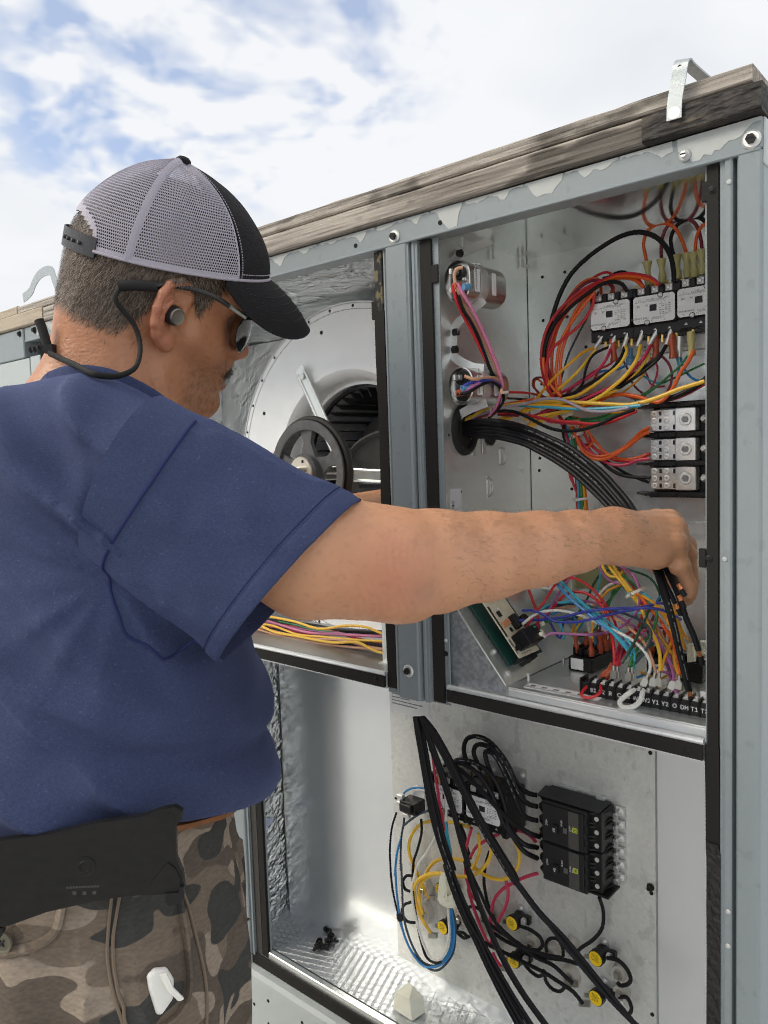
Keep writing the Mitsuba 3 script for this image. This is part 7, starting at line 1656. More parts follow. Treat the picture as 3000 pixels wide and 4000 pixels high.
def arm_sdf(p):
    fa = (WR - EL) / np.linalg.norm(WR - EL)
    d = None
    for (u, ru), (v, rv) in zip(LIMB[:-1], LIMB[1:]):
        c = cone(p, u, v, ru, rv)
        d = c if d is None else smin(d, c, .010)
    d = d + .0012
    # elbow point, a fleshy upper edge, ulnar head at the wrist
    d = smin(d, ell(p, np.array((-0.467,-0.2374,1.276)), (.034, .024, .018)), .022)
    d = smin(d, ell(p, np.array((-0.3695,0.0063,1.322)), (.0100, .0085, .0090)), .012)
    # wrinkles over the elbow
    q = p - np.array((-0.4583,-0.2545,1.294))
    m = np.exp(-(q ** 2).sum(1) / .0030)
    s = q @ fa
    d = d - .0007 * m * np.sin(s * 900 + 8 * np.sin(q[:, 2] * 60))
    # palm
    wr = WR
    pal = None
    for m_, k in zip(MCP, (.0148, .0152, .0150, .0150)):
        off = (m_ - MCP[3]) * .45
        c = cone(p, wr + off * .38 + A3(.002, 0, -.003), m_, .0190, k)
        pal = c if pal is None else smin(pal, c, .018)
    pal = smin(pal, cone(p, np.array((-0.3643,0.038,1.302)), np.array((-0.3414,0.062,1.29)), .0190, .0150), .016)
    d = smin(d, pal, .022)
    hand_ = None
    for k, (ch, rr_) in enumerate(zip(FING, FR)):
        f = None
        for j in range(3):
            c = cone(p, ch[j], ch[j + 1], rr_[j], rr_[j + 1])
            f = c if f is None else smin(f, c, .004)
        f = smin(f, ell(p, ch[1], (rr_[1] * 1.07,) * 3), .003)
        hand_ = f if hand_ is None else smin(hand_, f, .0015)
    d = smin(d, hand_, .005)
    th = cone(p, THUMB[0], THUMB[1], .0190, .0150)
    th = smin(th, cone(p, THUMB[1], THUMB[2], .0140, .0120), .006)
    th = smin(th, cone(p, THUMB[2], THUMB[3], .0120, .0095), .004)
    d = smin(d, th, .010)
    for m_ in MCP:
        off = (m_ - MCP[3]) * .38
        d = smin(d, cone(p, wr + off + A3(.012, -.003, .0125), m_ + A3(-.004, -.003, .0105), .0050, .0058), .006)
    for ch in FING:
        for e in (1, 2):
            dd = ch[e] - ch[e - 1]
            dd = dd / np.linalg.norm(dd)
            q = p - ch[e]
            ln = np.linalg.norm(q, axis=1)
            d = d + .0007 * np.exp(-(ln / .013) ** 4) * (np.sin((q @ dd) * 2100) * .5 + .2)
    # knuckles, tendons and skin folds on the back of the hand
    for m_ in MCP:
        d = smin(d, ell(p, m_ + A3(.004, -.002, .008), (.0095,) * 3), .010)
    q = p - np.array((-0.3341,0.0739,1.305))
    m = np.exp(-(q ** 2).sum(1) / .0012)
    d = d - .0006 * m * np.sin((p @ A3(.3, .2, 1)) * 850 + 6 * np.sin(p[:, 0] * 90))
    return d


def left_arm_sdf(p):
    a, b, c = np.array((-0.8441,-0.1478,1.328)), np.array((-0.7842,-0.0574,1.313)), np.array((-0.7927,0.1499,1.333))
    d = smin(cone(p, a, b, .052, .046), cone(p, b, c, .043, .030), .02)
    h = np.array((-0.7987,0.2249,1.338))
    return smin(d, cone(p, c, h, .030, .026), .02)


def skin_colors(v, where):
    n = meshkit.fbm(v * 45, 3, 2)[:, None]
    n2 = meshkit.fbm(v * 210, 2, 5)[:, None]
    base = A3(.52, .255, .140) * (1 - n) + A3(.59, .305, .175) * n
    fre = np.clip((n2 - .60) * 6, 0, 1)
    base = base * (1 - .12 * fre)
    if where == 'arm':
        e = np.exp(-(((v - np.array((-0.4575,-0.2661,1.304))) ** 2).sum(1) / .0016))[:, None]
        base = base * (1 - e) + (base * .5 + A3(.46, .14, .09) * .5) * e
        w = np.exp(-(((v - np.array((-0.3628,-0.0018,1.329))) ** 2).sum(1) / .00012))[:, None]
        base = base * (1 - .35 * w) + A3(.40, .13, .09) * .35 * w
        el = np.exp(-(((v - np.array((-0.4437,-0.2428,1.284))) ** 2).sum(1) / .00030))[:, None]
        base = base * (1 - .4 * el)
        hand = np.clip((v[:, 0:1] + .47) / .10, 0, 1)
        return base * (1 - .14 * hand) + A3(.48, .29, .20) * .14 * hand
    q = ((v - HP) @ HR) / HS
    x, y, z = q[:, 0], np.abs(q[:, 1]), q[:, 2]
    base = base * A3(.80, .71, .66)
    ear = np.clip((y - .080) / .006, 0, 1) * (np.abs(x) < .04) * (np.abs(z) < .05)
    base = base * (1 - .4 * ear[:, None]) + A3(.50, .17, .12) * .4 * ear[:, None]
    nose = np.exp(-((x - .115) ** 2 + y ** 2 + (z + .035) ** 2) / .0004)[:, None]
    base = base * (1 - .4 * nose) + A3(.45, .14, .10) * .4 * nose
    lip = np.exp(-((x - .100) ** 2 / .00012 + (z + .074) ** 2 / .00006 + y ** 2 / .0006))[:, None]
    base = base * (1 - .6 * lip) + A3(.36, .12, .10) * .6 * lip
    # shaved beard: short dark stubble, speckled
    st = np.clip((x - .020) / .02, 0, 1) * np.clip((-.035 - z) / .02, 0, 1) * np.clip((z + .125) / .02, 0, 1)
    sp = np.clip((meshkit.noise(v * 700, 9) - .45) * 4, 0, 1)
    base = base * (1 - (st * (.16 + .30 * sp))[:, None])
    # scalp under cropped hair
    hl = hair_mask(q)
    scalp = np.where(z[:, None] > .062, A3(.030, .022, .018), A3(.135, .088, .062))
    base = base * (1 - hl[:, None]) + scalp * hl[:, None]
    return np.clip(base, 0, 1)


def hair_mask(q):
    """1 where cropped hair grows on the head."""
    x, y, z = q[:, 0], np.abs(q[:, 1]), q[:, 2]
    line = np.interp(x, [-.12, -.09, -.07, -.05, -.030, -.015, .012, .022, .030, .045, .060, .075], [-.030, -.034, -.036, -.034, -.015, .010, .036, .018, .000, .024, .040, .055])
    side = np.clip((z - line) / .012, 0, 1)
    ear = (y > .083) & (np.abs(x) < .03) & (z < .038) & (z > -.04)
    return np.where(ear | (x > .078), 0, side)


scene['skin'] = {'type': 'twosided', 'bsdf': {'type': 'bumpmap', 'arbitrary': proc(lambda p, n, uv: fbm(p.x * 420, p.y * 420, p.z * 420, 2) + .6 * fbm(p.x * 130, p.y * 130, p.z * 130, 2), .0006), 'scale': .0007,
    'bsdf': {'type': 'principled', 'base_color': {'type': 'mesh_attribute', 'name': 'vertex_color'}, 'roughness': .40, 'specular': .5, 'sheen': .15}}}


def rough_normals(m):
    return m


from scipy.spatial import cKDTree


def trunk_sdf(p):
    d = smin(ell(p, CH, (.155, .100, .20), TB), ell(p, WA, (.150, .125, .20), TB), .06)
    d = smin(d, cone(p, NB - A3(0, 0, .10), NB - A3(0, 0, .02), .06, .055), .05)
    d = smin(d, cone(p, SR, CH, .050, .08), .04)
    return d


CH = np.array((-0.7954,-0.3566,1.277))
WA = np.array((-0.7886,-0.3837,1.087))
HI = np.array((-0.7801,-0.4042,0.9464))

bdy = surface_net([head_sdf, arm_sdf, left_arm_sdf, trunk_sdf], A3(-1.06, -.50, 1.02), A3(-.285, .345, 1.79), .0027, .012)
bv = np.array(bdy.vertices)
cols = skin_colors(bv, 'arm')
isn = bv[:, 2] > 1.44 + .0 * bv[:, 0]
isn &= np.linalg.norm(bv - H(0, 0, 0), axis=1) < .26
cols[isn] = skin_colors(bv[isn], 'head')
scene[numbered(man + '__body')] = mikit.ply(bdy, 'skin', smooth=True, color=cols)

# hair: cropped, dark and grey mixed
mat('dark_hair', (.042, .029, .020), .5)
mat('grey_hair', (.25, .205, .165), .5)
rs = np.random.RandomState(11)


def blades(v, n, dirs, L, w, droop):
    """Tapered hairs: two crossed slivers of two quads each."""
    a = np.cross(dirs, n)
    a /= np.linalg.norm(a, axis=1, keepdims=True) + 1e-9
    k = len(v)
    tip = v + dirs * L[:, None] - n * droop[:, None]
    mid = v + dirs * (L * .5)[:, None] + n * (L * .10)[:, None]
    P = np.stack([v + a * w, v - a * w, mid + a * w * .8, mid - a * w * .8, tip], 1).reshape(-1, 3)
    i = np.arange(k)[:, None] * 5
    F = np.concatenate([i + [0, 1, 3], i + [0, 3, 2], i + [2, 3, 4]], 0)
    return trimesh.Trimesh(P, F, process=False)


bn = meshkit.arrays(bdy, True)[2]
hv, nv = bv[isn], bn[isn]
hq = ((hv - HP) @ HR) / HS
wgt = hair_mask(hq) * (hq[:, 2] < .075) * (hq[:, 2] > -.06)
fade = .010 * np.clip((hq[:, 2] + .075) / .03, 0, 1) * (hq[:, 0] < -.015) * (hq[:, 2] < -.02) * (np.abs(hq[:, 1]) < .078)
pr = wgt + fade
pr /= pr.sum()
for cnt, mt, nm in ((9000, 'dark_hair', 'hair'), (5600, 'grey_hair', 'grey_hair')):
    ii = rs.choice(len(pr), cnt, p=pr)
    v, n = hv[ii], nv[ii]
    lz = hq[ii]
    base = np.stack([-.35 + .25 * rs.randn(cnt), .25 * rs.randn(cnt), -.9 + .2 * rs.randn(cnt)], 1)
    base[:, 0] += np.where(lz[:, 0] > .0, .5, 0)
    dirs = base @ HR.T
    dirs = dirs - (dirs * n).sum(1, keepdims=True) * n
    dirs /= np.linalg.norm(dirs, axis=1, keepdims=True)
    dirs = dirs + n * (.25 + .25 * rs.rand(cnt))[:, None]
    L = (.0065 + .005 * rs.rand(cnt)) * (.6 + .4 * np.clip((lz[:, 2] + .05) / .06, 0, 1))
    part(man, nm, blades(v, n, dirs, L, .00021, L * .15), mt, smooth=False, stuff=True)
# hair on the forearm
av, an = bv, bn
fa = (WR - EL) / np.linalg.norm(WR - EL)
tpos = (av - EL) @ fa / np.linalg.norm(WR - EL)
pr = ((tpos > .12) & (tpos < 1.12) & (bv[:, 0] > EL[0]) & (bv[:, 1] < .06) & (np.linalg.norm(np.cross(bv - EL, fa), axis=1) < .075)) * (.25 + np.clip(an[:, 2] + .2, 0, 1)) * (meshkit.noise(av * 60, 3) + .2)
pr = pr / pr.sum()
ii = rs.choice(len(pr), 2600, p=pr)
v, n = av[ii], an[ii]
dirs = fa * .7 + A3(0, -.2, -.45) + .45 * rs.randn(len(ii), 3)
dirs = dirs - (dirs * n).sum(1, keepdims=True) * n
dirs /= np.linalg.norm(dirs, axis=1, keepdims=True)
dirs = dirs + n * (.25 + .35 * rs.rand(len(ii)))[:, None]
part(man, 'arm_hair', blades(v, n, dirs, .005 + .005 * rs.rand(len(ii)), .00007, np.full(len(ii), .001)), 'dark_hair', smooth=False, stuff=True)
# moustache
ms = []
mv = hq
pr = np.exp(-(((hq[:, 0] - .099) ** 2) / .00012 + ((hq[:, 2] + .060) ** 2) / .00003)) * (np.abs(hq[:, 1]) < .028)
pr = pr / pr.sum()
ii = rs.choice(len(pr), 260, p=pr)
v, n = hv[ii], nv[ii]
dirs = np.tile(HR @ A3(.5, 0, -.8), (260, 1)) + .25 * rs.randn(260, 3)
part(man, 'moustache', blades(v, n, dirs / np.linalg.norm(dirs, axis=1, keepdims=True), .007 + .004 * rs.rand(260), .00035, np.full(260, .001)), 'dark_hair', smooth=False, stuff=True)

# ------------------------------------------------------------------ t-shirt
def heather(p, n, uv):
    a = fbm(p.x * 900, p.y * 900, p.z * 900, 2)
    b = fbm(p.x * 16, p.y * 16, p.z * 16, 3)
    lint = smoothstep(.86, .90, noise(p.x * 420, p.y * 420, p.z * 420)) * .20
    c = mix((.026, .036, .088), (.054, .069, .142), a)
    return mix(c, mi.Color3f(.16, .17, .30), lint) * (.82 + .36 * b)


mat('navy_cotton', proc(heather), .88, spec=.18, sheen=.7, sheen_tint=.5)
bumped('navy_cotton', lambda p, n, uv: fbm(p.x * 900, p.y * 900, p.z * 900, 2), .0004)
mat('navy_seam', (.026, .032, .10), .9, spec=.1)
HEMZ = float((-0.6259,-0.4483,1.087)[2])
HEMP, CF = np.array((-0.6259,-0.4483,1.087)), A3(-.656, .755, 0)
FD = A3(.53, .46, .70)
FA = A3(.53, .46, -.71)


def fold_field(p):
    u = p @ FD
    a = p @ FA
    w = meshkit.fbm(np.stack([u * 5, a * 2.2, p[:, 1] * 2], 1), 3, 4)
    r1 = 1.15 - np.sqrt(np.sin(u * 52 + 10 * w + 1.5 + a * 2) ** 2 + .06)
    r2 = 1.15 - np.sqrt(np.sin(u * 31 + 8 * w - a * 4 + 2) ** 2 + .05)
    m = meshkit.fbm(np.stack([u * 6 + 4, a * 3.5, p[:, 1] * 3], 1), 2, 7)
    amp = np.clip((m - .26) * 3.0, 0, 1)
    # creases that spread from the armpit
    q = p - ARMPIT
    dist = np.linalg.norm(q, axis=1)
    ang = np.arctan2(q @ A3(0, 0, 1), q @ A3(.755, .656, 0))
    rad = (.5 + .5 * np.sin(ang * 13 + 5 * w)) ** 2 * np.exp(-(dist / .20) ** 2) * np.clip(dist / .06, 0, 1) * (.4 + .6 * (np.cos(ang + 2.2) < .5)) * meshkit.noise(p * 14, 5)
    return (.0190 * r1 ** 2 + .0250 * r2 ** 2) * amp + .020 * (w - .5) + .016 * rad


ARMPIT = np.array((-0.6273,-0.452,1.319))
NK0, NK1 = NB + A3(.012, -.010, -.062), NB + A3(.046, .036, .13)


def shirt_sdf(p):
    d = ell(p, CH + A3(0, 0, .0), (.205, .150, .245), TB)
    d = smin(d, ell(p, WA + A3(0, 0, .02), (.202, .178, .235), TB), .07)
    d = smin(d, cone(p, WA + A3(0, 0, .02), WA + A3(0, 0, -.20), .172, .165), .06)
    d = smin(d, ell(p, np.array((-0.8254,-0.3972,1.393)), (.150, .120, .115), TB), .06)
    d = smin(d, cone(p, SR + A3(-.01, .01, -.012), NB + A3(-.02, -.04, -.060), .0770, .066), .04)
    sl = 2 * NB - SR
    sl[2] = SR[2]
    d = smin(d, cone(p, sl, NB + A3(-.02, -.02, -.050), .070, .068), .05)
    fade = np.clip((1.60 - p[:, 2]) / .10, .15, 1) * np.clip((p[:, 2] - HEMZ) / .03, .3, 1)
    d = d - (fold_field(p) - .015) * fade
    # blousing fold just above the belt
    q = np.abs(p[:, 2] - (HEMZ + .062 + .014 * np.sin(p[:, 0] * 16)))
    hz_ = HEMZ - np.clip(.30 * ((p - HEMP) @ CF), -.02, .075)
    d = d - .010 * np.exp(-(np.abs(p[:, 2] - hz_ - .030) / .022) ** 2) + .010 * np.exp(-(np.abs(p[:, 2] - hz_ - .066 - .012 * np.sin(p[:, 0] * 16)) / .011) ** 2) * meshkit.noise(p * 9, 3)
    # the neck hole and the hem
    hem = HEMZ + .004 * np.sin(p[:, 0] * 22 + p[:, 1] * 9) - np.clip(.30 * ((p - HEMP) @ CF), -.02, .075)
    d = smax(d, hem - p[:, 2], .012)
    nk = cone(p, NK0, NK1, .080, .104)
    return smax(d, -nk, .006)


lo, hi = A3(-1.30, -.62, HEMZ - .09), A3(-.52, .10, 1.60)
shm = surface_net(shirt_sdf, lo, hi, .0048)
part(man, 'shirt', shm, 'navy_cotton', smooth=True)
# collar rib
class Skin:
    """Finds the nearest point of a mesh."""
    def __init__(self, *ms):
        V = [meshkit.arrays(m, True) for m in ms]
        self.v, self.n = np.vstack([q[0] for q in V]), np.vstack([q[2] for q in V])
        self.t = cKDTree(self.v)

    def __call__(self, p, off=0.0):
        p = np.array(p, float)
        i = self.t.query(p)[1]
        v, n = self.v[i], self.n[i]
        return p - ((p - v) @ n - off) * n


on_shirt = Skin(shm)
col = []
axn = NK1 - NK0
axn /= np.linalg.norm(axn)
ca, cb_, _ = frame_from(axn)
for t in np.linspace(0, 2 * np.pi, 49):
    rdir = ca * math.cos(t) + cb_ * math.sin(t)
    best = None
    for s in np.linspace(-.04, .14, 46):
        q = NK0 + axn * s
        q = q + rdir * (.080 + .024 * max(0, s) / .19 + .004)
        f = abs(shirt_sdf(q[None] + rdir * .004)[0])
        if best is None or f < best[0]:
            best = (f, q)
    col.append(best[1])
col = np.array(col)
col[-1] = col[0]
colr = np.array([np.mean([col[(i + k) % 48] for k in range(-2, 3)], 0) for i in range(49)])
colr[-1] = colr[0]
part(man, 'collar', [sweep(colr, np.array([(-.004, -.010), (.002, -.0105), (.0045, 0), (.0030, .009), (-.001, .0105), (-.004, .006)]), hint=axn)], 'navy_cotton', smooth=50)

# right sleeve: an open tube of cloth from the armhole to the cuff
P0a, P0b = np.array((-0.6393,-0.3418,1.457)), np.array((-0.6502,-0.4453,1.32))
P1a, P1b = np.array((-0.5058,-0.2546,1.371)), np.array((-0.5684,-0.3829,1.235))
NS, NK = 46, 96
c0, c1 = (P0a + P0b) / 2, (P1a + P1b) / 2
ax_ = (c1 - c0) / np.linalg.norm(c1 - c0)
tt = np.linspace(0, 2 * np.pi, NK, endpoint=False)


def sleeve_ring(s, inset=0.0):
    a = P0a + (P1a - P0a) * s
    b = P0b + (P1b - P0b) * s
    a = a + A3(0, 0, .006) * math.sin(max(0, min(1, s)) * math.pi)
    c = (a + b) / 2
    mj = (a - b) / 2
    mn = np.cross(ax_, mj / np.linalg.norm(mj))
    mn /= np.linalg.norm(mn)
    r1, r2 = np.linalg.norm(mj) - inset, .084 - .012 * s - inset
    mj = mj / np.linalg.norm(mj)
    p = c + np.cos(tt)[:, None] * mj * r1 + np.sin(tt)[:, None] * mn * r2
    n = np.cos(tt)[:, None] * mj + np.sin(tt)[:, None] * mn
    f = meshkit.fbm(np.stack([np.cos(tt) * 2.2 + 5, np.sin(tt) * 2.2, np.full(NK, s * 1.6)], 1), 3, 21) - .5
    g = 1 - np.abs(np.sin(tt * 3 + 2.4 * s + 5 * f))
    amp = np.clip(s * 2.5, .2, 1) * (1 - .4 * s)
    hemb = .0012 * (1 if s > .905 else 0)
    return p + n * (.020 * f + .0050 * g ** 2 - .002)[:, None] * amp + n * hemb


ss = np.concatenate([np.linspace(-.16, .90, NS), [.906, .93, .96, 1.0]])
rings = [sleeve_ring(s) for s in ss] + [sleeve_ring(1.0, .0015) + ax_ * .001] + [sleeve_ring(s, .003) for s in (1.0, .95, .85, .7, .5, .3, .1)]
V = np.vstack(rings)
k, i = np.meshgrid(np.arange(len(rings) - 1), np.arange(NK), indexing='ij')
Q = np.stack([k * NK + i, k * NK + (i + 1) % NK, (k + 1) * NK + (i + 1) % NK, (k + 1) * NK + i], -1).reshape(-1, 4)
slm = trimesh.Trimesh(V, np.vstack([Q[:, [0, 1, 2]], Q[:, [0, 2, 3]]]), process=False)
slv = part(man, 'sleeve', slm, 'navy_cotton', smooth=60)
on_cloth = Skin(shm, trimesh.Trimesh(np.vstack(rings[:NS + 4]), slm.faces[(slm.faces < (NS + 4) * NK).all(1)], process=False))
for s in (.885, .905):
    q = sleeve_ring(s)
    n = q - q.mean(0)
    n /= np.linalg.norm(n, axis=1, keepdims=True)
    st_ = []
    for j in range(0, NK):
        a, b = q[j], q[(j + 1) % NK]
        for e in (0, .5):
            u, w = a + (b - a) * (e + .06), a + (b - a) * (e + .40)
            st_.append(cyl(u + n[j] * .0004, w + n[j] * .0004, .0006, n=5))
    part(slv, 'stitching', st_, 'navy_seam', smooth=False, stuff=True)


def seam(pts, r=.0017, name='seam'):
    q = np.array([on_cloth(p, .0004) for p in spline(pts, .012)])
    for _ in range(3):
        q[1:-1] = .25 * q[:-2] + .5 * q[1:-1] + .25 * q[2:]
    q = np.array([on_cloth(p, .0005) for p in q])
    return part(man, name, tube(q, r, 6, .006), 'navy_seam')


seam([(-.6324,-.4575,1.3218),(-.6205,-.4545,1.302),(-.6125,-.4505,1.2863),(-.6042,-.4491,1.2689),(-.5903,-.4437,1.2551),(-.5844,-.4255,1.2411)], .0014)
seam([(-.5844,-.4255,1.2411),(-.5914,-.4019,1.2445),(-.5711,-.3962,1.2578)], .0013)
seam([(-.5872,-.3792,1.4543),(-.5715,-.4088,1.4346),(-.5702,-.4315,1.4101),(-.5763,-.4487,1.3853),(-.594,-.4587,1.3598),(-.6173,-.4601,1.3367),(-.6316,-.4581,1.3224)], .0015)

# ------------------------------------------------------------------ trousers, belt
def camo(p, n, uv):
    w = fbm(p.x * 14 + 3, p.y * 14, p.z * 16, 3) * .16
    a = fbm(p.x * 15 + w * 8, p.y * 15 + 2, p.z * 24 + w * 8, 2)
    b = fbm(p.x * 17 + 7, p.y * 17 + w * 6, p.z * 28 + 4, 2)
    c3 = fbm(p.x * 19 + 1, p.y * 19 + 9, p.z * 32 + w * 6, 2)
    base = mi.Color3f(.135, .108, .084)
    base = mix(base, mi.Color3f(.225, .185, .148), smoothstep(.535, .548, a))
    base = mix(base, mi.Color3f(.088, .072, .059), smoothstep(.535, .548, b))
    base = mix(base, mi.Color3f(.044, .044, .042), smoothstep(.560, .572, c3))
    fade = fbm(p.x * 260, p.y * 260, p.z * 500, 2)
    return base * (.95 + .62 * fade)


mat('camouflage', proc(camo), .9, spec=.15, sheen=.3)
bumped('camouflage', lambda p, n, uv: fbm(p.x * 700, p.y * 700, p.z * 1100, 2) + 1.6 * fbm(p.x * 45, p.y * 45, p.z * 22, 2), .0016)


KR = HI + TR * .105 + A3(0, 0, -.36)
KL = HI - TR * .115 + A3(0, 0, -.36) + TF * .03


def trousers_sdf(p):
    d = ell(p, HI + A3(0, 0, .02), (.190, .146, .27), TB)
    d = smin(d, cone(p, HI + TR * .085 + A3(0, 0, -.03), KR, .122, .098), .05)
    d = smin(d, cone(p, HI - TR * .085 + A3(0, 0, -.03), KL, .122, .098), .05)
    for K_ in (KR, KL):
        d = smin(d, cone(p, K_, A3(K_[0], K_[1], .06), .092, .078), .05)
    # hip pleats and creases
    th = np.arctan2((p - HI) @ TF, (p - HI) @ TR)
    f = meshkit.fbm(np.stack([th * 3.0, p[:, 2] * 2.2, p[:, 2] * 0], 1), 3, 31)
    d = d - .018 * (1 - np.abs(np.sin(th * 7 + 5 * f + p[:, 2] * 3))) ** 2 * np.clip((HI[2] + .13 - p[:, 2]) / .2, .2, 1) - .012 * (f - .5)
    top = HEMZ + .018 - np.clip(.30 * ((p - HEMP) @ CF), -.03, .075)
    return smax(d, p[:, 2] - top, .006)


trm = surface_net(trousers_sdf, A3(HI[0] - .36, HI[1] - .34, .03), A3(HI[0] + .36, HI[1] + .34, HI[2] + .17), .0075)
trs = part(man, 'trousers', trm, 'camouflage', smooth=True)
for K_ in (KR, KL):
    b0 = A3(K_[0], K_[1], 0)
    part(man, 'boot', surface_net(lambda p: smin(cone(p, b0 + A3(0, 0, .05), b0 + TF * .17 + A3(0, 0, .035), .050, .042), cone(p, b0 + A3(0, 0, .05), b0 + A3(0, 0, .15), .048, .055), .03) * 1.0, b0 - .14, b0 + A3(.16, .26, .22), .008), 'black_satin', smooth=True)


on_trousers = Skin(trm)


mat('camo_seam', (.17, .13, .095), .9)
mat('belt_leather', proc(lambda p, n, uv: mix((.075, .030, .012), (.30, .11, .035), fbm(p.x * 90, p.y * 90, p.z * 160, 4))), .6)
bz = HI[2] + .112
belt = []
for t in np.linspace(0, 2 * np.pi, 60):
    q = HI + TR * .18 * math.cos(t) + TF * .15 * math.sin(t)
    q[2] = HEMZ + .002 - np.clip(.30 * ((q - HEMP) @ CF), -.03, .075)
    belt.append(on_trousers(q, .003))
part(man, 'belt', sweep(np.array(belt), np.array([(-.0025, -.016), (.0025, -.016), (.0025, .016), (-.0025, .016)]), (0, 0, 1)) if False else sweep(np.array(belt), np.array([(-.012, -.0025), (.012, -.0025), (.012, .0025), (-.012, .0025)]), (0, 0, 1)), 'belt_leather', smooth=30)
for pts in ([(-.6117,-.4673,1.0408),(-.6142,-.4729,1.0073),(-.61,-.4727,0.9735),(-.6008,-.4676,0.9461),(-.5968,-.4663,0.9253)], [(-.6168,-.4717,1.041),(-.6176,-.4759,1.0075),(-.6134,-.4757,0.9736),(-.6041,-.4707,0.9441),(-.6002,-.4692,0.9255)]):
    q = np.array([on_trousers(p, .0012) for p in spline(pts, .012)])
    part(trs, 'side_seam', tube(q, .0016, 6, .006), 'camo_seam')
q = np.array([on_trousers(p, .002) for p in spline([(-.5873,-.4184,1.0509),(-.586,-.4192,1.0323),(-.5888,-.4245,1.0047),(-.5897,-.4284,0.9748),(-.5942,-.4354,0.945),(-.6045,-.4455,0.9339),(-.614,-.4542,0.9297)], .010)])
part(trs, 'pocket_welt', sweep(q, np.array([(-.0050, -.0012), (.0050, -.0012), (.0050, .0018), (-.0050, .0018)]), (0, -1, 0)), 'camouflage', smooth=40)
q = np.array([on_trousers(p, .0012) for p in spline([(-.5867,-.4169,1.0601),(-.5771,-.412,1.0273),(-.5706,-.4112,0.9809),(-.5695,-.415,0.9346),(-.5706,-.4186,0.9088)], .012)])
part(trs, 'front_crease', tube(q, .0016, 6, .006), 'camo_seam')
q = np.array([on_trousers(p, .0025) for p in spline([(-.6324,-.5113,1.0461),(-.635,-.5162,1.0212),(-.6439,-.5248,1.0118),(-.6602,-.5396,1.006),(-.6767,-.5542,1.0035)], .010)])
part(trs, 'flap_edge', sweep(q, np.array([(-.004, -.0014), (.004, -.0014), (.004, .0022), (-.004, .0022)]), (0, -1, 0)), 'camouflage', smooth=40)
bt_ = on_trousers((-0.6671,-0.5447,1.014), .004)
bn_ = A3(.45, -.88, .1)
bt_k = part(trs, 'button', lathe([(0, 0), (.0095, 0), (.0105, .0015), (.0100, .0034), (.0078, .0030), (.0070, .0022), (0, .0022)], bt_, bn_, 28), mat('button_drab', (.10, .095, .065), .45))
a_, b_, _ = frame_from(bn_)
part(bt_k, 'thread', [cyl(bt_ + bn_ * .0024 + a_ * s * .0026 + b_ * u * .0026, bt_ + bn_ * .0028 - a_ * s * .0004 - b_ * u * .0004, .0010, n=6) for s in (-1, 1) for u in (-1, 1)], 'ink')

# belt-hung black plate: a plastic holder clipped over the hip
PO = np.array((-0.552,-0.4453,1.073))
pu = (np.array((-0.6514,-0.5509,1.079)) - PO)
pu = pu / np.linalg.norm(pu)
pn = np.cross(pu, A3(0, 0, 1))
pn = pn / np.linalg.norm(pn)
if pn[1] > 0:
    pn = -pn
pv = np.cross(pn, pu)
if pv[2] < 0:
    pv = -pv


def on_plate(px):
    q = np.asarray(px) - PO
    return (q @ pu, q @ pv)


out = [on_plate(p) for p in [(-.6885,-.5666,1.1115),(-.6626,-.5438,1.1136),(-.6301,-.5154,1.1153),(-.5977,-.4865,1.1224),(-.5718,-.4638,1.1245),(-.5589,-.452,1.1297),(-.5508,-.4449,1.1306),(-.5465,-.4415,1.1266),(-.5469,-.4426,1.1202),(-.5504,-.4462,1.1139),(-.5492,-.4481,1.086),(-.5451,-.4459,1.0729),(-.5437,-.4465,1.0557),(-.557,-.458,1.0563),(-.5798,-.4777,1.0573),(-.5993,-.4948,1.0556),(-.6284,-.5207,1.0499),(-.651,-.5412,1.0412),(-.6867,-.5726,1.0385)]]
holder = solo('belt_holder', extr(out, .007, PO, pu, pv, pn), mat('holder_plastic', proc(lambda p, n, uv: mix((.0065, .0065, .007), (.014, .0135, .013), fbm(p.x * 160, p.y * 160, p.z * 160, 4))), proc(lambda p, n, uv: .36 + .2 * fbm(p.x * 50, p.y * 50, p.z * 50, 3)), spec=.28), 'flat black plastic holder clipped on the belt over his right hip', 'tool holder', smooth=20)
pc = PO + pu * on_plate((-0.6058,-0.4973,1.086))[0] + pv * on_plate((-0.6058,-0.4973,1.086))[1] + pn * .007
part(holder, 'round_boss', [lathe([(.0088, 0), (.0088, .0005), (.0078, .0005), (.0074, .0002), (.0050, .0004), (.0046, .0009), (.0040, .0009), (.0036, .0002), (0, .0002)], pc, pn, 36)], 'holder_plastic')
pc2 = PO + pu * on_plate((-0.5546,-0.4491,1.122))[0] + pv * on_plate((-0.5546,-0.4491,1.122))[1] + pn * .007
part(holder, 'round_boss', [lathe([(.0046, 0), (.0046, .0004), (.0040, .0004), (.0036, .0001), (0, .0001)], pc2, pn, 24)], 'holder_plastic')
hk = [on_plate(p) for p in [(-.5555,-.4564,1.0584),(-.5473,-.4494,1.058),(-.5465,-.4481,1.0627),(-.5442,-.4462,1.0626),(-.5436,-.4467,1.0531),(-.5462,-.4495,1.0483),(-.5535,-.4559,1.0476),(-.5552,-.4571,1.0502)]]
part(holder, 'hook', [extr(hk, .0030, PO + pn * .0070, pu, pv, pn)], 'black_plastic', smooth=20)
wd = [on_plate(p) for p in [(-.5662,-.465,1.0653),(-.5545,-.4529,1.0841),(-.5494,-.4492,1.0774),(-.5466,-.4477,1.0687),(-.5467,-.4488,1.058),(-.562,-.462,1.0587),(-.5656,-.4649,1.0614)]]
part(holder, 'raised_lug', [extr(wd, .0012, PO + pn * .0069, pu, pv, pn)], 'holder_plastic', smooth=20)
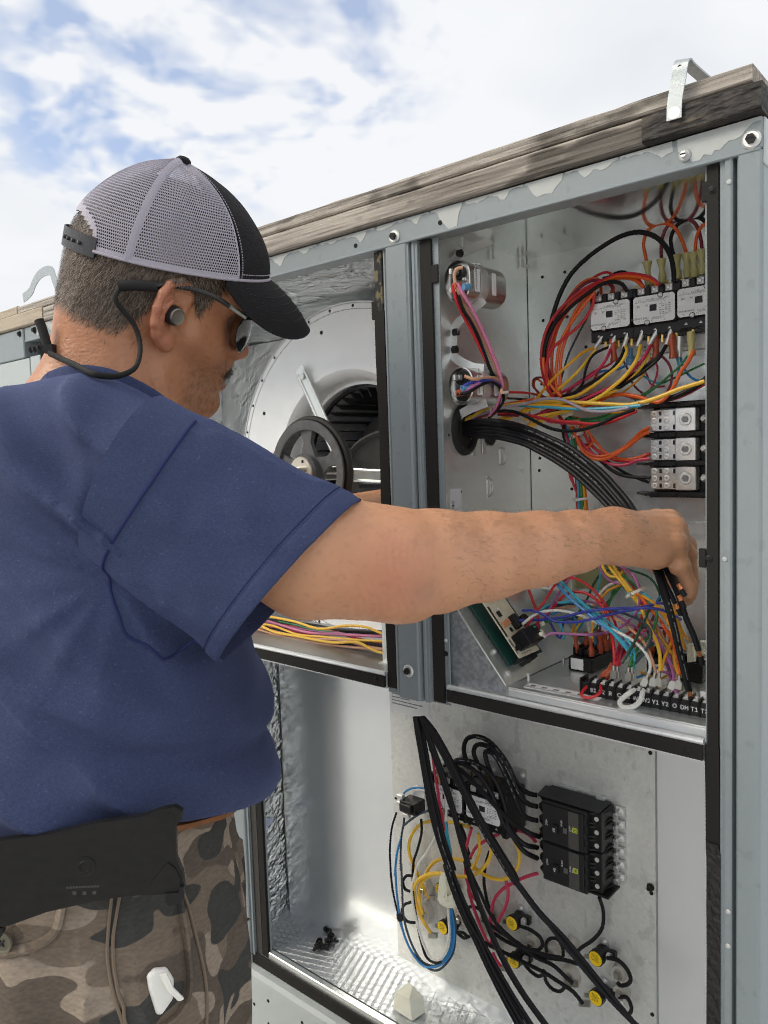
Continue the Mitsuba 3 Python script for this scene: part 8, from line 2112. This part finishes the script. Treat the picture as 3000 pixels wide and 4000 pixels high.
hk2 = [on_plate(p) for p in [(-.6704,-.5585,1.0378),(-.6558,-.5457,1.0389),(-.6547,-.5452,1.0345),(-.6572,-.5478,1.0297),(-.6702,-.5591,1.0303)]]
part(holder, 'hook', [extr(hk2, .0060, PO, pu, pv, pn)], 'black_plastic', smooth=20)
ty = PO + pu * on_plate((-0.6077,-0.5009,1.068))[0] + pv * on_plate((-0.6077,-0.5009,1.068))[1] + pn * .00705
mat('worn_print', (.045, .045, .043), .5)
part(holder, 'moulded_print', [text('2020 LTD CHINA', .0024, ty + pu * -.019, pu * (-1 if pu[0] < 0 else 1), pv * (-1 if True else 1)) if False else box(0, 0, 0, 0, 0, 0)] if False else [hex8([ty + pu * (a + s) + pv * (b + t) + pn * e for s in (0, .0016) for t in (0, .0018) for e in (0, .0002)]) for a, b in [(-.014 + .0024 * k, 0) for k in range(11)]] + [hex8([ty + pu * (a + s) + pv * (b + t) + pn * e for s in (0, .003) for t in (0, .003) for e in (0, .0002)]) for a, b in ((-.012, -.006), (-.004, -.006), (.004, -.0055))], 'worn_print', smooth=False)

# white plastic clip in the hip pocket
wc = thing('white_clip', 'small white plastic clip sticking out of his hip pocket', 'clip')
Wp = [on_trousers(p, .006) for p in [(-.5879,-.4534,0.9747),(-.5896,-.4561,0.9636),(-.5856,-.4539,0.95),(-.581,-.4479,0.9699)]]
Wp = [on_trousers(p) for p in [(-.5914,-.4575,0.9648),(-.5899,-.4554,0.9726),(-.5872,-.4527,0.9756),(-.5828,-.449,0.9745),(-.5783,-.4459,0.9664),(-.5797,-.4484,0.9542),(-.5851,-.4539,0.9472),(-.5887,-.4564,0.9528)]]
part(wc, 'body', [hullmesh(np.vstack([trimesh.creation.icosphere(2, .0042).vertices + p + A3(.3, -.95, 0) * .004 for p in Wp]))], mat('white_plastic', (.76, .76, .72), .35), smooth=60)
w0, w1 = on_trousers((-0.5755,-0.4555,0.9782), .013), on_trousers((-0.5652,-0.4488,0.9568), .015)
part(wc, 'clip_arm', [sweep([w0, (w0 + w1) / 2 + A3(0, -.002, 0), w1], np.array([(math.cos(t) * .0050, math.sin(t) * .0020) for t in np.linspace(0, 2 * np.pi, 13)[:-1]]), (0, -1, .2))], 'white_plastic', smooth=60)

# ------------------------------------------------------------------ cap
cap = part(man, 'cap_front', trimesh.creation.icosphere(0), 'ink')
del scene[cap]
mat('black_cotton', proc(lambda p, n, uv: mix((.010, .010, .012), (.026, .025, .027), fbm(p.x * 700, p.y * 700, p.z * 700, 2))), .85, spec=.2, sheen=.25)
bumped('black_cotton', lambda p, n, uv: fbm(p.x * 600, p.y * 600, p.z * 600, 2) + fbm(p.x * 60, p.y * 60, p.z * 60, 2), .0012)
mat('mesh_grey', (.40, .38, .44), .7, spec=.25)
mat('grey_thread', (.38, .36, .42), .8)
CX, CA_, CBk, CS_, CT = -.003, .1235, .1065, .0865, .1565


def crown(th, ph, off=0.0):
    """A point of the cap's crown: th from the front (0) round the left, ph from the rim (0) to the button (pi/2)."""
    th, ph = np.asarray(th, float), np.asarray(ph, float)
    p = 1.72
    c, s = np.cos(th), np.sin(th)
    a = np.where(c > 0, CA_, CBk)
    zb = .0500 + .0100 * c + .004 * c * c - .002
    rr_ = np.cos(ph) ** (2 / p)
    zz = np.sin(ph) ** (2 / p)
    seam_dip = .0016 * (np.abs(np.sin(th * 3 + math.pi * 0)) < .07)
    k = 1 + off / .1
    return np.stack([CX + a * c * rr_ * k, CS_ * s * rr_ * k, zb + (CT - zb) * zz * (1 + off / .1)], -1)


def opening(th):
    """Half arch cut out of the back of the cap: the lowest ph of cloth."""
    d = np.abs(np.abs(th) - math.pi) / math.radians(40)
    return np.where(d < 1, .36 * np.sqrt(np.maximum(0, 1 - d ** 2)) ** .8, 0)


# black front panels, to 56 degrees either side
tg, pg = np.linspace(-math.radians(56), math.radians(56), 60), np.linspace(0, math.pi / 2 - .02, 40)
TG, PG = np.meshgrid(tg, pg, indexing='ij')
def sheet(TG, PG, off):
    P_ = Hm(crown(TG, PG, off).reshape(-1, 3))
    a, b = TG.shape
    i, j = np.meshgrid(np.arange(a - 1), np.arange(b - 1), indexing='ij')
    q = np.stack([i * b + j, (i + 1) * b + j, (i + 1) * b + j + 1, i * b + j + 1], -1).reshape(-1, 4)
    return trimesh.Trimesh(P_, np.vstack([q[:, [0, 1, 2]], q[:, [0, 2, 3]]]), process=False)


dent = .0016 * (meshkit.fbm(np.stack([TG * 3, PG * 3, TG * 0], -1).reshape(-1, 3), 3, 8).reshape(TG.shape) - .5)
cap = part(man, 'cap', [sheet(TG, PG, dent + .0004), sheet(TG, PG, -.0012)], 'black_cotton', 'black front of the trucker cap', smooth=60)
# the grey net: real openings
NP = 48
def net(t0, t1, nt):
    P_, F_ = [], []
    cnt = 0
    th_e = np.linspace(t0, t1, nt + 1)
    ph_e = np.linspace(0.02, math.pi / 2 - .05, NP + 1)
    V_, Q_ = [], []
    I, J = np.meshgrid(np.arange(nt), np.arange(NP), indexing='ij')
    shift = (J % 2) * .5
    dt, dp = (t1 - t0) / nt, ph_e[1] - ph_e[0]
    tc0 = np.clip(t0 + (I + shift) * dt, t0, t1)
    tc1 = np.clip(t0 + (I + 1 + shift) * dt, t0, t1)
    p0_, p1_ = ph_e[J], ph_e[J + 1]
    tm_ = (tc0 + tc1) / 2
    keep = (p0_ > opening(tm_) - .002)
    # thicker binding along rim, opening and seams: solid cells
    seamd = np.minimum(np.abs(np.abs(tm_) - math.radians(118)), 9)
    solid = (p0_ < .07) | (p0_ < opening(tm_) + .07) & (opening(tm_) > 0) | (seamd < .018) | (np.abs(tm_ - t0) < .02) | (np.abs(tm_ - t1) < .02)
    g = .20
    # thinning columns near the button: wider threads there
    def corner(a, b):
        return tc0 + (tc1 - tc0) * a, p0_ + (p1_ - p0_) * b
    outs = [corner(0, 0), corner(1, 0), corner(1, 1), corner(0, 1)]
    ins = [corner(g, g), corner(1 - g, g), corner(1 - g, 1 - g), corner(g, 1 - g)]
    pts = np.stack([np.stack(q, -1) for q in outs + ins], 2)           # nt, NP, 8, 2
    off = np.where(np.arange(8) < 4, .0002, -.0002)
    X = crown(pts[..., 0], pts[..., 1], off[None, None, :] + .0006 * (meshkit.fbm(np.stack([pts[..., 0] * 2.2, pts[..., 1] * 2.2, pts[..., 0] * 0], -1).reshape(-1, 3), 2, 17).reshape(pts.shape[:3]) - .5) * 6)
    hollow = keep & ~solid
    full = keep & solid
    base = (np.arange(nt * NP) * 8).reshape(nt, NP)
    fr = []
    for a in range(4):
        b = (a + 1) % 4
        fr += [[a, b, 4 + b], [a, 4 + b, 4 + a]]
    fh = (base[hollow][:, None, None] + np.array(fr)[None]).reshape(-1, 3)
    ff = (base[full][:, None, None] + np.array([[0, 1, 2], [0, 2, 3]])[None]).reshape(-1, 3)
    return trimesh.Trimesh(Hm(X.reshape(-1, 3)), np.vstack([fh, ff]), process=False)


T0 = math.radians(56.3)
part(man, 'cap_net', net(-math.pi, -T0, 88), 'mesh_grey', 'lilac grey mesh back of the cap', smooth=False)
part(man, 'cap_net', net(T0, math.pi, 88), 'mesh_grey', smooth=False)
# binding tapes and stitching
for th, r_ in ((-118, .0024), (118, .0024)):
    q = Hm(crown(np.full(30, math.radians(th)), np.linspace(.02, 1.5, 30), .0006))
    part(man, 'cap_tape', sweep(q, np.array([(-.0042, -.0006), (.0042, -.0006), (.0042, .0008), (.0006, .0016), (-.0006, .0016), (-.0042, .0008)]), hint=HR @ A3(0, -1, 0)), 'grey_thread', smooth=40)
for th in (-54.5, 54.5):
    ph = np.linspace(.03, 1.5, 52)
    q = Hm(crown(np.full(52, math.radians(th)), ph, .0007))
    part(cap, 'stitching', [cyl(a, a + (b - a) * .6, .0006, n=5) for a, b in zip(q[:-1], q[1:])], 'grey_thread', smooth=False, stuff=True)
tq = np.linspace(-math.radians(54), math.radians(54), 50)
q = Hm(crown(tq, np.full(50, .10), .0010))
part(cap, 'stitching', [cyl(a, a + (b - a) * .6, .0006, n=5) for a, b in zip(q[:-1], q[1:])], 'grey_thread', smooth=False, stuff=True)
q = Hm(crown(np.linspace(-math.pi + math.radians(40), math.pi - math.radians(40), 90), np.full(90, .015), .0006))
part(man, 'cap_rim', tube(q, .0017, 7, raw=True), 'grey_thread')
part(cap, 'button', [lathe([(0, .0075), (.0050, .0068), (.0082, .0040), (.0088, .0010), (.0075, -.002), (0, -.002)], H(CX, 0, CT - .001), HR @ A3(0, 0, 1), 24)], 'black_cotton')
# snap strap across the opening
tq = np.linspace(math.pi - math.radians(41), math.pi + math.radians(41), 40)
sp_ = crown(tq, np.full(40, 0.0), .0)
sp_[:, 2] = .047
part(man, 'cap_strap', sweep(Hm(sp_), np.array([(-.0105, -.0008), (.0105, -.0008), (.0105, .0008), (-.0105, .0008)]), hint=HR @ A3(0, 0, 1)) if False else sweep(Hm(sp_), np.array([(-.0008, -.0105), (.0008, -.0105), (.0008, .0105), (-.0008, .0105)]), hint=HR @ A3(0, 0, 1)), mat('strap_plastic', (.030, .030, .036), .4), smooth=30)
stp = 'person__cap_strap'
for j in (24, 27, 30, 33):
    d = sp_[j] - A3(CX, 0, .047)
    d /= np.linalg.norm(d)
    part(stp, 'snap', [lathe([(0, .0030), (.0020, .0026), (.0022, 0), (0, 0)], Hm(sp_[j] + d * .0008), HR @ d, 12)], 'strap_plastic')
# brim
u_, w_ = np.linspace(-1, 1, 60), np.linspace(0, 1, 22)
U, W = np.meshgrid(u_, w_, indexing='ij')
thb = U * math.radians(64)
rim = crown(thb, thb * 0, .0006)
ext = .073 * np.sqrt(np.maximum(0, 1 - np.abs(U) ** 3.0))
bx = rim[..., 0] + ext * W * (1 - .10 * W)
by = rim[..., 1] * (1 + .06 * W * (1 - U ** 2))
side = (by / .08) ** 2
bz_ = rim[..., 2] - .006 * W - ext / .073 * W * (.020 + .018 * W) - .028 * side * W * ext / .073
def brim_sheet(dz):
    X = np.stack([bx, by, bz_ + dz], -1).reshape(-1, 3)
    a, b = U.shape
    i, j = np.meshgrid(np.arange(a - 1), np.arange(b - 1), indexing='ij')
    q = np.stack([i * b + j, (i + 1) * b + j, (i + 1) * b + j + 1, i * b + j + 1], -1).reshape(-1, 4)
    return trimesh.Trimesh(Hm(X), np.vstack([q[:, [0, 1, 2]], q[:, [0, 2, 3]]]), process=False)


edge = np.stack([bx[:, -1], by[:, -1], bz_[:, -1] - .0012], -1)
brim = part(man, 'cap_brim', [brim_sheet(0), brim_sheet(-.0024), tube(Hm(edge), .0014, 7, raw=True)], 'black_cotton', smooth=50)
for k in (4, 7, 10, 13, 16):
    q = Hm(np.stack([bx[4:-4, k], by[4:-4, k], bz_[4:-4, k] + .0003], -1))
    part(brim, 'stitching', [cyl(a, a + (b - a) * .62, .00055, n=5) for a, b in zip(q[:-1], q[1:])], 'strap_plastic', smooth=False, stuff=True)

# ------------------------------------------------------------------ sunglasses with a retaining cord, earbud
sg = thing('sunglasses', 'dark sunglasses with black temples on a black neck cord', 'sunglasses')
mat('gloss_black', (.008, .008, .009), .08, spec=.6)
for s in (-1, 1):
    arm_ = [H(-.030, s * .0865, .0255), H(-.010, s * .0870, .0325), H(.013, s * .0850, .0345), H(.043, s * .0815, .0315), H(.080, s * .0735, .0185)]
    part(sg, 'temple', sweep(spline(arm_, .004), np.array([(math.cos(t) * .0016, math.sin(t) * .0030) for t in np.linspace(0, 2 * np.pi, 11)[:-1]]), hint=HR @ A3(0, 0, 1)), 'gloss_black')
    part(sg, 'hinge', [cyl(H(.060, s * .0790, .0265), H(.083, s * .0725, .0175), .0030, .0026, 10)], 'steel')
    # lens: a curved shield piece
    g, h_ = np.meshgrid(np.linspace(-1, 1, 26), np.linspace(-1, 1, 18), indexing='ij')
    rad = np.sqrt(g ** 2 + h_ ** 2)
    gy = s * (.040 + .031 * g * np.sqrt(np.maximum(0, 1 - h_ ** 2 / 2)))
    hz = -.001 + .023 * h_ * np.sqrt(np.maximum(0, 1 - g ** 2 / 2)) - .003
    xx = .1140 - 7.2 * (gy * gy) - 8 * (hz + .004) ** 2
    i, j = np.meshgrid(np.arange(25), np.arange(17), indexing='ij')
    q = np.stack([i * 18 + j, (i + 1) * 18 + j, (i + 1) * 18 + j + 1, i * 18 + j + 1], -1).reshape(-1, 4)
    X = np.stack([xx, gy, hz], -1).reshape(-1, 3)
    part(sg, 'lens', trimesh.Trimesh(Hm(X), np.vstack([q[:, [0, 1, 2]], q[:, [0, 2, 3]]]), process=False), 'gloss_black', smooth=True)
    ring = np.concatenate([np.stack([xx[:, 0], gy[:, 0], hz[:, 0]], -1), np.stack([xx[-1], gy[-1], hz[-1]], -1), np.stack([xx[::-1, -1], gy[::-1, -1], hz[::-1, -1]], -1), np.stack([xx[0, ::-1], gy[0, ::-1], hz[0, ::-1]], -1)])
    part(sg, 'rim', tube(Hm(ring), .0012, 7, raw=True), 'gloss_black')
part(sg, 'bridge', tube([H(.1135, -.010, .010), H(.1165, 0, .012), H(.1135, .010, .010)], .0018, 8), 'gloss_black')
mat('cord_black', (.012, .012, .012), .8)
part(sg, 'cord_sleeve', [tube([H(-.058, -.0815, .0185), H(-.045, -.0850, .0235), H(-.022, -.0880, .0285)], .0058, 12)], 'cord_black')
cord = [H(-.056, -.0815, .0190), H(-.0600, -.0830, .0060), np.array((-0.7644,-0.3262,1.567)), np.array((-0.7622,-0.3221,1.55)), np.array((-0.753,-0.3293,1.531)), np.array((-0.727,-0.3565,1.512)), np.array((-0.7276,-0.3737,1.506)), np.array((-0.7251,-0.3953,1.506)), np.array((-0.7718,-0.3919,1.52)), np.array((-0.8273,-0.3803,1.534)), np.array((-0.8522,-0.3799,1.542))]
part(sg, 'cord', sweep(spline(cord, .004), np.array([(math.cos(t) * .0036, math.sin(t) * .0026) for t in np.linspace(0, 2 * np.pi, 11)[:-1]]), (0, -1, 0)), 'cord_black', smooth=60)
part(sg, 'slider', [hullmesh(np.vstack([[np.array(p), np.array(p) + A3(-.005, .009, 0)] for p in [(-.8573,-.386,1.5513),(-.8491,-.3788,1.5525),(-.8477,-.3785,1.5432),(-.8547,-.3847,1.5419)]]))], 'black_plastic')
part(sg, 'cord_sleeve', [tube([(-.8577,-.3797,1.5513),(-.8602,-.3807,1.5618),(-.8628,-.3819,1.5722),(-.8653,-.3833,1.5801)], .0052, 12)], 'cord_black')
part(sg, 'cord', tube([(-.9272,-.3429,1.5533),(-.9197,-.3366,1.5513),(-.9305,-.3193,1.5517)], .0028, 8), 'cord_black')
eb = thing('earbud', 'small grey wireless earbud in his right ear', 'earphone')
ec = H(.0010, -.0870, .0030)
en = HR @ (A3(.36, -.92, .05) / np.linalg.norm(A3(.36, -.92, .05)))
part(eb, 'body', [lathe([(0, -.008), (.0085, -.007), (.0110, -.002), (.0108, .003), (.0094, .006), (0, .006)], ec, en, 28)], 'black_satin')
part(eb, 'cap', [lathe([(.0092, .0058), (.0092, .0075), (.0080, .0086), (.0070, .0080), (0, .0080)], ec + en * .0005, en, 32)], mat('bud_titanium', (.22, .21, .19), .35, metal=.8))
